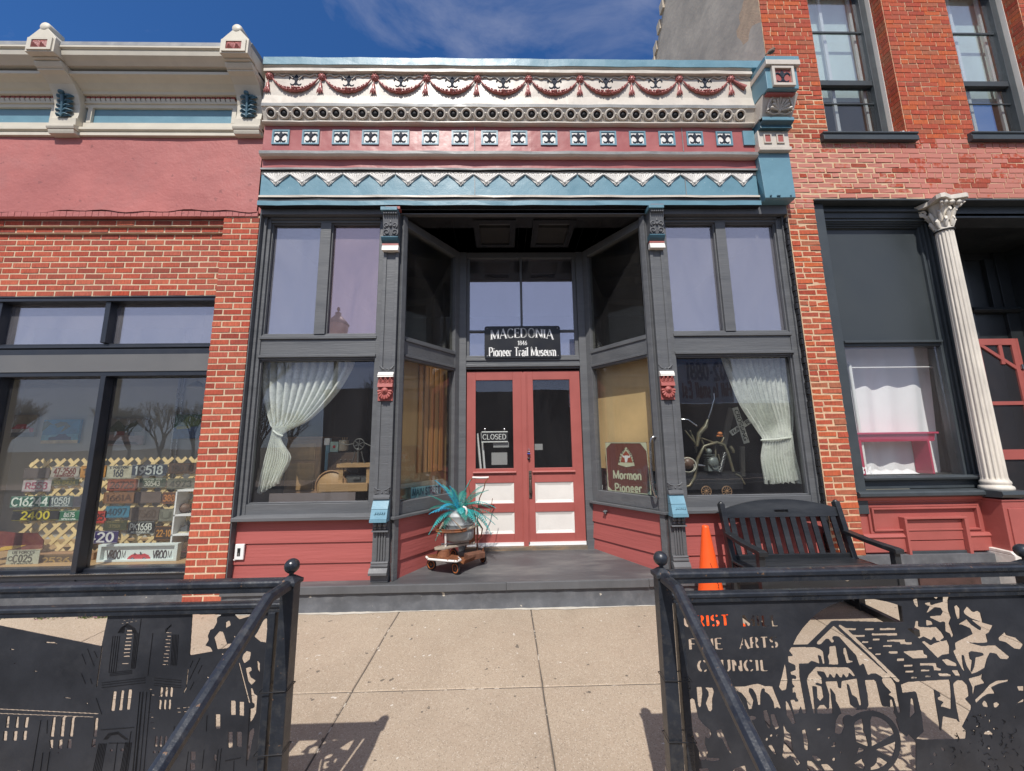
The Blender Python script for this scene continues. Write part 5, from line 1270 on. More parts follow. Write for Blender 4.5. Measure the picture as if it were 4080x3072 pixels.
def text_polys(s, h, serif=False, thick=.15, thin=None, cond=1.0, track=.08):
    """list of polygons (x, z) for a line of text whose height is h, starting at x = 0; returns (polys, width)"""
    thin = thick*.42 if (thin is None and serif) else (thin if thin is not None else thick)
    out_ = []; x = 0.0
    for ch in s:
        w, strokes = G.get(ch, G.get(ch.upper(), (.4, [])))
        for st in strokes:
            P = [(px*cond, py) for px, py in st]
            for a, b in zip(P[:-1], P[1:]):
                dx, dy = b[0]-a[0], b[1]-a[1]; L_ = math.hypot(dx, dy)
                if L_ < 1e-6: continue
                ux, uy = dx/L_, dy/L_; t = thin+(thick-thin)*abs(uy)**1.3
                if ch in 'AVMN' and serif and dx*dy > 0: t = thin*1.1
                t /= 2; e = t*.6 if len(P) > 2 else 0
                ax, ay, bx_, by = a[0]-ux*e, a[1]-uy*e, b[0]+ux*e, b[1]+uy*e
                out_.append([(x+(ax-uy*t), ay+ux*t), (x+(ax+uy*t), ay-ux*t), (x+(bx_+uy*t), by-ux*t), (x+(bx_-uy*t), by+ux*t)])
            if serif:
                for (p, q) in ((P[0], P[1]), (P[-1], P[-2])):
                    if p == P[0] and len(P) > 6 and abs(P[0][0]-P[-1][0]) < .02 and abs(P[0][1]-P[-1][1]) < .02: continue
                    if abs(q[1]-p[1]) > abs(q[0]-p[0]):
                        sgn = 1 if q[1] > p[1] else -1
                        out_.append([(x+p[0]-.13, p[1]), (x+p[0]+.13, p[1]), (x+p[0]+.13, p[1]+.05*sgn), (x+p[0]-.13, p[1]+.05*sgn)])
                    elif len(P) == 2 and p is P[-1] and ch in 'ELFT':
                        yy = p[1]; out_.append([(x+p[0]-.04, yy-(.12 if yy > .4 else 0)), (x+p[0]+.01, yy-(.12 if yy > .4 else 0)), (x+p[0]+.01, yy+(.12 if yy < .6 else 0)), (x+p[0]-.04, yy+(.12 if yy < .6 else 0))])
        x += w*cond+track
    return [[(a*h, b*h) for a, b in p] for p in out_], x*h
def text_obj(s, h, org, parent, material, name='lettering', align='c', right=(1,0,0), up=(0,0,1), depth=.002, fit=None, **kw):
    P, w = text_polys(s, h, **kw); sc = 1.0 if fit is None else fit/w
    org, right, up = Vector(org), Vector(right).normalized(), Vector(up).normalized(); nn = right.cross(up).normalized()
    b = MB(); sh = -w*sc/2 if align == 'c' else 0
    for i, p in enumerate(P):
        o = org + nn*(.0004*(i % 3)); b.prism(p, lambda u, v, d: o + right*(u*sc+sh) + up*v + nn*d, 0, depth)
    return b.build(name, material, parent)

# ================================================================ RAILINGS with cut steel picture panels
YF = -2.27
def pip(px, pz, poly):
    X, Z = px, pz; ins = np.zeros(X.shape, bool); n = len(poly); j = n-1
    for i in range(n):
        xi, zi = poly[i]; xj, zj = poly[j]
        if abs(zi-zj) > 1e-9:
            c = ((zi > Z) != (zj > Z)) & (X < (xj-xi)*(Z-zi)/(zj-zi)+xi); ins ^= c
        j = i
    return ins
class Plate:
    def __init__(s, x0, x1, z0, z1, res):
        s.x = np.arange(x0, x1+res*.5, res); s.z = np.arange(z0, z1+res*.5, res); s.res = res
        s.F = np.ones((len(s.x), len(s.z)), np.float32)
    def fill(s, poly, val):
        xs = [p[0] for p in poly]; zs = [p[1] for p in poly]
        i0, i1 = np.searchsorted(s.x, min(xs)-s.res), np.searchsorted(s.x, max(xs)+s.res); j0, j1 = np.searchsorted(s.z, min(zs)-s.res), np.searchsorted(s.z, max(zs)+s.res)
        if i1 <= i0 or j1 <= j0: return
        X, Z = np.meshgrid(s.x[i0:i1], s.z[j0:j1], indexing='ij'); q = .25*s.res; acc = 0
        for dx in (-q, q):
            for dz in (-q, q): acc = acc+pip(X+dx, Z+dz, poly)
        a = acc/4.0; sub = s.F[i0:i1, j0:j1]; s.F[i0:i1, j0:j1] = sub*(1-a)+val*a
    def build(s, name, material, parent, y, th, smooth=1, level=.5):
        F = s.F.copy()
        for _ in range(smooth):
            P = np.pad(F, 1, mode='edge'); F = (P[1:-1,1:-1]*4+P[:-2,1:-1]+P[2:,1:-1]+P[1:-1,:-2]+P[1:-1,2:])/8
        b = MB(); nx, nz = F.shape; ins = F > level
        c = ins[:-1,:-1].astype(int)+ins[1:,:-1]*2+ins[1:,1:]*4+ins[:-1,1:]*8
        faces = []; vs = []
        def addp(pts):
            k = len(vs)
            for (u, v) in pts: vs.append((u, y, v))
            faces.append(tuple(range(k, k+len(pts))))
        walls = []
        for j in range(nz-1):
            row = c[:, j]; i = 0; full = row == 15
            while i < nx-1:
                if full[i]:
                    k = i
                    while k < nx-1 and full[k]: k += 1
                    addp([(s.x[i], s.z[j]), (s.x[k], s.z[j]), (s.x[k], s.z[j+1]), (s.x[i], s.z[j+1])]); i = k; continue
                if row[i]:
                    P4 = [(i, j), (i+1, j), (i+1, j+1), (i, j+1)]; pts = []; cr_ = []
                    for q in range(4):
                        a, b_ = P4[q], P4[(q+1) % 4]; fa, fb = F[a], F[b_]
                        if fa > level: pts.append((s.x[a[0]], s.z[a[1]]))
                        if (fa > level) != (fb > level):
                            t = float((level-fa)/(fb-fa)); p = (s.x[a[0]]+(s.x[b_[0]]-s.x[a[0]])*t, s.z[a[1]]+(s.z[b_[1]]-s.z[a[1]])*t); pts.append(p); cr_.append(p)
                    if len(pts) >= 3: addp(pts)
                    if len(cr_) == 2: walls.append(cr_)
                i += 1
        n = len(vs); back = [(a, y+th, c_) for a, _, c_ in vs]
        b.add(vs+back, faces+[tuple(n+i for i in reversed(f)) for f in faces])
        for (p, q) in walls: b.add([(p[0],y,p[1]),(q[0],y,q[1]),(q[0],y+th,q[1]),(p[0],y+th,p[1])], [(0,1,2,3)])
        me = bpy.data.meshes.new(name); me.from_pydata(b.v, [], b.f); me.materials.append(material)
        return link(name, me, parent)
def cv(ox, oy, sc):
    def f(pts):
        out_ = []
        for x, y in pts:
            p = at(ox+x/sc, oy+y/sc, YF); out_.append((p.x, p.z))
        return out_
    return f
def circ(cx, cy, rx, ry=None, n=14): ry = ry or rx; return [(cx+rx*math.cos(2*PI*k/n), cy+ry*math.sin(2*PI*k/n)) for k in range(n)]
A_ = cv(2700, 2350, 2.307); B_ = cv(3100, 2350, 2.307); C_ = cv(3530, 2350, 2.307); D_ = cv(0, 2400, 2.48); E_ = cv(500, 2400, 2.479)
def rc4(a, b, c, d): return [(a,b),(c,b),(c,d),(a,d)]
RP = Plate(.735, 2.262, .06, .906, .0028)
for p in [
 [(135,505),(170,430),(225,350),(320,245),(390,190),(480,140),(600,98),(700,85),(880,85),(1010,110),(1135,150),(1150,295),(1100,300),(530,285),(495,290),(275,505)],
 [(100,560),(120,527),(330,525),(385,545),(415,570),(432,680),(412,685),(392,605),(368,602),(385,682),(340,662),(310,655),(280,680),(195,682),(200,800),(262,1140),(225,1135),(210,1068),(190,1140),(150,1145),(110,1010),(150,1010),(160,1030),(190,1020),(165,985),(160,940),(135,950),(130,900),(155,890),(130,860),(125,815),(165,820),(165,790),(120,780),(110,755),(160,735),(155,690),(95,665),(90,610),(140,605)],
 [(375,505),(352,495),(360,475),(510,328),(1040,805),(960,808),(940,790),(900,770),(865,770),(840,785),(820,775),(785,675),(760,700),(745,690),(715,600),(640,520),(560,430),(520,425),(500,440),(505,460),(520,470),(510,488),(490,485),(465,450),(440,455),(400,500)],
 [(552,330),(565,318),(620,350),(700,425),(1125,838),(1115,852),(1085,845),(830,590)],
 rc4(625,352,720,372),rc4(795,353,885,372),rc4(932,352,1082,372),rc4(690,414,802,434),rc4(858,400,1100,420),rc4(770,472,835,490),rc4(868,448,938,468),rc4(1002,457,1172,478),rc4(830,530,868,546),rc4(962,508,1052,526),rc4(1125,483,1235,502),rc4(890,585,950,600),rc4(1015,565,1102,586),rc4(1092,633,1163,655),rc4(1155,688,1240,708),rc4(1168,742,1250,762),rc4(1222,797,1280,815),
 [(470,520),(530,512),(545,600),(558,688),(465,688),(468,650),(455,610),(470,580)],
 [(600,530),(625,535),(640,590),(655,650),(695,655),(690,665),(640,678),(625,665),(610,600),(598,580)],
 [(262,830),(280,780),(345,708),(640,712),(680,745),(712,795),(690,795),(655,760),(650,795),(630,812),(600,770),(590,812),(565,800),(540,765),(525,812),(505,805),(480,770),(465,812),(445,800),(425,755),(360,748),(370,780),(400,810),(410,870),(360,855),(340,870),(400,890),(410,930),(420,990),(390,1025),(360,990),(355,890),(315,885),(345,1140),(325,1140)],
 [(432,842),(545,838),(558,905),(578,905),(582,838),(725,812),(768,1062),(748,1068),(722,990),(678,962),(650,872),(632,862),(668,1060),(700,1083),(748,1085),(705,1100),(580,1135),(560,1070),(530,1020),(524,960),(480,900),(505,1140),(360,1140),(358,1090),(380,1060),(420,1055),(455,1095),(468,1085),(470,960)],
 [(795,830),(880,825),(905,850),(940,1000),(960,1070),(1030,1075),(1025,1010),(1050,1008),(1075,1120),(810,1095),(830,1060),(820,960)],
 [(950,815),(1040,810),(1080,870),(1100,1000),(1128,1130),(1100,1130),(1060,990),(1010,960),(1040,940),(990,890),(960,850)],
 [(560,1145),(640,1112),(760,1100),(800,1100),(1060,1120),(1100,1190),(1150,1250),(1200,1330),(1269,1400),(1269,1665),(690,1665),(700,1560),(740,1440),(640,1310),(560,1330),(520,1310),(530,1200)],
 [(60,1290),(110,1320),(140,1500),(205,1600),(180,1620),(120,1520),(60,1560),(40,1520)],[(220,1290),(250,1280),(280,1400),(275,1480),(245,1470)],[(305,1520),(350,1525),(405,1570),(350,1580)],[(265,1570),(300,1570),(420,1665),(270,1665)],[(390,1600),(450,1600),(520,1665),(430,1665)],
 circ(468,1360,12),circ(375,1283,20,14),circ(515,1415,14,18),circ(590,1390,24,16),circ(657,1415,10),circ(510,1440,26,8),circ(585,1495,20,14),circ(512,1560,16,20),
]: RP.fill(B_(p), 0)
for p in [
 [(110,1010),(130,995),(155,1010),(185,1150),(190,1180),(240,1240),(300,1290),(310,1340),(290,1370),(255,1350),(250,1420),(280,1500),(250,1570),(200,1560),(195,1480),(150,1380),(130,1240),(118,1170)],
 [(172,890),(220,890),(228,950),(215,1075),(200,1085),(185,1050)],[(250,895),(320,900),(335,940),(318,1010),(320,1100),(305,1122),(285,1110),(258,1040),(285,970),(280,930)],
 [(490,905),(520,890),(610,888),(680,870),(740,862),(800,885),(870,885),(890,940),(955,1100),(920,1080),(890,1095),(880,1030),(840,960),(800,935),(800,905),(775,915),(762,960),(762,1060),(740,1060),(720,960),(690,910),(660,905),(655,940),(698,1020),(685,1095),(655,1102),(640,1050),(630,1000),(590,950),(540,930)],
 [(985,670),(1000,740),(1012,840),(1000,920),(960,930),(930,890),(955,800)],[(990,1010),(1020,1050),(1060,1140),(1085,1230),(1060,1240),(1000,1150)],
 [(965,1210),(1000,1300),(1040,1330),(1050,1500),(1100,1560),(1130,1600),(1100,1615),(1040,1520),(1000,1560),(960,1520),(985,1400)],
 [(785,1110),(820,1105),(850,1200),(855,1280),(830,1270),(800,1200)],[(850,1140),(890,1140),(935,1270),(905,1290),(870,1230)],circ(680,1180,45,22),[(355,1290),(400,1280),(430,1350),(480,1470),(510,1530),(460,1470),(410,1370),(370,1360)],
 [(830,1430),(860,1420),(890,1470),(910,1525),(880,1500)],circ(820,1375,12,18),circ(860,1340,14),circ(915,1340,12,16),[(250,1540),(380,1545),(390,1570),(330,1580),(270,1570)],[(195,1640),(280,1640),(290,1700),(195,1700)],[(520,1640),(620,1610),(640,1700),(490,1700)],
]: RP.fill(A_(p), 0)
for p in [
 [(333,22),(460,22),(480,75),(465,88),(420,55)],[(520,20),(585,40),(570,100),(575,190),(600,260),(580,310),(600,360),(622,420),(605,450),(585,400),(545,380),(540,290),(500,300),(460,280),(405,255),(400,242),(500,235),(520,200),(500,165),(455,160),(390,210),(368,212),(400,150),(440,130),(520,110)],
 [(245,85),(290,82),(300,155),(285,162),(258,130)],[(347,122),(410,112),(412,145),(385,150)],[(365,275),(420,290),(435,320),(370,332)],
 [(190,355),(260,345),(270,285),(300,285),(300,340),(400,345),(460,340),(510,390),(540,440),(500,470),(465,470),(445,430),(420,465),(350,430),(310,450)],[(325,475),(350,470),(410,510),(440,490),(560,460),(585,520),(585,590),(520,600),(480,630)],
 [(625,150),(650,138),(680,175),(680,265),(655,270),(635,210)],[(710,195),(742,150),(800,205),(840,190),(870,215),(890,300),(780,260),(720,220)],
 [(658,318),(740,268),(790,325),(865,375),(872,345),(780,272),(985,330),(950,395),(920,410),(940,485),(865,490),(640,480),(795,405),(770,350),(700,320)],
 [(630,485),(690,475),(770,465),(770,490),(870,515),(1005,510),(1140,620),(1120,640),(1050,635),(1010,585),(960,580),(930,640),(910,720),(840,760),(790,775),(780,770),(810,700),(820,620),(850,615),(895,600),(890,580),(790,565),(765,580),(775,640),(795,650),(780,760),(740,700),(720,640),(715,600),(700,600),(710,700),(730,760),(700,730),(650,640),(615,560),(640,545)],
 [(1030,440),(1090,385),(1110,420),(1190,440),(1265,505),(1240,548),(1180,540),(1100,480),(1035,465)],[(510,640),(560,635),(650,680),(655,705),(560,695)],[(600,740),(660,738),(690,800),(640,790)],
 [(755,815),(850,790),(890,765),(880,820),(912,860),(820,885),(805,970),(795,965),(790,890)],[(815,1010),(890,940),(950,870),(1010,835),(1135,825),(1120,845),(1040,865),(970,900),(1005,955),(940,960),(890,990),(830,1045)],
 [(615,860),(650,830),(700,830),(750,880),(765,980),(730,1005),(785,1065),(785,1100),(690,1290),(650,1105),(625,950)],
 [(135,870),(200,845),(580,822),(590,850),(600,960),(600,1100),(540,1080),(500,1075),(505,1055),(530,1030),(480,1010),(470,990),(500,975),(490,940),(440,912),(500,1300),(345,1300),(320,1120),(275,935),(150,950)],
 [(225,990),(250,1010),(270,1130),(215,1190)],[(880,1040),(900,1015),(930,1040),(945,1085),(890,1070)],[(985,1040),(1010,1030),(1050,1055),(1020,1085),(990,1080)],[(890,1330),(915,1295),(950,1295),(995,1335)],
 [(1200,885),(1269,885),(1269,930),(1220,930)],[(1170,1060),(1269,995),(1269,1030),(1200,1050)],[(520,1160),(650,1190),(700,1260),(740,1300),(735,1370),(350,1380),(270,1370),(345,1300),(505,1300)],
 [(500,1445),(530,1450),(545,1490),(510,1470)],[(430,1490),(455,1500),(470,1530),(440,1530)],[(400,1590),(440,1590),(435,1610),(400,1612)],[(570,1615),(640,1575),(600,1620)],
 rc4(310,673,465,698),rc4(318,733,405,752),[(470,765),(560,768),(603,785),(600,800),(500,800)],rc4(357,790,418,806),[(150,565),(345,552),(350,590),(385,608),(385,628),(250,632)],[(430,690),(465,672),(470,715),(512,728),(512,745),(440,742)],rc4(0,350,90,368),rc4(0,398,105,420),rc4(10,457,180,478),rc4(130,483,243,502),rc4(22,565,110,586),rc4(98,633,170,655),rc4(162,688,248,708),rc4(175,742,255,762),
]: RP.fill(C_(p), 0)
# solid parts standing in the open lower half: wheel, hub, posts
def sol(conv, pl): RP.fill(conv(pl), 1)
cxw, cyw = 850, 1410
for k in range(40):
    a0, a1 = 2*PI*k/40, 2*PI*(k+1.1)/40
    sol(B_, [(cxw+r*math.cos(a)*.98, cyw+r*math.sin(a)*1.06) for r, a in ((236,a0),(282,a0),(282,a1),(236,a1))])
for a, w0, w1 in ((-1.75,12,40),(-.25,16,34),(.7,18,30),(2.4,18,30),(1.7,16,30),(3.3,16,26)):
    c, s_ = math.cos(a), math.sin(a); sol(B_, [(cxw-s_*w0, cyw+c*w0+60), (cxw+c*260-s_*w1, cyw+s_*260+c*w1), (cxw+c*260+s_*w1, cyw+s_*260-c*w1), (cxw+s_*w0, cyw-c*w0+60)])
sol(B_, circ(840,1540,70,90)); sol(B_, circ(650,1210,55,60)); sol(B_, [(790,1130),(840,1130),(860,1160),(800,1330),(785,1300)]); sol(B_, [(660,1200),(700,1250),(720,1430),(745,1440),(700,1560),(640,1600),(560,1400)])
sol(B_, [(1085,1190),(1180,1170),(1220,1280),(1180,1350),(1120,1300)])
# ivy and gearwork texture of the bottom right corner
rg_ = random.Random(5)
for k in range(60):
    x, y = rg_.uniform(760,1269), rg_.uniform(1120,1660); RP.fill(C_([(x+rg_.uniform(-4,4), y),(x+rg_.uniform(5,14), y+rg_.uniform(14,50)),(x+rg_.uniform(10,20), y+rg_.uniform(10,44)),(x+4, y-4)]), 0 if k % 3 == 0 else 1)
for k in range(34):                            # ivy leaves: almond cuts with a stem, in drifts
    x, y, a, l = rg_.uniform(760,1262), rg_.uniform(1130,1655), rg_.uniform(-1.3,1.3), rg_.uniform(12,27)
    c, s_ = math.cos(a), math.sin(a); RP.fill(C_([(x+l*c, y+l*s_), (x-s_*l*.36, y+c*l*.36), (x-l*c, y-l*s_), (x+s_*l*.30, y-c*l*.30)]), 0)
def letters(s, conv, x0, y0, x1, y1, gaps=True):
    """stencil letters between two baseline points; each stroke cut as a hole with a bridge"""
    h = y0[1]-y0[0] if isinstance(y0, tuple) else 100
def stencil(s, pxA, pxB, base_py, top_py):
    a = at(pxA, base_py[0], YF); b = at(pxB, base_py[1], YF); tz = at(pxA, top_py, YF).z; h = tz-a.z
    P, w = text_polys(s, h, serif=True, thick=.22, thin=.10, track=.16); sc = (b.x-a.x)/w
    for p in P: RP.fill([(a.x+u*sc, a.z+v+(b.z-a.z)*(u/w)) for u, v in p], 0)
    # bridges
    x = 0.0
    for ch in s:
        wch = G.get(ch, (.4,))[0]
        if ch in 'RSOCUNDGA':
            xc_ = a.x+(x+wch*.52)*h*sc; RP.fill([(xc_-.003,a.z-.01),(xc_+.003,a.z-.01),(xc_+.003,tz+.01),(xc_-.003,tz+.01)], 1)
        x += wch+.16
stencil('GRIST', 2727, 2915, (2498,2492), 2455); stencil('MILL', 2962, 3110, (2496,2494), 2453)
stencil('FINE', 2748, 2890, (2589,2586), 2546); stencil('ARTS', 2948, 3108, (2585,2579), 2542)
stencil('COUNCIL', 2782, 3070, (2676,2673), 2632)

def finial_post(x, y, zb, zt, parent, bigger=1):
    w = .0275; b = MB(); b.box(x-w, x+w, y-w, y+w, zb, zt); p = b.build('post', M['blackiron'], parent, .003)
    c = MB(); c.box(x-w-.008, x+w+.008, y-w-.008, y+w+.008, zt, zt+.016)
    c.add([(x-w-.006,y-w-.006,zt+.016),(x+w+.006,y-w-.006,zt+.016),(x+w+.006,y+w+.006,zt+.016),(x-w-.006,y+w+.006,zt+.016),(x-.010,y-.010,zt+.036),(x+.010,y-.010,zt+.036),(x+.010,y+.010,zt+.036),(x-.010,y+.010,zt+.036)], [(0,1,5,4),(1,2,6,5),(2,3,7,6),(3,0,4,7),(4,5,6,7)])
    c.build('post_cap', M['blackiron'], p, .002)
    q = MB(); q.lathe((x,y,zt+.030), [(.011,0),(.009,.010),(.011,.016)], 10); q.ball((x,y,zt+.072), .030, 20); q.build('ball_finial', M['blackiron'], p)
    return p
def rail_bar(p0, p1, w, h, parent, name='rail'):
    """capped rail: rounded top on a channel"""
    p0, p1 = Vector(p0), Vector(p1); d = (p1-p0); L_ = d.length; d.normalize(); side = d.cross(Vector((0,0,1))).normalized(); up = side.cross(d)
    prof = [(-w/2,0),(-w/2,-h*.35),(-w*.36,-h*.42),(-w*.36,-h),(w*.36,-h),(w*.36,-h*.42),(w/2,-h*.35),(w/2,0),(w*.42,h*.16),(w*.2,h*.25),(-w*.2,h*.25),(-w*.42,h*.16)]
    n = len(prof); b = MB(); vs = [p0+side*a+up*c for a, c in prof]+[p1+side*a+up*c for a, c in prof]
    b.add(vs, [(i, (i+1) % n, (i+1) % n+n, i+n) for i in range(n)]+[tuple(range(n)), tuple(range(2*n-1, n-1, -1))])
    return b.build(name, M['blackiron'], parent, .0015)
def railing(name, label, xp, xe, side):
    """xp the post at the steps, xe the far end of the panel"""
    zb = YF*SLOPE
    t = thing(name, label, 'railing', (xp, YF, zb), 'black steel railings with cut picture panels')
    a, b = min(xp, xe), max(xp, xe)
    finial_post(xp, YF, zb, 1.008, t)
    rail_bar((xp+side*.028, YF, 1.022), (xe, YF, 1.022), .056, .040, t)
    rail_bar((xp+side*.028, YF, .936), (xe, YF, .936), .040, .032, t)
    xs0 = xp+side*.045
    MB().box(min(xs0, xs0+side*.03), max(xs0, xs0+side*.03), YF-.018, YF+.018, zb+.06, .905).build('stile', M['blackiron'], t, .003)
    MB().box(a, b, YF-.016, YF+.016, .03, .06).build('bottom_rail', M['blackiron'], t, .003)
    # handrail down to the street
    pts = [(xp, YF-.03, 1.012), (xp, YF-.155, 1.012), (xp, YF-1.30, 1.012-1.145*.60)]
    w = .021
    hr = MB()
    prof = [(-.022,-.014),(-.022,.004),(-.014,.016),(0,.020),(.014,.016),(.022,.004),(.022,-.014),(.010,-.018),(-.010,-.018)]
    rows = []
    for i, p in enumerate(pts):
        p = Vector(p); 
        if i == 0: up = Vector((0,0,1))
        elif i == 1: up = Vector((0,-.27,1)).normalized()
        else: up = Vector((0,-.515,.857)).normalized()
        rows.append([p+Vector((1,0,0))*u+up*v for u, v in prof])
    n = len(prof); vs = [v for r in rows for v in r]
    hr.add(vs, [(i*n+k, i*n+(k+1) % n, (i+1)*n+(k+1) % n, (i+1)*n+k) for i in range(2) for k in range(n)]+[tuple(range(n-1,-1,-1)), tuple(range(2*n, 3*n))])
    hr.build('handrail', M['blackiron'], t, .0015)
    f2 = MB(); 
    f2.box(xp-.016, xp+.016, YF-1.28, YF-1.24, -.65, .36); f2.build('lower_post', M['blackiron'], t)
    # tie straps round post and stile
    tp = MB()
    for z in (.62, .40): tp.tube([(xp-side*.032,YF-.032,z),(xp+side*.08,YF-.034,z-.004),(xp+side*.08,YF+.03,z),(xp-side*.032,YF+.03,z),(xp-side*.032,YF-.032,z)], .0022, 5)
    tp.build('cable_tie', M['black'], t)
    return t
rlR = railing('railing', 'black railing right of the steps, its panel cut with a mill and lettering', .669, 2.262, 1)
RP.build('picture_panel', M['plateiron'], rlR, YF-.0015, .004)
finial_post(2.285, YF, YF*SLOPE, 1.008, rlR)
sr = MB()                                      # scored veins and leaf outlines on the mill panel
for k in range(46):
    x, y, a, l = rg_.uniform(560,1262), rg_.uniform(1150,1660), rg_.uniform(-1.5,1.5), rg_.uniform(14,40)
    q = C_([(x, y), (x+l*math.cos(a), y+l*math.sin(a)), (x+l*1.5*math.cos(a+.5), y+l*1.5*math.sin(a+.5))])
    for u_, v_ in zip(q[:-1], q[1:]): sr.bar((u_[0],YF-.0022,u_[1]), (v_[0],YF-.0022,v_[1]), .0018, .0022, up=(0,1,0))
sr.build('scored_line', M['hole'], rlR)['kind'] = 'stuff'
# left panel: a church with its tower, and a tree
LPt = Plate(-2.62, -.965, .06, .903, .0028)
for p in [
 [(-900,140),(1068,138),(1005,435),(-900,48)],[(1008,432),(1020,430),(960,840),(952,838)],
 [(450,388),(540,392),(578,410),(560,416),(540,405),(455,404)],[(98,455),(145,462),(145,474),(105,470)],[(135,590),(172,603),(150,612)],[(335,672),(382,680),(375,688),(340,686)],[(640,935),(715,945),(700,955),(630,945)],[(850,985),(880,998),(855,1010)],
 [(-500,1024),(985,1095),(975,1108),(-500,1038)],[(-500,1072),(930,1128),(930,1140),(-500,1086)],
 [(70,1130),(100,1120),(90,1240),(55,1245)],[(165,1130),(190,1125),(185,1240),(148,1245)],[(255,1140),(290,1130),(275,1240),(238,1240)],[(40,1270),(78,1268),(70,1370),(30,1370)],[(140,1270),(178,1268),(168,1370),(128,1370)],[(235,1268),(272,1265),(262,1362),(225,1362)],
 [(525,1140),(555,1130),(535,1330),(498,1330)],[(615,1140),(650,1132),(632,1330),(594,1330)],[(710,1145),(742,1135),(722,1330),(688,1330)],[(490,1360),(530,1355),(525,1450),(500,1440)],[(585,1360),(622,1352),(615,1450),(578,1450)],[(675,1355),(712,1350),(708,1445),(668,1445)],
 [(945,1145),(975,1138),(958,1330),(922,1330)],[(915,1348),(950,1345),(945,1435),(905,1435)],
 [(1120,880),(1155,878),(1135,1075),(1095,1075)],[(1200,870),(1232,868),(1208,1068),(1172,1068)],[(1270,860),(1308,858),(1285,1062),(1250,1062)],rc4(1090,1445,1115,1478),rc4(1195,1440,1228,1475),
 [(1190,184),(1378,148),(1378,154),(1190,192)],[(1180,212),(1378,174),(1378,182),(1180,220)],[(560,1490),(600,1470),(580,1495)],[(170,1660),(215,1655),(215,1680),(160,1680)],
]+[[(1250-5.5*i,276+36*i),(1318-4.5*i,274+36*i),(1317-4.5*i,286+36*i),(1248-5.5*i,290+36*i)] for i in range(10) if i != 8]: LPt.fill(D_(p), 0)
for p in [
 [(660,118),(960,118),(905,150),(905,200),(870,260),(840,270),(815,330),(825,370),(790,425),(840,440),(865,485),(635,525)],[(1070,118),(1400,118),(1220,140),(1120,170)],[(990,200),(1030,175),(1042,225),(990,255)],[(875,350),(930,285),(965,290),(990,360),(1005,410),(1080,400),(1000,455),(905,465),(890,400)],circ(1078,340,10),circ(958,512,13,8),circ(815,743,14,9),
 [(1360,180),(1300,300),(1270,340),(1330,390),(1400,400),(1400,150)],[(1160,520),(1200,478),(1240,490),(1230,560),(1170,605),(1150,560)],[(1185,650),(1240,635),(1250,670),(1220,690),(1240,740),(1290,770),(1240,820),(1210,780)],[(1300,570),(1330,600),(1325,700),(1305,660)],
 [(1235,850),(1255,845),(1275,905),(1305,920),(1290,1090),(1260,1150),(1230,1190),(1235,1050),(1275,1040),(1270,1000),(1250,995)],[(1225,1275),(1270,1235),(1275,1280),(1250,1370),(1240,1440),(1230,1500),(1200,1600),(1205,1450)],
 [(628,530),(636,530),(605,850),(572,905),(565,900),(597,845)],[(1115,595),(1130,595),(1235,995),(1218,1000)],[(495,1045),(645,1030),(645,1040),(495,1055)],[(505,1083),(620,1072),(620,1082),(505,1093)],
 rc4(1040,970,1090,1115),rc4(1125,980,1172,1122),rc4(890,1103,938,1250),rc4(1015,1280,1060,1440),rc4(1100,1275,1150,1430),rc4(645,1470,695,1560),rc4(875,1500,900,1565),rc4(640,1585,690,1660),
 rc4(235,855,280,865),rc4(245,910,290,920),rc4(220,1083,265,1092),rc4(235,1130,280,1140),rc4(245,1183,290,1193),rc4(258,1240,300,1250),
]+[[(398-4.2*i,294+35*i),(458-3.4*i,296+35*i),(457-3.4*i,307+35*i),(397-4.2*i,304+35*i)] for i in range(10)]+[[(345+49*k,850),(360+49*k,830),(375+49*k,850),(366+49*k,935),(340+49*k,935)] for k in range(3)]+[[(335+47*k,960),(360+47*k,960),(352+47*k,1060),(328+47*k,1060)] for k in range(3)]+[[(298+46*k,1330),(310+46*k,1308),(322+46*k,1330),(315+46*k,1430),(288+46*k,1430)] for k in range(3)]+[rc4(275+52*k,1462,305+52*k,1495) for k in range(2)]: LPt.fill(E_(p), 0)
rlL = railing('railing', 'black railing left of the steps, its panel cut with a church and tower', -.906, -2.62, -1)
LPt.build('picture_panel', M['plateiron'], rlL, YF-.0015, .004)
# scored lines on the church panel
sc = MB()
def line(conv, *pts):
    q = conv(pts)
    for a, b in zip(q[:-1], q[1:]): sc.bar((a[0],YF-.0022,a[1]), (b[0],YF-.0022,b[1]), .0016, .0022, up=(0,1,0))
for k in range(5):
    line(D_, (1150+22*k-28,330),(1095+22*k-14*1,690)) if k < 4 else None
    line(D_, (1335+14*k,300),(1300+12*k-(0),650)) if k < 4 else None
    line(D_, (1170+14*k,300),(1200+10*k,250-6*k),(1265,205-0*k+12*k))
    line(D_, (1360-10*k,300),(1330-6*k,250),(1268,208+12*k))
    line(E_, (470+14*k,315),(452+14*k,620)); line(E_, (400,290-8*k),(430,245),(455,215+4*k))
for y in (680,695,710): line(D_, (1090,y+10),(1310,y-15))
for y in (790,812,838): line(D_, (1010,y),(1440,y-50))
for y in (740,762,790,812): line(E_, (285,y),(555,y+25))
for x in (1390,1415): line(D_, (x,880),(x-75,1665))
for x in (150,180,215,255): line(E_, (x,880),(x-70,1665))
line(D_, (1400,160),(1340,640)); line(E_, (275,300),(225,720)); line(D_, (1000,1255),(1330,1230)); line(D_, (1300,1270),(1240,1665))
for k in range(6): line(D_, (985+14*k,1390),(925+16*k,1665)); line(D_, (1245+12*k,1380),(1195+14*k,1665))
for k in range(3): line(D_, (1030+k*14,1350),(1080+k*10,1290+k*8),(1170,1275+k*10),(1270-k*12,1350))
line(D_, (1165,1380),(1130,1665)); line(D_, (1080,1385),(1250,1385))
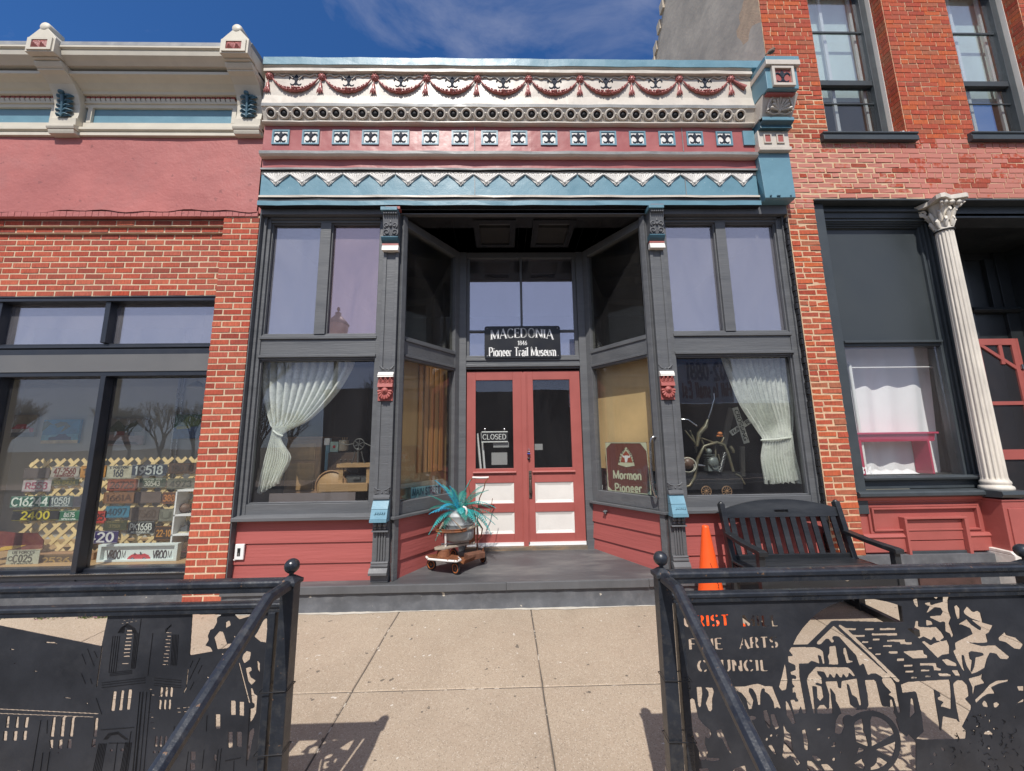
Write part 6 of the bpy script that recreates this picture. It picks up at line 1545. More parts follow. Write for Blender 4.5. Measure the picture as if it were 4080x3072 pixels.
for a, b in (((870,455),(935,625)),((815,505),(855,610)),((938,480),(966,545)),((810,700),(850,800)),((898,750),(915,800)),((955,940),(1010,1100)),((410,1160),(325,1665)),((475,1160),(470,1290)),((430,1480),(405,1665)),((498,1470),(470,1665))): line(D_, a, b)
for a, b in (((670,570),(640,640)),((740,545),(635,760)),((760,615),(720,700)),((680,780),(640,860)),((810,1110),(800,1270)),((485,1220),(480,1300)),((625,1470),(600,1665)),((780,1450),(760,1640)),((920,1450),(895,1665)),((950,1440),(925,1665)),((1230,1040),(1195,1610)),((1075,1560),(1070,1665)),((990,1560),(1140,1530))): line(E_, a, b)
sco = sc.build('scored_line', M['hole'], rlL); sco['kind'] = 'stuff'
# ================================================================ THINGS ON AND BEFORE THE FRONT
# ---- bench
bench = thing('bench', 'black painted slatted wooden bench with curved top rail, beside the orange cone', 'bench', (2.74,-.45,-.01))
BW = M['benchwood']
bx0, bx1 = 2.135, 3.355; zg = -.012
def bk(z): return -.22+(z-.46)*.22            # the back leans away
for x in (bx0, bx1-.05):
    b = MB(); b.bar((x+.025, bk(.46)-.01, zg), (x+.025, bk(.46)-.01, .46), .055, .06); b.build('leg', BW, bench, .004)
    b = MB(); b.bar((x+.025, bk(.40), .42), (x+.025, bk(.96), .955), .050, .055); b.ball((x+.025, bk(.955), .952), .026, 8); b.build('back_post', BW, bench, .004)
    b = MB(); b.box(x, x+.05, -.665, -.615, zg, .615); b.build('leg', BW, bench, .004)
    s = 1
    b = MB(); pr = [(-.69,.612),(-.69,.648),(-.66,.655),(-.42,.668),(-.19,.70),(-.19,.668),(-.42,.636)]
    b.xprof(pr, x-.012, x+.062, closed=True, caps=True); b.build('armrest', BW, bench, .004)
    MB().box(x+.005, x+.045, -.62, -.22, .375, .425).build('side_rail', BW, bench, .003)
    b = MB(); b.bar((x+.025,-.72,zg+.025), (x+.025,-.07,zg+.045), .05, .05); b.build('base_runner', BW, bench, .003)
tr = MB(); n = 16
for i in range(n):                             # curved top rail with a hand slot
    x0 = bx0+.05+(bx1-bx0-.10)*i/n; x1 = bx0+.05+(bx1-bx0-.10)*(i+1)/n
    t0 = 1-((i/n)*2-1)**2; t1 = 1-(((i+1)/n)*2-1)**2
    for (za, zb) in (((.825,.866),(.893,.905)) if i in (7,8) else ((.825,.905),)):
        ta0, ta1 = (za, za) , (zb+.085*t0 if zb > .9 else zb, zb+.085*t1 if zb > .9 else zb)
        vs = []
        for x, zt in ((x0, ta1[0]), (x1, ta1[1])):
            for z in (za, zt): vs += [(x, bk(z)-.014, z), (x, bk(z)+.014, z)]
        tr.add(vs, [(0,1,5,4),(2,6,7,3),(0,4,6,2),(1,3,7,5)]+([(0,2,3,1)] if i == 0 or (i == 7) or (i == 9) else [])+([(4,5,7,6)] if i == n-1 or i in (6,8) else []))
tr.build('top_rail', BW, bench)
for k in range(11):
    x = bx0+.075+k*(bx1-bx0-.15-.055)/10
    b = MB(); b.bar((x+.0275, bk(.47), .475), (x+.0275, bk(.825), .83), .052, .016); b.build('back_slat', BW, bench, .002)
b = MB(); b.bar((bx0+.05, bk(.475)-.0, .475), (bx1-.05, bk(.475)-.0, .475), .03, .045); b.build('lower_back_rail', BW, bench, .003)
for k in range(6):
    y = -.655+k*.078; MB().box(bx0+.0, bx1-.0, y, y+.068, .438+.0012*(k % 2), .458).build('seat_slat', BW, bench, .003)
MB().box(bx0+.05, bx1-.05, -.655, -.63, .335, .432).build('front_apron', BW, bench, .003)
b = MB(); b.lathe((2.87,-.657,.405), [(0,-.004),(.016,-.003),(.018,0)], 14, axis='y', sy=.55); b.build('oval_badge', M['steel'], bench)
MB().box(bx0+.05, bx1-.05, -.23, -.205, .36, .43).build('rear_apron', BW, bench, .003)
# ---- cone
cone = thing('traffic_cone', 'faded orange traffic cone standing between the pilaster and the black bench', 'traffic cone', (1.845,-.38,-.01))
b = MB(); b.lathe((1.845,-.38,-.01), [(.150,.035),(.135,.05),(.128,.08),(.031,.80),(.028,.815),(.018,.818),(.018,.79)], 28); b.build('cone_body', M['orange'], cone)
b = MB(); b.add([(1.645,-.58,-.02),(2.045,-.58,-.02),(2.045,-.18,-.02),(1.645,-.18,-.02),(1.66,-.565,.03),(2.03,-.565,.03),(2.03,-.195,.03),(1.66,-.195,.03)], [(0,1,5,4),(1,2,6,5),(2,3,7,6),(3,0,4,7),(4,5,6,7)]); b.build('cone_base', M['orange'], cone)
b = MB()
for (x0, z0, x1, z1) in ((-.02,.50,.015,.34),(.0,.46,.03,.36),(.012,.30,.03,.33),(.02,.26,.02,.34),(.03,.12,.06,.10),(.045,.14,.045,.07)):
    def cs_(x, z): 
        r = .128+(.031-.128)*(z-.08)/.72; return (1.845+x, -.38-math.sqrt(max(r*r-x*x, 0))-.002, z)
    b.tube([cs_(x0, z0), cs_((x0+x1)/2+.004, (z0+z1)/2), cs_(x1, z1)], .0022, 4)
b.build('scuff_mark', mat('dark_scuff', (.22,.03,.005), .8), cone)

# ---- walker cart with the watering can
RU = mat('rusty_iron', (.16,.055,.022), .7, .35, 14, .8, 60, dirt=(.38,.16,.05), dirtamt=.8, dscale=12)
RO = mat('worn_orange_enamel', (.55,.16,.04), .5, .25, 20, .5, 60, dirt=(.25,.10,.05), dirtamt=.5, dscale=16)
WO = mat('weathered_gray_wood', (.33,.28,.22), .8, .2, 8, .7, 40, stretch=(1,1,4), dirt=(.20,.15,.11), dirtamt=.5, dscale=12)
TY = mat('black_rubber', (.02,.02,.02), .7, .2, 10, .2)
WP = mat('chipped_white_enamel', (.72,.70,.66), .5, .1, 15, .3, 60, flake=(.2,.08,.04), flakeamt=.36, flakescale=30)
def S(x, y, Y): return at(1500+x/3.687, 1900+y/3.687, Y)
def pz(y): return .243+.057*y
cart = thing('baby_walker_cart', 'rusty antique baby walker with orange wheels, carrying the watering can of teal fern', 'baby walker', (-.55,.32,.26))
W_ = [(-.795,.30,.056,1.2),(-.520,.165,.060,.85),(-.255,.475,.056,.65),(-.60,.62,.055,1.0)]
for (x, y, r, a) in W_:
    z = pz(y)+r; ax = Vector((math.cos(a), math.sin(a), 0)); rt = Matrix.Rotation(a, 4, 'Z')
    def lx(prof, n=20):
        m = MB(); m.lathe((0,0,0), prof, n, axis='x'); m.v = [tuple(rt @ Vector(v) + Vector((x, y, z))) for v in m.v]; return m
    w = lx([(r-.008,-.010),(r,-.006),(r,.006),(r-.008,.010)]); w.v = w.v
    wh = lx([(.0,-.007),(.012,-.012),(.02,-.006),(r*.55,-.004),(r*.62,-.010),(r*.80,-.011),(r*.82,.011),(r*.62,.010),(r*.55,.004),(.02,.006),(.012,.012),(0,.007)]).build('wheel', RO, cart)
    tt = lx([(r*.80,-.010),(r*.93,-.011),(r,-.006),(r,.006),(r*.93,.011),(r*.80,.010)]).build('tyre', TY, wh)
    f = MB(); side = ax*.018
    c0 = Vector((x, y, z)); 
    for s in (-1, 1): f.bar(c0+side*s, c0+side*s+Vector((0,0,r+.012)), .014, .004)
    f.bar(c0-side+Vector((0,0,r+.012)), c0+side+Vector((0,0,r+.012)), .014, .004, up=(0,1,0)); f.tube([c0+Vector((0,0,r+.01)), c0+Vector((0,0,r+.045))], .008, 8); f.tube([c0-side*1.3, c0+side*1.3], .006, 6)
    f.build('wheel_fork', RU, cart)
# bumper frame, foot pan, round turret
zf = pz(.22)+.145
fb = MB(); P_ = [(-.845,.26),(-.80,.17),(-.70,.135),(-.60,.10),(-.50,.075),(-.465,.12),(-.50,.20)]
fb.tube([(x, y, zf+.004) for x, y in P_], .012, 8); fb.build('bumper', WP, cart)
dk = MB(); dk.prism([(-.84,.27),(-.79,.185),(-.69,.15),(-.59,.115),(-.50,.09),(-.475,.14),(-.50,.24),(-.60,.30),(-.72,.34)], lambda u, v, d: (u, v, d), zf-.012, zf+.014); dk.build('front_deck', RU, cart)
tu = MB(); tc_ = S(985,1150,.25)
tu.lathe((tc_.x, .25, zf+.012), [(.07,0),(.072,.012),(.066,.016),(.070,.028),(.064,.032),(.068,.044),(.062,.048),(.064,.060),(.060,.075),(.0,.078)], 22); tu.build('ribbed_turret', RU, cart)
st = MB(); a_ = S(960,1075,.24); b_ = S(1340,985,.42)
st.prism([(-.075,-.05),(.02,-.065),(.10,-.03),(.22,.02),(.30,.03),(.31,.06),(.22,.07),(.08,.05),(-.05,.05),(-.09,.0)], lambda u, v, d: (tc_.x+u*1.05, .25+v+u*.35, zf+.088+d), 0, .022); st.build('wooden_seat_board', WO, cart, .004)
pan = MB(); pan.prism([(-.60,.26),(-.44,.18),(-.24,.44),(-.26,.50),(-.33,.52),(-.56,.40)], lambda u, v, d: (u, v, d), pz(.3)+.085, pz(.3)+.092)
pan.add([(-.44,.18,pz(.3)+.09),(-.24,.44,pz(.3)+.09),(-.225,.43,pz(.3)+.125),(-.425,.17,pz(.3)+.125)], [(0,1,2,3)]); pan.build('foot_pan', RU, cart)
bl = MB(); bl.obox((-.34,.36,pz(.3)+.12), (.085,.055,0), (-.03,.045,0), (0,0,.03)); bl.build('wood_block', mat('brown_cork_block', (.14,.06,.035), .9, .3, 20, 1.0, 40), cart, .005)
# tray ring with beads in front
rc_ = S(1090,800,.22); RX_, RY_ = .165, .10
rg2 = MB(); 
for dz, rr in ((0,.010),(.022,.006)):
    rg2.tube([(rc_.x+RX_*math.cos(2*PI*k/28), .27+RY_*math.sin(2*PI*k/28), rc_.z+dz) for k in range(29)], rr, 7, caps=False)
rg2.lathe((rc_.x,.27,rc_.z-.004), [(RX_*.99,0),(RX_*.99,.03),(RX_*.97,.03),(RX_*.97,0)], 28, sy=RY_/RX_); rg2.build('tray_ring', RU, cart)
be = MB()
for (xa, ya, xb, yb_, n_) in ((975,680,935,755,5),(1175,680,1250,760,7)):
    for k in range(n_):
        t = k/(n_-1); p = S(xa+(xb-xa)*t, ya+(yb_-ya)*t, .18); be.ball(p, .0095, 8)
be.build('play_bead', WO, cart)
wi = MB(); wi.tube([S(1045,560,.3), S(1130,640,.2), S(1175,680,.18), S(1250,765,.18)], .003, 5).tube([S(990,655,.2), S(975,680,.18), S(935,760,.18)], .003, 5); wi.build('bead_wire', RU, cart)
po = MB(); po.tube([S(1015,830,.2), S(1018,1040,.23)], .011, 8); po.build('front_post', WP, cart)
pb = MB(); pb.tube([S(1270,795,.24), S(1500,705,.36)], .016, 8); pb.build('wooden_push_bar', WO, cart)
bp = MB(); bp.add([S(1330,790,.30), S(1455,745,.40), S(1450,960,.42), S(1370,1000,.36)], [(0,1,2,3)]); bp.build('side_plate', RU, cart)
hp = MB(); hp.tube([S(1480,640,.52), S(1555,760,.52), S(1540,870,.52), S(1480,940,.52), S(1475,1060,.50)], .008, 7)
hp.tube([S(1480,720,.50), S(1478,1070,.50)], .009, 7)
hp.tube([S(1370,215,.62), S(1350,130,.62), S(1375,60,.62), S(1415,15,.62)], .006, 6); hp.tube([S(1515,310,.6), S(1580,170,.6), S(1595,90,.6), S(1640,15,.6)], .006, 6)
hp.tube([S(1480,700,.52), S(1500,400,.58), S(1515,310,.6)], .006, 6); hp.tube([S(1370,215,.62), S(1400,420,.6), S(1460,640,.54)], .006, 6); hp.tube([S(1670,540,.62), S(1700,340,.62), S(1706,315,.62)], .004, 5)
hp.build('push_handle_tube', RU, cart)
g_ = MB(); g_.tube([S(1410,10,.62), S(1530,14,.62), S(1650,10,.62)], .013, 8); g_.build('handle_grip', WP, cart)
sb = MB(); sb.tube([S(950,990,.45), S(1360,950,.50)], .010, 7); sb.tube([S(1495,1020,.50), S(1560,1040,.55)], .011, 7); sb.build('cross_tube', WP, cart)
cl = MB(); cl.add([S(1420,1110,.46), S(1475,1105,.48), S(1465,1175,.48), S(1420,1190,.46)], [(0,1,2,3)]); cl.build('white_clip', M['white'], cart)
# ---- watering can
GV = mat('galvanized_steel', (.33,.35,.35), .55, .2, 7, .5, 24, metal=.35, dirt=(.42,.43,.41), dirtamt=.5, dscale=9)
can = thing('watering_can', 'dented galvanized steel watering can planted with teal fern', 'watering can', (-.49,.36,.42))
cc = S(1210,730,.36); cb = S(1210,925,.36).z; ct = S(1210,560,.36).z; hcan = ct-cb
m_ = MB(); m_.lathe((cc.x,.38,cb), [(.0,.0),(.14,.0),(.158,.02),(.163,.06),(.166,.07),(.166,.09),(.163,.10),(.163,hcan*.62),(.168,hcan*.64),(.168,hcan*.67),(.163,hcan*.69),(.160,hcan*.97),(.165,hcan),(.155,hcan)], 30, sy=.82); m_.build('can_body', GV, can)
m_ = MB(); m_.lathe((cc.x,.38,ct-.004), [(.163,0),(.15,.03),(.10,.055),(.02,.065),(0,.066)], 30, sy=.82); m_.v = [(x, y, z if y < .40 else min(z, ct-.01)) for x, y, z in m_.v]; m_.build('half_lid', GV, can)
m_ = MB(); m_.tube([S(1275,440,.22), S(1308,450,.2), S(1325,495,.2), S(1320,560,.23)], .011, 8); m_.build('top_handle', WP, can)
m_ = MB(); m_.torus((cc.x,.38,cb+hcan*.40), .164, .004, 'z', 30, 5, sx=1, sz=.82); m_.build('body_hoop', GV, can)
# ---- fern of teal artificial fronds
FE = [mat('teal_fern_leaf', (.03,.36,.36), .5, .25, 12, .2, 60), mat('blue_fern_leaf', (.02,.34,.52), .5, .25, 12, .2, 60), mat('green_fern_leaf', (.02,.22,.18), .55, .3, 12, .2, 60)]
fern = thing('artificial_fern', 'teal and blue artificial fern with arching fronds, set in the watering can', 'plant', (cc.x,.38,ct))
rf = random.Random(3)
o0 = Vector((cc.x, .38, ct+.02))
fr_list = [(( -.13,-.02,.29),(-.27,-.05,.36),1,.06),((.03,-.04,.22),(.13,-.03,.36),0,.055),((-.02,-.05,.22),(-.10,-.08,.30),1,.05),((.05,-.10,.14),(.04,-.18,.0),0,.06),
 ((-.14,-.05,.15),(-.33,-.06,.20),2,.045),((-.14,-.10,.13),(-.30,-.18,.02),1,.06),((-.15,-.10,.10),(-.27,-.20,-.14),0,.06),((-.17,-.06,.06),(-.31,-.12,-.20),0,.05),
 ((.13,-.02,.20),(.33,-.0,.24),2,.05),((.16,-.04,.22),(.41,-.06,.05),0,.055),((.16,.05,.18),(.36,.06,.02),2,.055),((.15,-.04,.12),(.33,-.06,-.16),2,.06),((.16,.0,.10),(.40,.02,-.14),0,.055),((.12,-.08,.08),(.25,-.14,-.14),2,.055),
 ((.10,.08,.2),(.24,.16,.20),2,.05),((.02,.08,.2),(.03,.18,.22),2,.05),((-.10,.08,.16),(-.24,.15,.10),2,.05),((.2,.03,.04),(.32,.04,-.20),2,.05),((-.08,.04,.24),(-.20,.06,.30),0,.045),((.08,-.02,.16),(.22,-.08,.10),2,.055),
 ((-.19,.02,.16),(-.36,.02,.02),2,.055),((.10,-.10,.16),(.20,-.20,-.10),0,.055),((-.08,-.10,.20),(-.20,-.20,.06),1,.055),((.22,-.05,.14),(.36,-.10,-.22),0,.055),((.18,.04,.16),(.30,.05,-.10),2,.06),((-.12,-.12,.04),(-.22,-.22,-.24),2,.05),((.06,-.12,.10),(.10,-.22,-.06),2,.05),((.13,.04,.26),(.27,.08,.28),2,.05),((-.05,.05,.20),(-.10,.12,.26),2,.05),((.24,.0,.12),(.43,.0,-.08),2,.05)]
for (mid, end, mi, wd) in fr_list:
    f = MB(); A0, A1, A2 = o0, o0+Vector(mid), o0+Vector(end)*1.0
    n = 21; spine = []
    for i in range(n+1):
        t = i/n; spine.append(A0*(1-t)**2 + A1*1.15*0 + (A1*2*t*(1-t)) + A2*t*t)
    f.tube(spine[::2]+[spine[-1]], [.0028]*len(spine[::2]+[spine[-1]]), 4)
    for i in range(3, n):
        p = spine[i]; tg = (spine[i+1]-spine[i-1]).normalized(); sd = tg.cross(Vector((0,0,1)))
        if sd.length < .1: sd = tg.cross(Vector((0,1,0)))
        sd.normalize(); up = sd.cross(tg); t = i/n; ln = wd*1.2*(math.sin(PI*min(1,t*1.05))**.6)*(1 if t < .85 else (1-t)/.15*.8+.2)
        for s in (-1, 1):
            e = p+sd*s*ln+tg*ln*.35-up*ln*.25+Vector((rf.uniform(-1,1),rf.uniform(-1,1),rf.uniform(-1,1)))*.003
            mm = (p+e)/2+up*.004; w = .0048
            f.add([p-tg*w*.7, p+tg*w*.7, mm+tg*w, e, mm-tg*w], [(0,1,2,4),(4,2,3)], 0, False)
    f.build('frond', FE[mi], fern)

# ---- museum sign over the door
sx0, sx1, sz0, sz1 = -.252, .752, 2.686, 3.122; YS = .845
sign = thing('museum_sign', 'black museum name board with white lettering above the red doors', 'sign', (.25, YS, 2.9))
def rrect(x0, x1, z0, z1, r, n=5):
    o = []
    for cx_, cz_, a0 in ((x1-r, z1-r, 0), (x0+r, z1-r, 90), (x0+r, z0+r, 180), (x1-r, z0+r, 270)):
        for k in range(n+1): a = math.radians(a0+90*k/n); o.append((cx_+r*math.cos(a), cz_+r*math.sin(a)))
    return o
MB().prism(rrect(sx0, sx1, sz0, sz1, .035), lambda u, v, d: (u, d, v), YS, YS+.012).build('board', mat('black_sign_enamel', (.012,.012,.014), .35, .1, 3, .05), sign)
WL = mat('white_sign_lettering', (.80,.80,.78), .5, .03, 5, 0)
# arched top line, letter by letter
nm = 'MACEDONIA'; P, wtot = text_polys(nm, .125, serif=True, thick=.17, thin=.05, track=.10); scx = .835/wtot; b = MB()
for p in P:
    b.prism(p, lambda u, v, d: (.25-.835/2+u*scx, YS-.0015-d, 2.935+v+.030*(1-((u*scx-.4175)/.4175)**2)), 0, .0012)
b.build('lettering_top', WL, sign)
text_obj('1846', .056, (.25, YS-.0015, 2.862), sign, WL, 'lettering_year', serif=True, thick=.15, thin=.05, depth=.0012, fit=.125)
text_obj('Pioneer Trail Museum', .115, (.25, YS-.0015, 2.715), sign, WL, 'lettering_bottom', serif=True, thick=.19, thin=.07, depth=.0012, fit=.885, track=.05)
b = MB()
for x in (sx0+.035, sx1-.035):
    for z in (sz0+.03, sz1-.03): b.lathe((x, YS, z), [(0,-.004),(.006,-.003),(.007,0)], 8, axis='y')
b.build('screw_head', M['steel'], sign)
# ---- closed sign inside the left door
def SP(px, py, Y): return at(1550+px/1.6656, 1400+py/1.6656, Y)
a, c = SP(614, 532, .93), SP(788, 602, .93)
cs = thing('closed_sign', 'small black CLOSED sign hanging inside the left door pane', 'sign', ((a.x+c.x)/2, .935, c.z))
MB().box(a.x, c.x, .93, .933, c.z, a.z).build('board', M['black'], cs)
MB().box(a.x, c.x, .9285, .930, a.z-.012, a.z).build('white_band', WL, cs); MB().box(a.x, c.x, .9285, .930, c.z, c.z+.012).build('white_band', WL, cs)
text_obj('CLOSED', .062, ((a.x+c.x)/2, .929, (a.z+c.z)/2-.031), cs, WL, 'lettering', thick=.12, thin=.10, depth=.001, fit=(c.x-a.x)*.92)
b = MB(); 
for px_ in (635, 766): p = SP(px_, 516, .925); b.lathe(p, [(0,-.006),(.012,-.004),(.017,.004)], 12, axis='y')
b.build('suction_cup', M['chrome'], cs)
# notices behind the door panes
for i, (x0, y0, x1, y1, lab) in enumerate(((692,602,795,637,'faint paper notice hanging behind the CLOSED sign'),(680,672,785,752,'gray folded paper lying behind the lower left door pane'),(966,614,1020,654,'small pale card taped inside the right door pane'))):
    a, c = SP(x0, y0, .96), SP(x1, y1, .96); o = MB().box(a.x, c.x, .96, .962, c.z, a.z).build('paper_notice', mat('dim_paper', (.30,.30,.30), .8, .05, 4, 0) if i == 0 else bpy.data.materials['dim_paper']); tag(o, lab, 'notice')
a, c = SP(590, 545, 1.0), SP(650, 785, 1.0)
o = MB().bar((a.x-.01,1.0,a.z), (a.x+.035,1.02,c.z), .03, .02).bar((a.x+.05,1.0,a.z+.01),(a.x+.085,1.02,c.z), .02, .02).build('white_easel', M['white']); tag(o, 'pale folding easel legs leaning behind the left door pane', 'easel')
# ---- padlock, grab handle, meter box, bell
pl_ = thing('padlock', 'small steel padlock with blue bumper hanging at the meeting of the doors', 'padlock', (.30,.87,1.44))
p = SP(927, 668, .87)
MB().box(p.x-.016, p.x+.016, .862, .880, p.z-.022, p.z+.010).build('body', M['steel'], pl_, .003); MB().box(p.x-.018, p.x+.018, .860, .882, p.z-.026, p.z-.014).build('bumper_ring', mat('blue_plastic', (.05,.08,.4), .5), pl_, .002)
b = MB(); b.tube([(p.x-.010,.871,p.z+.008),(p.x-.010,.871,p.z+.032),(p.x,.871,p.z+.042),(p.x+.010,.871,p.z+.032),(p.x+.010,.871,p.z+.008)], .0035, 6); b.build('shackle', M['chrome'], pl_)
q = SP(928, 712, .88); b = MB(); b.lathe((q.x,.885,q.z), [(0,-.014),(.014,-.012),(.018,0)], 12, axis='y'); b.build('lock_cylinder', M['black'], dR)
gh = thing('grab_handle', 'long curved brushed steel grab handle on the right entry side', 'handle', (1.6,.1,1.3))
def HP(px, py, d): # on the right bay face
    n_ = Vector((math.cos(ang), math.sin(ang), 0)); A = Vector((1.645,.05,0)) - n_*d; dd = ray(px, py); t = (A-CAM).dot(n_)/dd.dot(n_); return CAM+dd*t
def HQ(x, y, d): return HP(2350+x/1.4657, 1400+y/1.4657, d)
b = MB(); b.tube([HQ(385,502,.0), HQ(383,500,.035), HQ(372,498,.06), HQ(358,512,.075), HQ(352,540,.078), HQ(358,700,.078), HQ(370,800,.078), HQ(380,838,.07), HQ(395,852,.05), HQ(405,850,.0)], .0125, 10); b.build('bar', M['steelw'] if 'steelw' in M else M['steel'], gh)
mt = thing('meter_box', 'white plastic meter box on the red boards under the left window', 'meter box', (-2.66,.05,.47))
MB().box(-2.712, -2.622, .045, .066, .468, .618).box(-2.722, -2.70, .048, .066, .46, .475).build('body', M['white'], mt, .006)
MB().box(-2.684, -2.655, .042, .0455, .505, .580).build('meter_slot', M['hole'], mt); MB().box(-2.676, -2.664, .040, .0425, .51, .535).build('meter_label', M['steel'], mt)
hb = thing('hose_bib', 'small round black fitting on the red boards right of the doors', 'tap', (1.2,.75,.75))
p = HP(2300+185/1.6656, 1400+1065/1.6656, .02); b = MB(); b.ball(p, .022, 10); b.ball(p+Vector((-.018,-.01,.004)), .012, 8).ball(p+Vector((.012,-.022,.010)), .012, 8).ball(p+Vector((-.004,-.02,-.016)), .010, 8); b.build('fitting', M['char'], hb)
# ---- bird on the end of the cornice
bp_ = at(3072, 205, -.33)
bird = MB(); bird.lathe((0,0,0), [(0,-.055),(.012,-.045),(.026,-.015),(.028,.01),(.018,.035),(0,.045)], 10, axis='x'); bird.ball((.042,0,.020), .018, 8); bird.tube([(.056,0,.020),(.072,0,.018)], [.005,.001], 5); bird.tube([(-.045,0,-.006),(-.085,0,-.025)], [.012,.006], 6)
bird.v = [tuple(Vector((bp_.x, bp_.y, bp_.z)) + Matrix.Rotation(-.35, 4, 'Y') @ Vector(v)) for v in bird.v]
bb_ = thing('bird', 'small brown bird perched on the right end of the cornice', 'bird', tuple(bp_)); bird.build('body', mat('bird_feathers', (.16,.11,.08), .8, .3, 30, .2), bb_)
b = MB()
for s in (-.01,.01): b.tube([(bp_.x+s, bp_.y, bp_.z-.02),(bp_.x+s, bp_.y, bp_.z-.045)], .002, 4)
b.build('legs', M['black'], bb_)
# ---- weeds along the wall foot and on the left sill
wr = random.Random(9); LG = mat('dry_green_weed', (.10,.14,.035), .8, .4, 30, .1); PK = mat('pink_weed_flower', (.40,.22,.26), .8, .3, 30, .1)
for i, (xa, xb, n_, lab) in enumerate(((-5.3,-4.75,50,'low green weeds on the wall foot at the far left'),(-4.45,-3.75,90,'pink and green weeds along the foot of the left wall'))):
    b = MB()
    for k in range(n_):
        x = wr.uniform(xa, xb); cl_ = math.sin(x*14)+.4
        if cl_ < -.1: continue
        h = wr.uniform(.02,.10); y = -.0-wr.uniform(.01,.06); z = -.004
        for q in range(6):
            a = wr.uniform(0, 2*PI); c = Vector((x+wr.uniform(-.02,.02), y, z+h*q/5)); d = Vector((math.cos(a), math.sin(a)*.5-.3, wr.uniform(.1,.8)))*.018; s_ = Vector((-d.z, .004, d.x))*.5
            b.add([c-s_, c+s_, c+d+s_*.3, c+d-s_*.3], [(0,1,2,3)], 1 if wr.random() < (.28 if i else .08) else 0)
    o = b.build('weeds', [LG, PK]); o['kind'] = 'stuff'; tag(o, lab, 'weeds')
# ---- shop number on the right display window glass
hn = thing('shop_number', 'white numerals 314 on the lower left corner of the right display window', 'number', (3.98,.198,1.2))
def RW(x, y, Y): return at(3180+x/1.6656, 1350+y/1.6656, Y)
a, c = RW(415, 900, .2), RW(490, 852, .2)
text_obj('314', c.z-a.z, ((a.x+c.x)/2, .199, a.z+.004), hn, WL, 'lettering', serif=True, thick=.18, thin=.07, depth=.0012, fit=(c.x-a.x)*.98)
# ================================================================ BEHIND THE GLASS
def lace_mat(name, col, alpha, sc=60):
    m = bpy.data.materials.new(name); m.use_nodes = True; t = m.node_tree; n = t.nodes; l = t.links; n.clear()
    o = n.new('ShaderNodeOutputMaterial'); d = n.new('ShaderNodeBsdfDiffuse'); tr = n.new('ShaderNodeBsdfTranslucent'); tp = n.new('ShaderNodeBsdfTransparent')
    d.inputs[0].default_value = (*col, 1); tr.inputs[0].default_value = (*col, 1)
    m1 = n.new('ShaderNodeMixShader'); m1.inputs[0].default_value = .35; l.new(d.outputs[0], m1.inputs[1]); l.new(tr.outputs[0], m1.inputs[2])
    co = n.new('ShaderNodeTexCoord'); v = n.new('ShaderNodeTexVoronoi'); v.inputs['Scale'].default_value = sc; l.new(co.outputs['Object'], v.inputs[0])
    w = n.new('ShaderNodeTexNoise'); w.inputs['Scale'].default_value = 7; w.inputs['Detail'].default_value = 3; w.inputs['Distortion'].default_value = 1.5; l.new(co.outputs['Object'], w.inputs[0])
    a = n.new('ShaderNodeMapRange'); a.inputs[1].default_value = .45; a.inputs[2].default_value = .62; a.inputs[3].default_value = alpha; a.inputs[4].default_value = min(1, alpha+.28); l.new(w.outputs[0], a.inputs[0])
    b = n.new('ShaderNodeMapRange'); b.inputs[1].default_value = .0; b.inputs[2].default_value = .55; b.inputs[3].default_value = -.10; b.inputs[4].default_value = .08; l.new(v.outputs['Distance'], b.inputs[0])
    s = n.new('ShaderNodeMath'); s.operation = 'ADD'; s.use_clamp = True; l.new(a.outputs[0], s.inputs[0]); l.new(b.outputs[0], s.inputs[1])
    m2 = n.new('ShaderNodeMixShader'); l.new(s.outputs[0], m2.inputs[0]); l.new(tp.outputs[0], m2.inputs[1]); l.new(m1.outputs[0], m2.inputs[2]); l.new(m2.outputs[0], o.inputs[0])
    return m
LACE = lace_mat('white_lace', (.92,.94,.88), .78, 45)
def curve(P, t):
    n = len(P)-1; s = min(t*n, n-1e-6); i = int(s); f = s-i
    p0 = P[max(i-1,0)]; p1 = P[i]; p2 = P[i+1]; p3 = P[min(i+2,n)]
    return tuple(.5*((2*p1[k])+(-p0[k]+p2[k])*f+(2*p0[k]-5*p1[k]+4*p2[k]-p3[k])*f*f+(-p0[k]+3*p1[k]-3*p2[k]+p3[k])*f**3) for k in (0, 1))
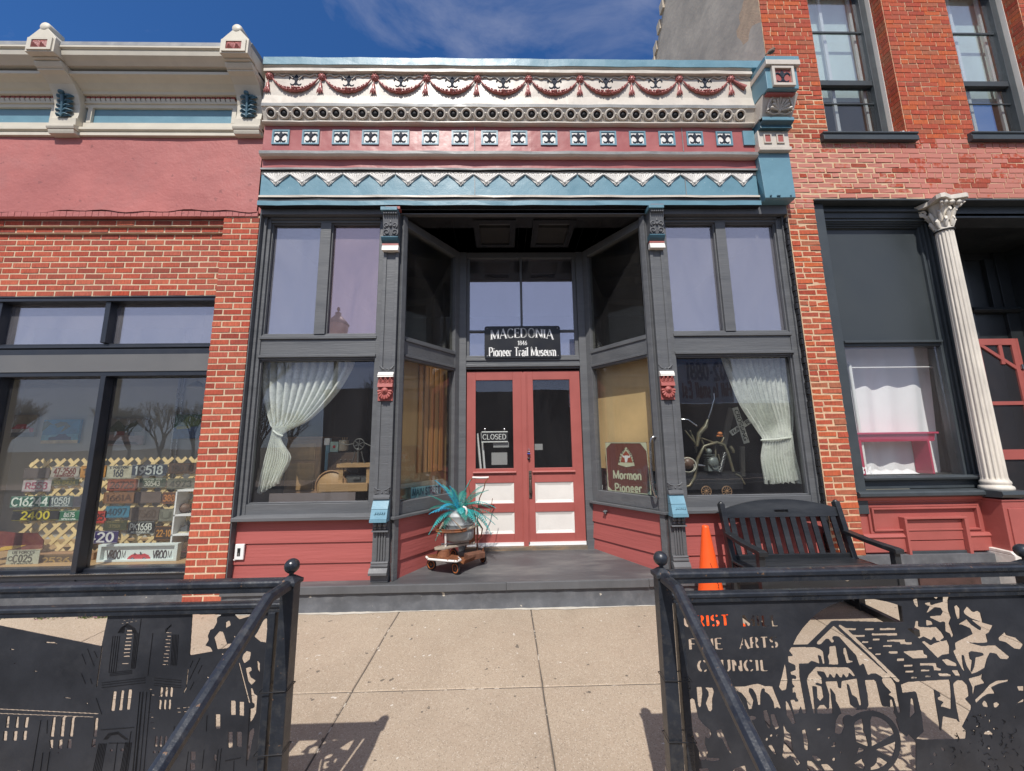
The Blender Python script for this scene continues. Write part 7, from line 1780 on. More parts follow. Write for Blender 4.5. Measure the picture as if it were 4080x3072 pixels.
def curtain(name, label, ox, oy, sc, L_, R_, folds, Yc, tie_t, seed, hem):
    r = random.Random(seed); b = MB(); nu, nv = folds*8, 60; vs = []
    ph = [r.uniform(0, 6) for _ in range(4)]
    for i in range(nu+1):
        u = i/nu
        for j in range(nv+1):
            t = j/nv; a = curve(L_, t); c = curve(R_, t)
            q = abs(t-tie_t); am = .030*min(1, .25+q*3)*(1+.3*math.sin(u*9+ph[1]))
            uu = u+.012*math.sin(u*folds*4*PI+ph[0])*min(1, q*4)
            x = a[0]+(c[0]-a[0])*uu; y = a[1]+(c[1]-a[1])*uu
            # the upper edge droops between its ends, the hem is cut in points
            if t > .90: y += hem*(t-.90)*10*(abs(math.sin(u*folds*.55*PI))-.3)*1.5
            Y = Yc+am*math.sin(u*folds*2*PI+ph[2]+.6*math.sin(t*3+u*4))-.02*(1-min(1, q*6))
            p = at(ox+x/sc, oy+y/sc, Yc); vs.append((p.x, Y, p.z))
    k = nv+1
    b.add(vs, [(i*k+j, i*k+j+1, (i+1)*k+j+1, (i+1)*k+j) for i in range(nu) for j in range(nv)], 0, True)
    o = thing(name, label, 'curtain', (vs[0][0], Yc, 1.0)); b.build('lace_drape', LACE, o)
    p0, p1 = curve(L_, tie_t), curve(R_, tie_t); tp = MB(); A = at(ox+p0[0]/sc, oy+p0[1]/sc, Yc-.03); B2 = at(ox+p1[0]/sc, oy+p1[1]/sc, Yc-.03)
    tp.tube([A, (A+B2)/2+Vector((0,-.015,-.006)), B2], .010, 6); tp.build('tieback', LACE, o)
    return o
curtain('lace_curtain', 'white lace curtain tied back to the left in the left museum window', 980, 1420, 1.587,
        [(104,30),(104,120),(118,270),(155,425),(172,470),(125,640),(78,850)], [(675,30),(655,90),(560,240),(400,400),(232,505),(280,640),(215,775)], 11, .27, .665, 4, 26)
curtain('lace_curtain', 'white lace curtain gathered at its middle in the right museum window', 2660, 1400, 1.587,
        [(330,40),(385,180),(455,340),(560,500),(590,562),(585,680),(610,820)], [(770,40),(772,160),(778,300),(785,440),(782,545),(805,680),(835,815)], 12, .27, .665, 5, 20)
MB_rod = MB().tube([(-2.65,.27,2.47),(-1.42,.27,2.47)], .008, 6).tube([(1.92,.27,2.47),(3.22,.27,2.47)], .008, 6)
WD = mat('old_brown_wood', (.30,.17,.085), .6, .25, 6, .5, 30, stretch=(.3,1,3)); WD2 = mat('honey_old_wood', (.36,.22,.10), .55, .2, 6, .5, 30, stretch=(.3,1,3))
IR = mat('old_gray_iron', (.10,.10,.095), .45, .2, 12, .3, 50, metal=.4)
def LM(x, y, Y): return at(980+x/1.587, 1420+y/1.587, Y)
zfl = .64
# left museum window: cabinet, washer with round tub, drill, crock, box, shelf
cb = thing('wooden_cabinet', 'dark old wooden cabinet behind the tied lace curtain', 'cabinet', (-2.2,.9,zfl)); Y_ = .75
A, B2 = LM(262,520,Y_), LM(455,905,Y_)
MB().box(A.x, B2.x, Y_, Y_+.5, zfl, A.z).build('body', WD, cb, .005); MB().box(A.x-.02, B2.x+.02, Y_-.02, Y_+.5, A.z, A.z+.02).build('top', WD, cb, .004)
for za, zb in ((.06,.26),(.30,.62)): MB().box(A.x+.04, B2.x-.06, Y_-.012, Y_, A.z-zb, A.z-za).build('panel', WD2, cb, .003)
wm = thing('antique_washer', 'old wooden washing machine with round tub at the lower right of the left window', 'washing machine', (-1.6,.5,zfl)); Y_ = .42
tb = MB(); c = LM(535,810,Y_); tb.lathe((c.x, Y_+.02, c.z-.02), [(.0,-.01),(.165,-.01),(.17,0),(.17,.30),(0,.30)], 26, axis='y'); tb.build('tub', WD2, wm); rg3 = MB(); rg3.torus((c.x, Y_+.005, c.z-.02), .170, .010, 'y', 26, 6); rg3.build('tub_hoop', WD, wm)
a, b_ = LM(473,802,Y_), LM(775,850,Y_); MB().box(a.x, b_.x, Y_-.04, Y_-.01, b_.z, a.z).build('front_rail', WD2, wm, .003)
a, b_ = LM(580,682,Y_), LM(792,700,Y_); MB().box(a.x, b_.x+.02, Y_-.03, Y_+.25, b_.z, a.z+.005).build('top_board', WD2, wm, .003)
for x in (598, 772): 
    a, b_ = LM(x-8,700,Y_), LM(x+12,850,Y_); MB().box(a.x, b_.x, Y_-.01, Y_+.02, b_.z, a.z).build('upright', WD2, wm, .002)
a, b_ = LM(615,755,Y_), LM(765,800,Y_); MB().box(a.x, b_.x, Y_+.05, Y_+.2, b_.z, a.z).build('gray_drawer', IR, wm, .003); a, b_ = LM(668,765,Y_), LM(715,780,Y_); MB().box(a.x, b_.x, Y_+.03, Y_+.05, b_.z, a.z).build('drawer_pull', IR, wm, .002)
dr2 = thing('cast_iron_drill', 'gray cast iron hand drill with a spoked gear wheel on the washer top', 'hand drill', (-1.55,.5,1.35)); c = LM(715,555,.46); d = MB(); d.torus((c.x,.46,c.z), .062, .007, 'y', 22, 6); d.build('gear_wheel', IR, dr2)
for k in range(3): a = k*2.09+.4; MB().bar((c.x-.058*math.cos(a),.46,c.z-.058*math.sin(a)), (c.x+.058*math.cos(a),.46,c.z+.058*math.sin(a)), .008, .006, up=(0,1,0)).build('spoke', IR, dr2)
d = MB(); d.tube([LM(710,600,.46), LM(708,672,.46)], .011, 7).tube([LM(690,600,.46), LM(682,640,.46), LM(668,678,.46)], .007, 6).tube([LM(730,600,.46), LM(738,640,.46), LM(750,675,.46)], .007, 6).tube([LM(590,545,.46), LM(640,560,.46), LM(680,552,.46)], .006, 6).tube([LM(750,548,.46), LM(800,572,.46)], .006, 6); d.ball(LM(710,590,.46), .022, 8); d.build('stand', IR, dr2)
dk2 = thing('dark_drawer_chest', 'dark small drawer chest behind the washer', 'chest', (-1.9,.7,zfl)); a, b_ = LM(520,610,.66), LM(700,900,.66); MB().box(a.x, b_.x, .66, .95, zfl, a.z).build('body', mat('very_dark_wood', (.05,.03,.02), .5), dk2, .003)
for k in range(4): p = LM(570+30*k, 655, .655); MB().ball(p, .010, 6).build('knob', IR, dk2)
o = thing('stoneware_crock', 'cream stoneware crock of wooden spoons behind the iron drill', 'crock', (-1.75,.7,1.4)); p = LM(612,598,.70); q = LM(612,530,.70); d = MB(); d.lathe((p.x,.72,p.z), [(0,0),(.052,0),(.056,.01),(.056,q.z-p.z-.01),(.060,q.z-p.z),(.05,q.z-p.z),(.048,.02)], 18); d.build('jar', mat('cream_stoneware', (.55,.50,.38), .35, .05, 4, .05), o)
for k in range(3): MB().tube([(p.x-.01+.015*k,.72,q.z-.05),(p.x-.02+.028*k,.72,q.z+.035)], [.004,.010], 6).build('spoon', WD2, o)
o = thing('pale_green_box', 'small pale green carton with a red spot on the dark chest', 'box', (-1.95,.68,1.4)); a, b_ = LM(533,540,.69), LM(580,605,.69); MB().box(a.x, b_.x, .69, .76, b_.z, a.z).build('carton', mat('pale_green_card', (.45,.62,.52), .6), o, .002); p = LM(557,571,.688); d = MB(); d.lathe(p, [(0,-.002),(.018,-.002),(.018,0)], 14, axis='y'); d.build('red_spot', mat('red_print', (.7,.02,.02), .5), o)
o = thing('white_pillar_candle', 'tall pale blue bottle box beside the dark cabinet', 'box', (-2.0,.7,1.2)); o.name = 'tall_box'; a, b_ = LM(496,518,.69), LM(528,560,.69); MB().box(a.x, b_.x, .69, .74, b_.z, a.z).build('upper_part', M['white'], o); a, b_ = LM(505,560,.70), LM(520,720,.70); MB().box(a.x, b_.x, .70, .73, b_.z, a.z).build('lower_part', M['bluelight'], o)
o = thing('low_display_shelf', 'low gray display board along the bottom of the left museum window', 'shelf', (-2.1,.3,zfl)); a, b_ = LM(150,868,.22), LM(690,925,.22); MB().box(a.x, b_.x, .215, .235, b_.z, a.z).build('board', mat('taupe_board', (.16,.13,.125), .7), o)
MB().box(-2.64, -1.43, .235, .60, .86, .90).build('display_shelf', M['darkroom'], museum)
# right museum window: old motorcycle front with springs, crossing sign, wagon wheels
def RM(x, y, Y): return at(2660+x/1.587, 1400+y/1.587, Y)
GN = mat('aged_green_gold_tube', (.13,.12,.08), .4, .3, 10, .3, 50, metal=.3, dirt=(.25,.15,.06), dirtamt=.6, dscale=8)
mc = thing('vintage_motorcycle', 'antique motorcycle frame with coil spring and engine in the right museum window', 'motorcycle', (2.3,.5,.9))
Y_ = .48
MB().tube([RM(95,865,Y_), RM(140,850,Y_), RM(170,800,Y_), RM(190,680,Y_), RM(230,600,Y_), RM(310,575,Y_), RM(355,590,Y_), RM(380,640,Y_), RM(415,760,Y_)], .017, 9).build('frame_loop', GN, mc)
MB().tube([RM(185,600,Y_-.03), RM(200,520,Y_-.03), RM(240,475,Y_-.03), RM(255,430,Y_-.03)], [.016,.026,.028,.012], 9).build('fork_head', GN, mc)
MB().tube([RM(255,430,Y_-.03), RM(275,370,Y_-.05), RM(295,300,Y_-.06), RM(292,265,Y_-.06)], [.010,.010,.006,.006], 8).build('handlebar', M['chrome'], mc)
MB().tube([RM(75,428,Y_), RM(130,432,Y_-.05), RM(185,472,Y_-.05)], .009, 8).build('handlebar', M['chrome'], mc)
for k, (x0, y0, x1, y1) in enumerate(((205,545,300,580),(110,500,190,600),(215,560,250,640))): MB().tube([RM(x0,y0,Y_), RM(x1,y1,Y_)], .010, 7).build('strut', GN, mc)
sp = MB(); A, B2 = RM(362,640,Y_-.03), RM(328,765,Y_-.03); pts = []
axs = (B2-A); lng = axs.length; axs.normalize(); e1 = axs.cross(Vector((0,1,0))).normalized(); e2 = axs.cross(e1)
for i in range(15*10+1): t = i/150; a = 2*PI*15*t; pts.append(A+axs*lng*t+(e1*math.cos(a)+e2*math.sin(a))*.024)
sp.tube(pts, .004, 5); sp.build('coil_spring', M['steel'], mc)
en = MB(); c = RM(270,700,Y_+.02); en.lathe((c.x,Y_-.02,c.z), [(0,-.05),(.05,-.05),(.062,-.03),(.062,.06)], 18, axis='y', smooth=True); en.box(c.x-.062,c.x+.062,Y_-.04,Y_+.06,c.z-.10,c.z); en.ball(RM(260,632,Y_), .035, 12); en.build('engine', mat('gray_cast_engine', (.17,.19,.18), .45, .2, 10, .4, 40, metal=.3), mc)
d = MB(); d.ball(RM(125,705,Y_), .072, 16, sx=1.1); d.build('tank', mat('brown_leather_tank', (.12,.07,.05), .4, .3, 8, .4), mc); d = MB(); d.tube([RM(160,715,Y_), RM(240,725,Y_)], .014, 8); d.build('pipe', M['steel'], mc)
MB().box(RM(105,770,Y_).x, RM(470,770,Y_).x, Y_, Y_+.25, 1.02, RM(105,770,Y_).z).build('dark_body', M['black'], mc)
MB().tube([RM(430,775,Y_), RM(460,790,Y_), RM(488,840,Y_)], .010, 7).build('rear_stay', GN, mc)
for k in range(5): c2 = RM(262,655+14*k,Y_-.01); MB().box(c2.x-.050+.004*k, c2.x+.050-.004*k, Y_-.05, Y_+.03, c2.z-.003, c2.z+.003).build('cooling_fin', bpy.data.materials['gray_cast_engine'], mc)
for x0, y0, x1, y1, r_ in ((95,700,180,760,.012),(180,640,175,600,.014),(300,600,300,700,.010),(300,700,340,770,.012),(140,500,175,590,.012),(320,650,345,770,.010),(395,600,415,640,.020),(355,545,330,590,.012)): MB().tube([RM(x0,y0,Y_+.05), RM((x0+x1)/2+4,(y0+y1)/2,Y_+.04), RM(x1,y1,Y_+.05)], r_, 7).build('strut', GN, mc)
tq = MB(); tq.torus(RM(130,720,Y_-.04), .085, .007, 'y', 20, 5, sx=1.1); tq.torus(RM(130,730,Y_-.05), .060, .005, 'y', 20, 5, sx=1.2); tq.build('coiled_wire', mat('pale_wire', (.5,.48,.4), .5), mc)
cqb = RM(300,700,Y_-.05); MB().prism(rrect(cqb.x-.045, cqb.x+.030, cqb.z-.085, cqb.z+.065, .035), lambda u, v, d: (u, d, v), Y_-.06, Y_-.03).build('gear_cover', bpy.data.materials['gray_cast_engine'], mc)
cr2 = thing('crossing_sign', 'white crossbuck railroad crossing sign behind the motorcycle', 'sign', (2.75,.85,1.6)); Y_ = .60
def crossarm(x0, y0, x1, y1, hw, txt, yo, fl=False):
    A, B2 = RM(x0,y0,Y_), RM(x1,y1,Y_); dd = (B2-A).normalized(); up = Vector((0,-1,0)).cross(dd); up = -up if up.z < 0 and not fl else up
    m = MB(); m.obox((A+B2)/2+Vector((0,yo,0)), (B2-A)/2, up*hw, (0,.006,0)); m.build('arm', mat('dim_white_sign', (.55,.55,.52), .6, .08, 5, 0) if 'dim_white_sign' not in bpy.data.materials else bpy.data.materials['dim_white_sign'], cr2, .002)
    text_obj(txt, hw*1.25, (A+B2)/2+Vector((0,yo-.008,0))-up*hw*.62, cr2, M['black'], 'lettering', right=dd, up=up, thick=.16, depth=.001, fit=(B2-A).length*.86)
crossarm(405,520,530,435,.032,'RAIL R', .02); crossarm(425,355,500,580,.036,'CROSSING', 0)
o = thing('barn_post', 'gray weathered post leaning behind the crossing sign', 'post', (2.6,.9,.7)); MB().bar(RM(405,360,.75), RM(350,600,.75), .07, .03, up=(0,1,0)).bar(RM(470,600,.75), RM(475,790,.75), .05, .03, up=(0,1,0)).build('post', mat('gray_barn_wood', (.17,.155,.135), .8, .2, 6, .5, stretch=(3,1,.3)), o)
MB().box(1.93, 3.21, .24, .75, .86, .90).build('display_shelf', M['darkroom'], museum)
for i, (x, y) in enumerate(((245,885),(375,885))):
    o = thing('toy_wagon_wheel', ['small spoked toy wagon wheel under the motorcycle, nearer the pilaster','small spoked toy wagon wheel under the coil spring, nearer the curtain'][i], 'toy wheel', (0,.3,.95), 'toy wagon wheels in the right museum window'); p = RM(x, y, .30); o.location = p
    m = MB(); m.torus(p, .055, .005, 'y', 20, 5); m.build('rim', WD, o); m = MB()
    for k in range(5): a = k*PI/5; m.bar(p-Vector((.05*math.cos(a),0,.05*math.sin(a))), p+Vector((.05*math.cos(a),0,.05*math.sin(a))), .005, .005, up=(0,1,0))
    m.ball(p, .012, 6); m.build('spokes', WD, o)
o = thing('toy_tractor_rail', 'row of small brown toys along the bottom of the right museum window', 'toys', (2.2,.35,.9)); m = MB(); rq = random.Random(8)
for k in range(9): p = RM(120+38*k+rq.uniform(-8,8), 895, .34); m.box(p.x-.03, p.x+.02+rq.uniform(0,.03), .33, .37, .90, .90+rq.uniform(.03,.075))
m.build('toy_cars', mat('brown_toy', (.18,.11,.08), .6, .4, 12, .2), o)
o = thing('orange_lamp_toy', 'small orange ornament above the motorcycle frame', 'ornament', (2.5,.6,1.55)); m = MB(); m.ball(RM(330,520,.55), .030, 8, sz=.8); m.tube([RM(310,535,.55), RM(345,535,.55)], .012, 6); m.build('ornament', mat('orange_glaze', (.5,.17,.05), .4), o)
# left bay: wooden interior and MAIN STREET sign; right bay: brown sign
def onbayplane(A, n_, px, py): dd = ray(px, py); t = (A-CAM).dot(n_)/dd.dot(n_); return CAM+dd*t
nL = Vector((-math.cos(ang), math.sin(ang), 0)); dL_ = Vector((math.sin(ang), math.cos(ang), 0)); nR = Vector((math.cos(ang), math.sin(ang), 0)); dR_ = Vector((-math.sin(ang), math.cos(ang), 0))
def quad_sign(name, label, cat, A, n_, pts, th, material, parent=None):
    q = [onbayplane(A, n_, *p) for p in pts]; m = MB(); m.add(q+[v+n_*th for v in q], [(0,1,2,3),(7,6,5,4),(0,4,5,1),(1,5,6,2),(2,6,7,3),(3,7,4,0)])
    t = thing(name, label, cat, tuple(q[3])); m.build('board', material, t, .0); return t, q
AL = Vector((-1.135,.05,0))+nL*.12; AR = Vector((1.645,.05,0))+nR*.10
ms, q = quad_sign('main_street_sign', 'pale blue MAIN STREET sign low in the left entry window', 'sign', AL, nL, [(1500+512/3.687,1900+155/3.687),(1500+950/3.687,1900+105/3.687),(1500+945/3.687,1900+248/3.687),(1500+505/3.687,1900+322/3.687)], .006, mat('pale_aqua_sign', (.20,.42,.46), .5, .1, 8, .1))
rr_ = (q[1]-q[0]).normalized(); uu_ = (q[0]-q[3]).normalized()
text_obj('MAIN STREET', (q[0]-q[3]).length*.60, (q[2]+q[3])/2+uu_*(q[0]-q[3]).length*.20-nL*.003, ms, mat('navy_lettering', (.02,.07,.11), .5), 'lettering', right=rr_, up=uu_, thick=.2, depth=.001, fit=(q[1]-q[0]).length*.92)
WI = mat('varnished_pine_partition', (.58,.29,.10), .45, .15, 3, .3, 20, stretch=(3,3,.25)); WI2 = mat('tan_partition', (.52,.34,.15), .5, .12, 3, .3, 20, stretch=(3,3,.25))
A2 = Vector((-1.135,.05,0))+nL*.24
def inner(A, d_, n_, s0, s1, z0, z1, material, name, parent): 
    m = MB(); m.add([A+d_*s+n_*t+Vector((0,0,z)) for z in (z0, z1) for t in (0,.02) for s in (s0, s1)], [(0,2,3,1),(4,5,7,6),(0,1,5,4),(2,6,7,3),(0,4,6,2),(1,3,7,5)]); return m.build(name, material, parent)
inner(A2, dL_, nL, .10, 1.02, .62, 2.75, WI2, 'wood_partition', museum); 
for k in range(5): inner(A2-nL*.03, dL_, nL, .50+.09*k, .50+.09*k+.055, 1.25, 2.6, WI, 'partition_board', museum)
inner(A2-nL*.06, dL_, nL, .1, .9, 1.10, 1.15, mat('pale_dust_cloth', (.40,.36,.26), .8), 'pale_shelf', museum)
A3 = Vector((1.645,.05,0))+nR*.20
inner(A3, dR_, nR, .0, 1.10, 1.25, 2.62, mat('cream_brown_window_shade', (.66,.46,.22), .7, .25, 1.2, .2, 20), 'window_shade', museum)
mp_, q = quad_sign('trail_marker_sign', 'brown trail marker sign with triangular emblem in the right entry window', 'sign', AR, nR, [(2350+90/1.4657,1400+530/1.4657),(2350+330/1.4657,1400+530/1.4657),(2350+362/1.4657,1400+838/1.4657),(2350+105/1.4657,1400+812/1.4657)], .005, mat('brown_sign_board', (.15,.045,.035), .45, .06, 4, 0))
CRM = mat('pale_green_reflective', (.58,.60,.42), .5, .04, 6, 0)
def BQ(x, y, d=.003): return onbayplane(AR-nR*d, nR, 2350+x/1.4657, 1400+y/1.4657)
m = MB()
def strip(a, b, w): m.bar(a, b, w, .001, up=nR)
for a, b in (((92,534),(328,534)),((328,534),(358,836)),((358,836),(108,810)),((108,810),(92,534))): strip(BQ(*a), BQ(*b), .009)
m.build('border', CRM, mp_)
for tri in (((92,534),(125,534),(94,568)),((292,534),(328,534),(332,585)),((108,812),(106,785),(135,815)),((335,836),(358,838),(354,812))): mm = MB(); mm.add([BQ(*p, .004) for p in tri], [(0,1,2)]); mm.build('corner_triangle', CRM, mp_)
em = MB(); tri = [(212,558),(245,600),(262,668),(215,676),(165,662),(178,600)]; em.add([BQ(*p, .004) for p in tri]+[BQ(213,628,.004)], [(i,(i+1)%6,6) for i in range(6)]); em.build('emblem_field', CRM, mp_)
em = MB(); tri = [(211,580),(238,612),(250,650),(180,648),(186,610)]; em.add([BQ(*p, .005) for p in tri]+[BQ(213,628,.005)], [(i,(i+1)%5,5) for i in range(5)]); em.build('emblem_red', mat('emblem_red', (.32,.06,.03), .5), mp_)
em = MB(); em.add([BQ(*p, .0062) for p in ((188,600),(196,612),(208,608),(220,608),(230,612),(238,602),(234,620),(222,622),(218,645),(210,650),(205,642),(203,622),(192,618))]+[BQ(212,625,.0062)], [(i,(i+1)%13,13) for i in range(13)]); em.build('steer_skull', WL, mp_)
rr_ = (BQ(300,740)-BQ(140,732)).normalized(); uu_ = rr_.cross(nR); uu_ = uu_ if uu_.z > 0 else -uu_
for s, x0, x1, y in (('Mormon',138,306,748),('Pioneer',148,308,822)):
    a, b_ = BQ(x0, y-6 if s == 'Mormon' else y-4), BQ(x1, y+2); r_ = (b_-a).normalized(); text_obj(s, (BQ(140,695)-BQ(140,740)).length, (a+b_)/2, mp_, CRM, 'lettering', right=r_, up=(0,0,1), thick=.19, depth=.001, fit=(b_-a).length)
for s, pts in (('MORMON',[(172,650),(176,618),(192,586),(203,570)]),('PIONEER',[(216,570),(232,590),(248,616),(256,650)])):
    n_ = len(s)
    for i, ch in enumerate(s):
        t = (i+.5)/n_; a = curve(pts, max(0,t-.08)); b_ = curve(pts, min(1,t+.08)); A_p, B_p = BQ(*a, .006), BQ(*b_, .006); r_ = (B_p-A_p).normalized(); u_ = r_.cross(nR); u_ = u_ if u_.dot(Vector((0,0,1)))+.0 > -.2 else -u_
        if s == 'PIONEER' and u_.z < 0 and u_.x*0 == 0: pass
        text_obj(ch, .022, (A_p+B_p)/2-u_*.011, mp_, M['black'], 'emblem_letter', right=r_, up=u_, thick=.2, depth=.0006)
a, b_ = BQ(45,780), BQ(75,806); o = thing('window_sticker', 'tiny white sticker in the lower left corner of the right entry window', 'sticker', tuple(a)); mm = MB(); mm.add([BQ(45,780), BQ(75,780), BQ(75,806), BQ(45,806)], [(0,1,2,3)]); mm.build('sticker', M['white'], o); mm = MB(); mm.add([BQ(52,785,.004), BQ(66,785,.004), BQ(66,798,.004), BQ(52,798,.004)], [(0,1,2,3)]); mm.build('print', M['red'], o)

# ---- right display window: rack, sheet, magenta bench
MG = mat('magenta_paint', (.50,.035,.10), .5, .06, 3, .1); SH = mat('white_cotton_sheet', (.84,.82,.84), .8, .03, 3, .3, 30)
def SW(x, y, Y): return at(3360+x/1.7, 1380+y/1.7, Y)
o = thing('hanging_sheet', 'white cotton sheet hanging in folds behind the white rack', 'sheet', (4.5,.8,1.6)); m = MB(); nu, nv = 60, 20; vs = []
for i in range(nu+1):
    for j in range(nv+1):
        u, v = i/nu, j/nv; a = SW(-20+(548+20)*u, -40, .50); c = SW(40+(585-40)*u, 580, .50)
        x = a.x*(1-v)+c.x*v; vs.append((x, .50+.020*math.sin(u*22+v*.8)*(.4+.6*math.sin(u*5)**2)-.02*u, a.z*(1-v)+1.10*v))
k = nv+1; m.add(vs, [(i*k+j, i*k+j+1, (i+1)*k+j+1, (i+1)*k+j) for i in range(nu) for j in range(nv)], 0, True); m.build('cloth', SH, o)
o = thing('garment_rack', 'white tube garment rack standing behind the right display window', 'rack', (4.5,.5,1.2))
for (x0, y0, x1, y1) in ((40,118,46,880),(628,110,655,870)):
    A, B2 = SW(x0,y0,.34), SW(x1,y1,.34); MB().tube([(A.x,.34,A.z),(A.x,.34,1.18)], .022 if x0 > 100 else .018, 10).build('post', M['white'], o)
A, B2 = SW(50,145,.34), SW(622,140,.34); MB().tube([(A.x,.34,A.z),(B2.x,.34,A.z)], .009, 8).build('cross_bar', M['white'], o)
o = thing('magenta_bench', 'magenta painted display bench in the right shop window', 'bench', (4.4,.5,1.18)); Yb = .26
A, B2 = SW(85,585,Yb), SW(655,622,Yb); zt = A.z
MB().box(A.x, B2.x, Yb, Yb+.20, zt-.022, zt).build('top', MG, o, .003); MB().xprof([(Yb+.02,zt-.022),(Yb+.02,zt-.035),(Yb+.035,zt-.105),(Yb+.06,zt-.105),(Yb+.06,zt-.022)], A.x+.02, B2.x-.03, closed=True).build('apron', MG, o)
for x0, wd_ in ((A.x-.01,.085),(B2.x-.115,.022)): MB().box(x0, x0+wd_, Yb+.03, Yb+.21, 1.175, zt-.085).build('side_panel', MG, o, .002)
o = thing('sheet_on_floor', 'crumpled white cloth lying under the magenta bench', 'cloth', (4.4,.4,1.18)); m = MB()
rq = random.Random(2); nn_ = 24; vs = []
for i in range(nn_+1):
    for j in range(5): vs.append((A.x+.10+(B2.x-A.x-.35)*i/nn_,   .31+.025*j, 1.178+(.045*math.sin(j/4*PI)+.012*math.sin(i*1.3)*math.sin(j))*(1 if 0 < i < nn_ else .2)))
m.add(vs, [(i*5+j, (i+1)*5+j, (i+1)*5+j+1, i*5+j+1) for i in range(nn_) for j in range(4)], 0, True); m.build('cloth', SH, o)
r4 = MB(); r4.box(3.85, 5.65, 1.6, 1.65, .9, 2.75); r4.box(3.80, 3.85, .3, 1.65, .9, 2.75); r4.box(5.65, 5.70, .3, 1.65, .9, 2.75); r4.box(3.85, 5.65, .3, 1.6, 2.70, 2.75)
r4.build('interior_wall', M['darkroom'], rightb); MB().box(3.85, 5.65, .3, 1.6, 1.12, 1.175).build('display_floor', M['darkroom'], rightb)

# ---- left building display: lattice, number plates, pictures, sign, shelves
YLt, YP = .62, .595
lat = thing('lattice_panel', 'pine lattice panel hung with old number plates in the left shop window', 'lattice', (-4.2,YLt,.45))
LTM = mat('pine_lattice', (.74,.56,.28), .6, .15, 5, .3, 30, stretch=(1,1,1))
zl0, zl1 = .40, at(400, 1828, YLt).z; xl0, xl1 = -5.55, -3.02
ptc = .155; w_l = .019
def clip(xa, za, dx):  # diagonal from the bottom edge
    p0 = [xa, zl0]; p1 = [xa+dx*(zl1-zl0), zl1]
    if p0[0] < xl0: t = (xl0-p0[0])/(p1[0]-p0[0]) if p1[0] != p0[0] else 2; p0 = [xl0, zl0+(zl1-zl0)*t] if 0 < t < 1 else None
    if p0 and p0[0] > xl1: t = (xl1-p0[0])/(p1[0]-p0[0]) if p1[0] != p0[0] else 2; p0 = [xl1, zl0+(zl1-zl0)*t] if 0 < t < 1 else None
    if not p0: return None
    if p1[0] > xl1: t = (xl1-xa)/(p1[0]-xa); p1 = [xl1, zl0+(zl1-zl0)*t]
    if p1[0] < xl0: t = (xl0-xa)/(p1[0]-xa); p1 = [xl0, zl0+(zl1-zl0)*t]
    return p0, p1
for dx, yo in ((1, 0), (-1, .007)):
    x = xl0-3
    while x < xl1+3:
        c = clip(x, zl0, dx); x += ptc
        if c and math.hypot(c[1][0]-c[0][0], c[1][1]-c[0][1]) > .06: MB().bar((c[0][0],YLt+yo,c[0][1]), (c[1][0],YLt+yo,c[1][1]), w_l*2, .0065, up=(0,1,0)).build('slat', LTM, lat)
cols = {}
def pmat(c, nm_):
    k = tuple(round(v, 3) for v in c)
    if k not in cols: cols[k] = mat(nm_, c, .5, .18, 10, .3, 40, dirt=(.10,.07,.05), dirtamt=.35, dscale=14)
    return cols[k]
def plate(ox, r, bg, fg, txt, desc, sub=None, top=None, Y=YP, tilt=0, fit=.80, hgt=.52):
    bg = tuple(v*.82 for v in bg)
    x0, y0, x1, y1 = r; s_ = 3.084
    A, B2 = at(ox+x0/s_, 1780+y0/s_, Y), at(ox+x1/s_, 1780+y1/s_, Y); w, h = B2.x-A.x, A.z-B2.z; c = Vector(((A.x+B2.x)/2, Y, (A.z+B2.z)/2))
    t = thing('number_plate', desc, 'number plate', tuple(c), 'old number plates in the left shop window')
    m = MB(); m.prism(rrect(c.x-w/2, c.x+w/2, c.z-h/2, c.z+h/2, .010, 2), lambda u, v, d: (u, Y+d, v), 0, .003); m.build('plate', pmat(bg, 'plate_paint'), t)
    e = MB(); q = .004
    e.box(c.x-w/2+.004, c.x+w/2-.004, Y-.0015, Y, c.z+h/2-.009, c.z+h/2-.005); e.box(c.x-w/2+.004, c.x+w/2-.004, Y-.0015, Y, c.z-h/2+.005, c.z-h/2+.009); e.build('rim', pmat(tuple(.5*a+.5*b for a, b in zip(bg, fg)), 'plate_rim'), t)
    F_ = pmat(fg, 'plate_print'); zb = c.z-h*hgt/2+(h*.07 if sub and not top else -h*.07 if top and not sub else 0)
    if txt: text_obj(txt, h*hgt, (c.x, Y-.0008, zb), t, F_, 'digits', thick=.17, depth=.0015, fit=w*fit)
    if sub: text_obj(sub, h*.14, (c.x, Y-.0008, c.z-h*.41), t, F_, 'small_print', thick=.2, depth=.001, fit=w*.7)
    if top: text_obj(top, h*.14, (c.x, Y-.0008, c.z+h*.28), t, F_, 'small_print', thick=.2, depth=.001, fit=w*.7)
    return t, c, w, h
BR_, DG, GD = (.11,.06,.04), (.03,.06,.045), (.55,.38,.10)
plate(0,(640,245,960,375),(.46,.42,.36),(.16,.03,.03),'47-2560','dull cream plate with maroon number 47-2560, topmost left of the window post','NEBRASKA')
plate(0,(1000,235,1300,378),(.52,.24,.05),(.08,.05,.03),'10','orange yellow plate half hidden by the window post')
plate(0,(300,265,600,390),(.12,.10,.10),(.07,.06,.06),'','plain dark brown blank plate at the upper left of the lattice')
plate(0,(290,410,615,550),(.50,.46,.46),(.28,.05,.10),'R553','pale plate with maroon letters R553','')
plate(0,(640,405,960,480),(.05,.07,.04),(.22,.18,.06),'50-B424','dark olive narrow plate reading 50-B424')
plate(0,(140,610,605,740),(.035,.15,.10),(.68,.74,.66),'C16244','wide green plate with white C16244', fit=.93, hgt=.68)
plate(0,(612,605,890,740),(.09,.12,.13),(.50,.55,.52),'10581','slate gray plate 10581 with small CANAL ZONE line','CANAL ZONE')
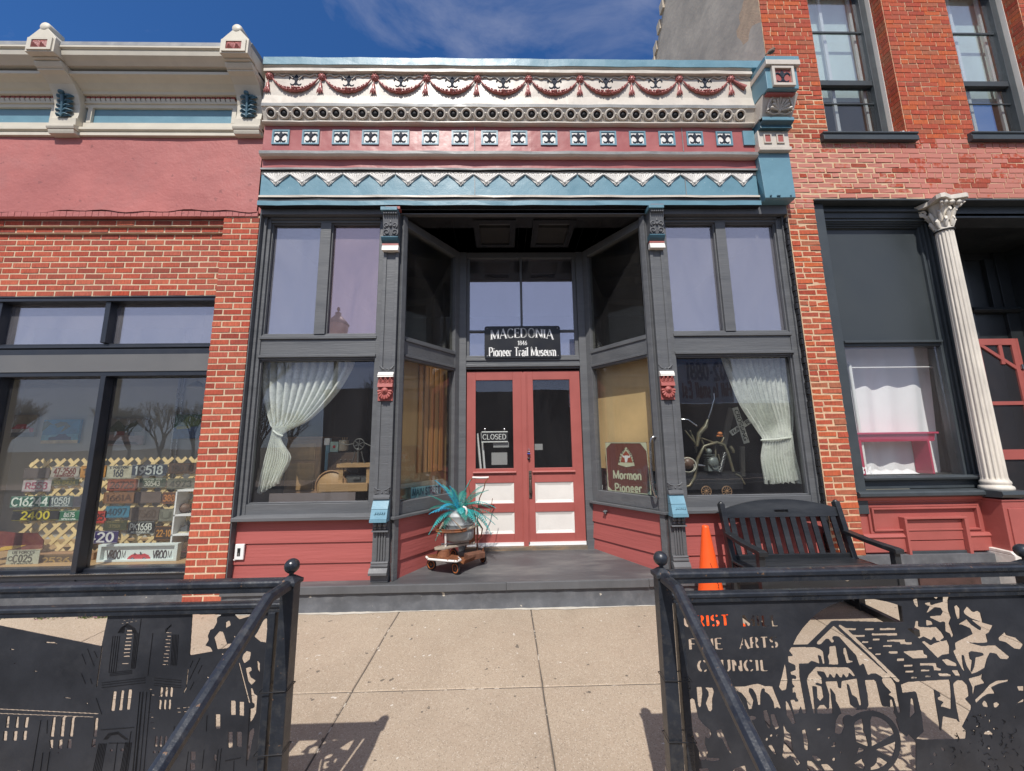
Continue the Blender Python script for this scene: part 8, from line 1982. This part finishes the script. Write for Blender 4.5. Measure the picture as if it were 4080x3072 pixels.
plate(0,(912,610,1100,740),(.10,.10,.12),(.3,.3,.3),'','slate colored plate beside the window post, mostly hidden')
plate(0,(160,780,722,905),(.025,.025,.025),(.62,.52,.04),'2400','long black plate with yellow 2400', fit=.62, hgt=.66)
plate(0,(728,785,980,905),(.02,.17,.08),(.68,.72,.66),'8675','small green plate 8675 with SPECIAL under it','SPECIAL',fit=.5,hgt=.4)
plate(0,(480,1330,900,1470),(.10,.065,.035),(.32,.21,.06),'2536','brown plate with gold 2536 at the window bottom', Y=.44)
plate(350,(230,235,530,390),(.50,.48,.36),(.05,.06,.08),'168','cream plate with running horse and number 168',top='EXPOSITION', fit=.4)
plate(350,(550,220,960,355),(.03,.045,.08),(.48,.52,.50),'19518','navy plate with pale number 19518', fit=.82, hgt=.68)
plate(350,(1000,200,1330,330),(.09,.05,.035),(.04,.03,.03),'18070','dark brown rusted plate 18070 at the upper right')
plate(350,(250,400,600,540),(.30,.085,.045),(.07,.035,.03),'26725','rust orange plate with dark 26725')
plate(350,(640,385,950,500),(.035,.065,.045),(.42,.44,.36),'30543','dark green plate with 30543 in the second row',top='SPECIAL 1933', fit=.6, hgt=.48)
plate(350,(980,390,1310,520),(.16,.16,.12),(.04,.05,.04),'4973','gray olive plate with dark 4973')
plate(350,(200,560,570,695),(.26,.13,.06),(.10,.05,.03),'1661A','brown and orange plate 1661A in the third row')
plate(350,(580,555,890,690),(.17,.13,.11),(.12,.09,.08),'','blank gray brown plate in the middle of the third row')
plate(350,(920,560,1085,700),(.14,.07,.05),(.50,.20,.06),'388','brown plate with rusty orange 388')
plate(350,(20,790,215,940),(.55,.06,.04),(.06,.03,.03),'425','bright red plate beside the window post',hgt=.5)
plate(350,(225,730,500,870),(.06,.22,.32),(.03,.07,.10),'4097','blue plate with dark number')
plate(350,(525,745,870,905),(.15,.115,.09),(.10,.07,.05),'17560','taupe rusted plate 17560 in the fourth row')
plate(350,(880,765,1050,915),(.22,.22,.17),(.12,.12,.09),'U','gray green plate next to the white shelves')
plate(350,(200,910,470,1025),(.06,.065,.03),(.20,.17,.07),'37501','dark olive plate reading CLASS B above 37501',top='CLASS B',fit=.5,hgt=.3)
plate(350,(500,920,805,1070),(.02,.022,.022),(.66,.68,.62),'PK166B','black plate with white PK166B and NEBRASKA 51','NEBRASKA 51', fit=.84, hgt=.5)
plate(350,(-100,1040,360,1185),(.035,.02,.13),(.62,.62,.62),'1420','deep purple blue plate with white digits ending 420', fit=.85, hgt=.7)
plate(350,(830,975,1040,1150),(.07,.04,.025),(.60,.27,.05),'22-10','black plate with orange 22-10, lowest on the right', fit=.8, hgt=.42)
t, c, w, h = plate(0,(100,1270,460,1475),(.50,.52,.40),(.06,.07,.06),'C025','pale US FORCES TURKEY plate standing against the glass','TURKEY','US FORCES', Y=.40, fit=.62, hgt=.40)
m = MB(); m.tube([(c.x-w*.38+.022*math.cos(a), .3985, c.z+.022*math.sin(a)) for a in [math.radians(q) for q in range(40, 330, 24)]], .004, 5); m.build('crescent', pmat((.06,.07,.06),'plate_print'), t)
# VROOM sign
def VS(x, y, Y): return at(350+x/3.084, 1780+y/3.084, Y)
Yv = .40; A, B2 = VS(130,1205,Yv), VS(1075,1478,Yv)
v = thing('vroom_sign', 'white boxed sign reading VROOM VROOM with a red toy car between', 'sign', ((A.x+B2.x)/2,Yv,B2.z)); PW = mat('pale_blue_white', (.62,.70,.68), .5, .04, 4, 0)
z0, z1 = .374, A.z
m = MB(); t_ = .035; m.box(A.x, B2.x, Yv, Yv+.05, z1-.022, z1).box(A.x, B2.x, Yv, Yv+.05, z0, z0+.02).box(A.x, A.x+t_, Yv, Yv+.05, z0+.02, z1-.022).box(B2.x-t_, B2.x, Yv, Yv+.05, z0+.02, z1-.022); m.build('frame', PW, v, .002); MB().box(A.x+t_, B2.x-t_, Yv+.035, Yv+.045, z0+.02, z1-.022).build('panel', PW, v)
NV = mat('navy_black_lettering', (.02,.025,.04), .5)
for x0, x1 in ((220,470),(790,1035)):
    a, b_ = VS(x0,1378,Yv+.03), VS(x1,1278,Yv+.03); wv = b_.x-a.x
    text_obj('VROO', b_.z-a.z, (a.x, Yv+.0345, a.z), v, NV, 'lettering', align='l', thick=.24, depth=.001, fit=wv*.74); text_obj('M', b_.z-a.z, (a.x+wv*.78, Yv+.0345, a.z), v, NV, 'lettering', align='l', thick=.07, depth=.001, fit=wv*.22)
def car(parent, conv, Y):
    m = MB(); m.prism([(p.x, p.z) for p in [conv(x, y) for x, y in ((478,1392),(480,1375),(500,1352),(530,1330),(560,1318),(575,1310),(605,1322),(650,1322),(690,1312),(740,1330),(765,1362),(768,1382),(740,1395),(520,1398))]], lambda a, b, d: (a, Y-d, b), 0, .002); m.build('car_body', mat('red_car_print', (.50,.03,.05), .5), parent)
    for cx_ in (545, 690):
        p = conv(cx_, 1385); m = MB(); m.lathe((p.x,Y-.003,p.z), [(0,-.001),(.022,-.001),(.022,0)], 16, axis='y'); m.build('wheel', NV, parent); m = MB(); m.lathe((p.x,Y-.0045,p.z), [(0,-.001),(.014,-.001),(.014,0)], 12, axis='y'); m.build('hub', mat('pale_blue_hub', (.16,.20,.30), .5) if 'pale_blue_hub' not in bpy.data.materials else bpy.data.materials['pale_blue_hub'], parent)
    m = MB(); m.prism([(p.x, p.z) for p in [conv(x, y) for x, y in ((560,1325),(580,1300),(590,1326))]], lambda a, b, d: (a, Y-.003-d, b), 0, .001).prism([(p.x, p.z) for p in [conv(x, y) for x, y in ((640,1325),(640,1292),(650,1292),(668,1325))]], lambda a, b, d: (a, Y-.003-d, b), 0, .001); m.build('seats', NV, parent)
car(v, lambda x, y: VS(x, y, Yv+.03), Yv+.033)
# white shelf unit with models
Ys = .46; A, B2 = VS(1085,530,Ys), VS(1310,1460,Ys)
s = thing('white_shelf_unit', 'white bookcase of models at the right edge of the left shop window', 'shelf', (A.x+.2,Ys,.375)); xr = A.x+.50
SHW = M['white']
MB().box(A.x, A.x+.018, Ys, Ys+.30, .375, A.z).build('side_board', SHW, s, .002); MB().box(A.x, xr, Ys+.29, Ys+.30, .375, A.z).build('back_board', SHW, s)
for y in (532, 835, 1075): z = VS(1090, y, Ys).z; MB().box(A.x, xr, Ys, Ys+.30, z-.018, z).build('shelf_board', SHW, s, .002)
def bx(c, w, d, h, mi=0): return MB().box(c.x-w/2, c.x+w/2, c.y-d/2, c.y+d/2, c.z, c.z+h)
p = VS(1180,835,Ys+.1); p.z = VS(1090,835,Ys).z
o = thing('leather_boot_model', 'brown rounded leather model on the second shelf', 'model', tuple(p)); m = MB(); m.ball(p+Vector((0,0,.055)), .055, 12, sx=1.25, sz=.95); m.ball(p+Vector((-.05,-.02,.035)), .025, 8); m.build('body', mat('brown_leather', (.14,.085,.06), .5, .3, 8, .3), o)
p = VS(1185,1075,Ys+.1); p.z = VS(1090,1075,Ys).z
o = thing('model_engine_box', 'dark model in a pale open box on the third shelf', 'model', tuple(p)); bx(p, .11, .08, .012).build('tray', mat('cream_card', (.55,.50,.36), .7), o); m = bx(p+Vector((.01,0,.012)), .07, .05, .045); m.ball(p+Vector((.02,0,.06)), .02, 8); m.build('engine', M['char'], o)
p = VS(1170,1395,Ys+.1); p.z = VS(1170,1390,Ys).z
o = thing('model_car', 'dark red and black model car standing in the lowest shelf bay', 'model car', tuple(p)); m = MB(); m.xprof([(p.y-.04,p.z+.01),(p.y-.04,p.z+.03),(p.y-.02,p.z+.06),(p.y+.03,p.z+.06),(p.y+.04,p.z+.01)], p.x-.03, p.x+.09, closed=True); m.build('body', mat('dark_red_car', (.12,.02,.03), .3), o); MB().box(p.x-.035,p.x+.09,p.y-.043,p.y-.04,p.z+.002,p.z+.02).build('grille', M['steel'], o)
MB().box(A.x, xr, Ys, Ys+.30, VS(1100,1400,Ys).z-.02, VS(1100,1400,Ys).z-.004).build('shelf_board', SHW, s)
# pictures on the back wall (generic stand-ins)
def PI_(x, y, Y): return at(x/1.914, 1450+y/1.914, Y)
Yw = 1.50
def picture(r, label, layers, seed):
    x0, y0, x1, y1 = r; A, B2 = PI_(x0,y0,Yw), PI_(x1,y1,Yw); w, h = B2.x-A.x, A.z-B2.z
    t = thing('wall_picture', label, 'picture', ((A.x+B2.x)/2, Yw, B2.z), 'pictures on the back wall of the left shop'); MB().box(A.x, B2.x, Yw, Yw+.03, B2.z, A.z).build('canvas', mat('canvas_ground', layers[0], .7, .3, 9, .3), t)
    for i, (pts, c) in enumerate(layers[1:]):
        m = MB(); m.prism([(A.x+u*w, B2.z+v_*h) for u, v_ in pts], lambda a, b, d: (a, Yw-.001*(i+1)-d, b), 0, .0008); m.build('painted_shape', mat('paint_layer', c, .6, .35, 14, .2), t)
carp = lambda dx, dy, s: [(dx+s*u, dy+s*v_) for u, v_ in ((0,.1),(.0,.28),(.12,.32),(.3,.34),(.42,.5),(.72,.5),(.85,.33),(1,.3),(1,.1))]
picture((340,425,590,605),'bright blue picture of a dark car under palms',[(.03,.22,.45),([(0,0),(1,0),(1,.14),(0,.2)],(.6,.5,.3)),([(0,.14),(1,.14),(1,.4),(0,.35)],(.10,.35,.5)),(carp(.2,.08,.62),(.02,.02,.10)),([(.5,.45),(.6,.75),(.4,.65),(.3,.8),(.45,.9),(.62,.88),(.75,.7)],(.12,.14,.05)),([(0,.5),(.2,.8),(.3,.75),(.1,.95),(0,.9)],(.08,.12,.04))],1)
picture((40,390,260,555),'picture of a red car front, leftmost on the back wall',[(.22,.20,.15),([(0,0),(1,0),(1,.22),(0,.22)],(.10,.13,.16)),(carp(.05,.12,.9),(.45,.05,.06)),([(.12,.2),(.85,.2),(.8,.36),(.2,.36)],(.4,.4,.42))],2)
picture((815,418,1090,620),'muted village landscape picture right of the window post',[(.25,.24,.22),([(0,0),(1,0),(1,.35),(0,.42)],(.32,.24,.22)),([(.05,.55),(.3,.95),(.5,.7),(.75,.92),(.95,.6),(.9,.5),(.1,.5)],(.06,.08,.05)),([(.3,.38),(.5,.38),(.5,.52),(.3,.52)],(.28,.09,.08)),([(.6,.36),(.75,.36),(.75,.48),(.6,.48)],(.05,.06,.10)),([(.0,.08),(.9,.02),(.8,.12),(.1,.2)],(.10,.09,.09))],3)
picture((1340,385,1530,568),'green and blue picture of a car hood beside the pier',[(.04,.14,.09),([(0,0),(1,0),(1,.5),(0,.42)],(.04,.12,.28)),([(.1,.38),(.6,.42),(.6,.52),(.1,.5)],(.35,.36,.05)),([(.2,.6),(.5,.95),(.9,.8),(.95,.55),(.4,.5)],(.15,.25,.07))],4)
o = thing('hanging_lamp', 'small round metal pendant lamp at the upper right of the left shop window', 'lamp', tuple(PI_(1500,150,.9))); p = PI_(1500,175,.9); m = MB(); m.lathe(p, [(.10,-.01),(.095,.01),(.06,.05),(.02,.075),(.0,.08)], 18); m.build('shade', mat('pale_metal_shade', (.4,.4,.36), .4), o); MB().tube([p+Vector((0,0,.07)), Vector((p.x,p.y,3.35))], .006, 6).build('stem', M['steel'], o)
o = thing('red_banner_cloth', 'dark red cloth with a yellow streak at the lower left of the shop window', 'cloth', (-5.2,.5,.5)); m = MB(); Yr = .50
q = [at(x/3.084, 1780+y/3.084, Yr) for x, y in ((-200,1040),(20,1040),(200,1060),(450,1060),(530,1150),(520,1250),(300,1265),(-200,1300))]; m.prism([(p.x, p.z) for p in q], lambda a, b, d: (a, Yr+d, b), 0, .01); m.build('cloth', mat('maroon_cloth', (.17,.035,.03), .6, .5, 3, .5, dirt=(.30,.12,.05), dirtamt=.5, dscale=4), o)
q = [at(x/3.084, 1780+y/3.084, Yr-.004) for x, y in ((-100,1270),(60,1225),(250,1212),(330,1205),(200,1250),(-100,1300))]; m = MB(); m.prism([(p.x, p.z) for p in q], lambda a, b, d: (a, Yr-.004+d, b), 0, .002); m.build('yellow_streak', mat('yellow_streak', (.5,.30,.03), .6, .3, 8), o)
bxo = thing('cardboard_boxes', 'dark brown crates piled at the foot of the lattice', 'crate', (-4.6,.55,.375)); MB().box(-5.3,-4.55,.50,.60,.375,.45).build('crate', WD, bxo, .004)
# mirrored phone number on the roof sign across the street
nvy = mat('blue_gray_sign_lettering', (.10,.11,.22), .5); rds = mat('red_sign_lettering', (.35,.08,.10), .5)
def MR(px, py, Yv): return at(px, py, Yv)
Yv_ = .283+19.2                                 # virtual distance in the window glass
def sign_text(s, x0, x1, yb, yt, m_):
    a = MR(2660+x0/1.587, 1400+yb/1.587, Yv_); b_ = MR(2660+x1/1.587, 1400+yt/1.587, Yv_)
    text_obj(s, b_.z-a.z, ((a.x+b_.x)/2, -19.19, a.z), sg, m_, 'lettering', right=(-1,0,0), up=(0,0,1), thick=.22, depth=.01, fit=abs(b_.x-a.x))
sign_text('502-0881', 118, 400, 175, 75, nvy); sign_text('Hill to small Est', 95, 400, 290, 195, rds)
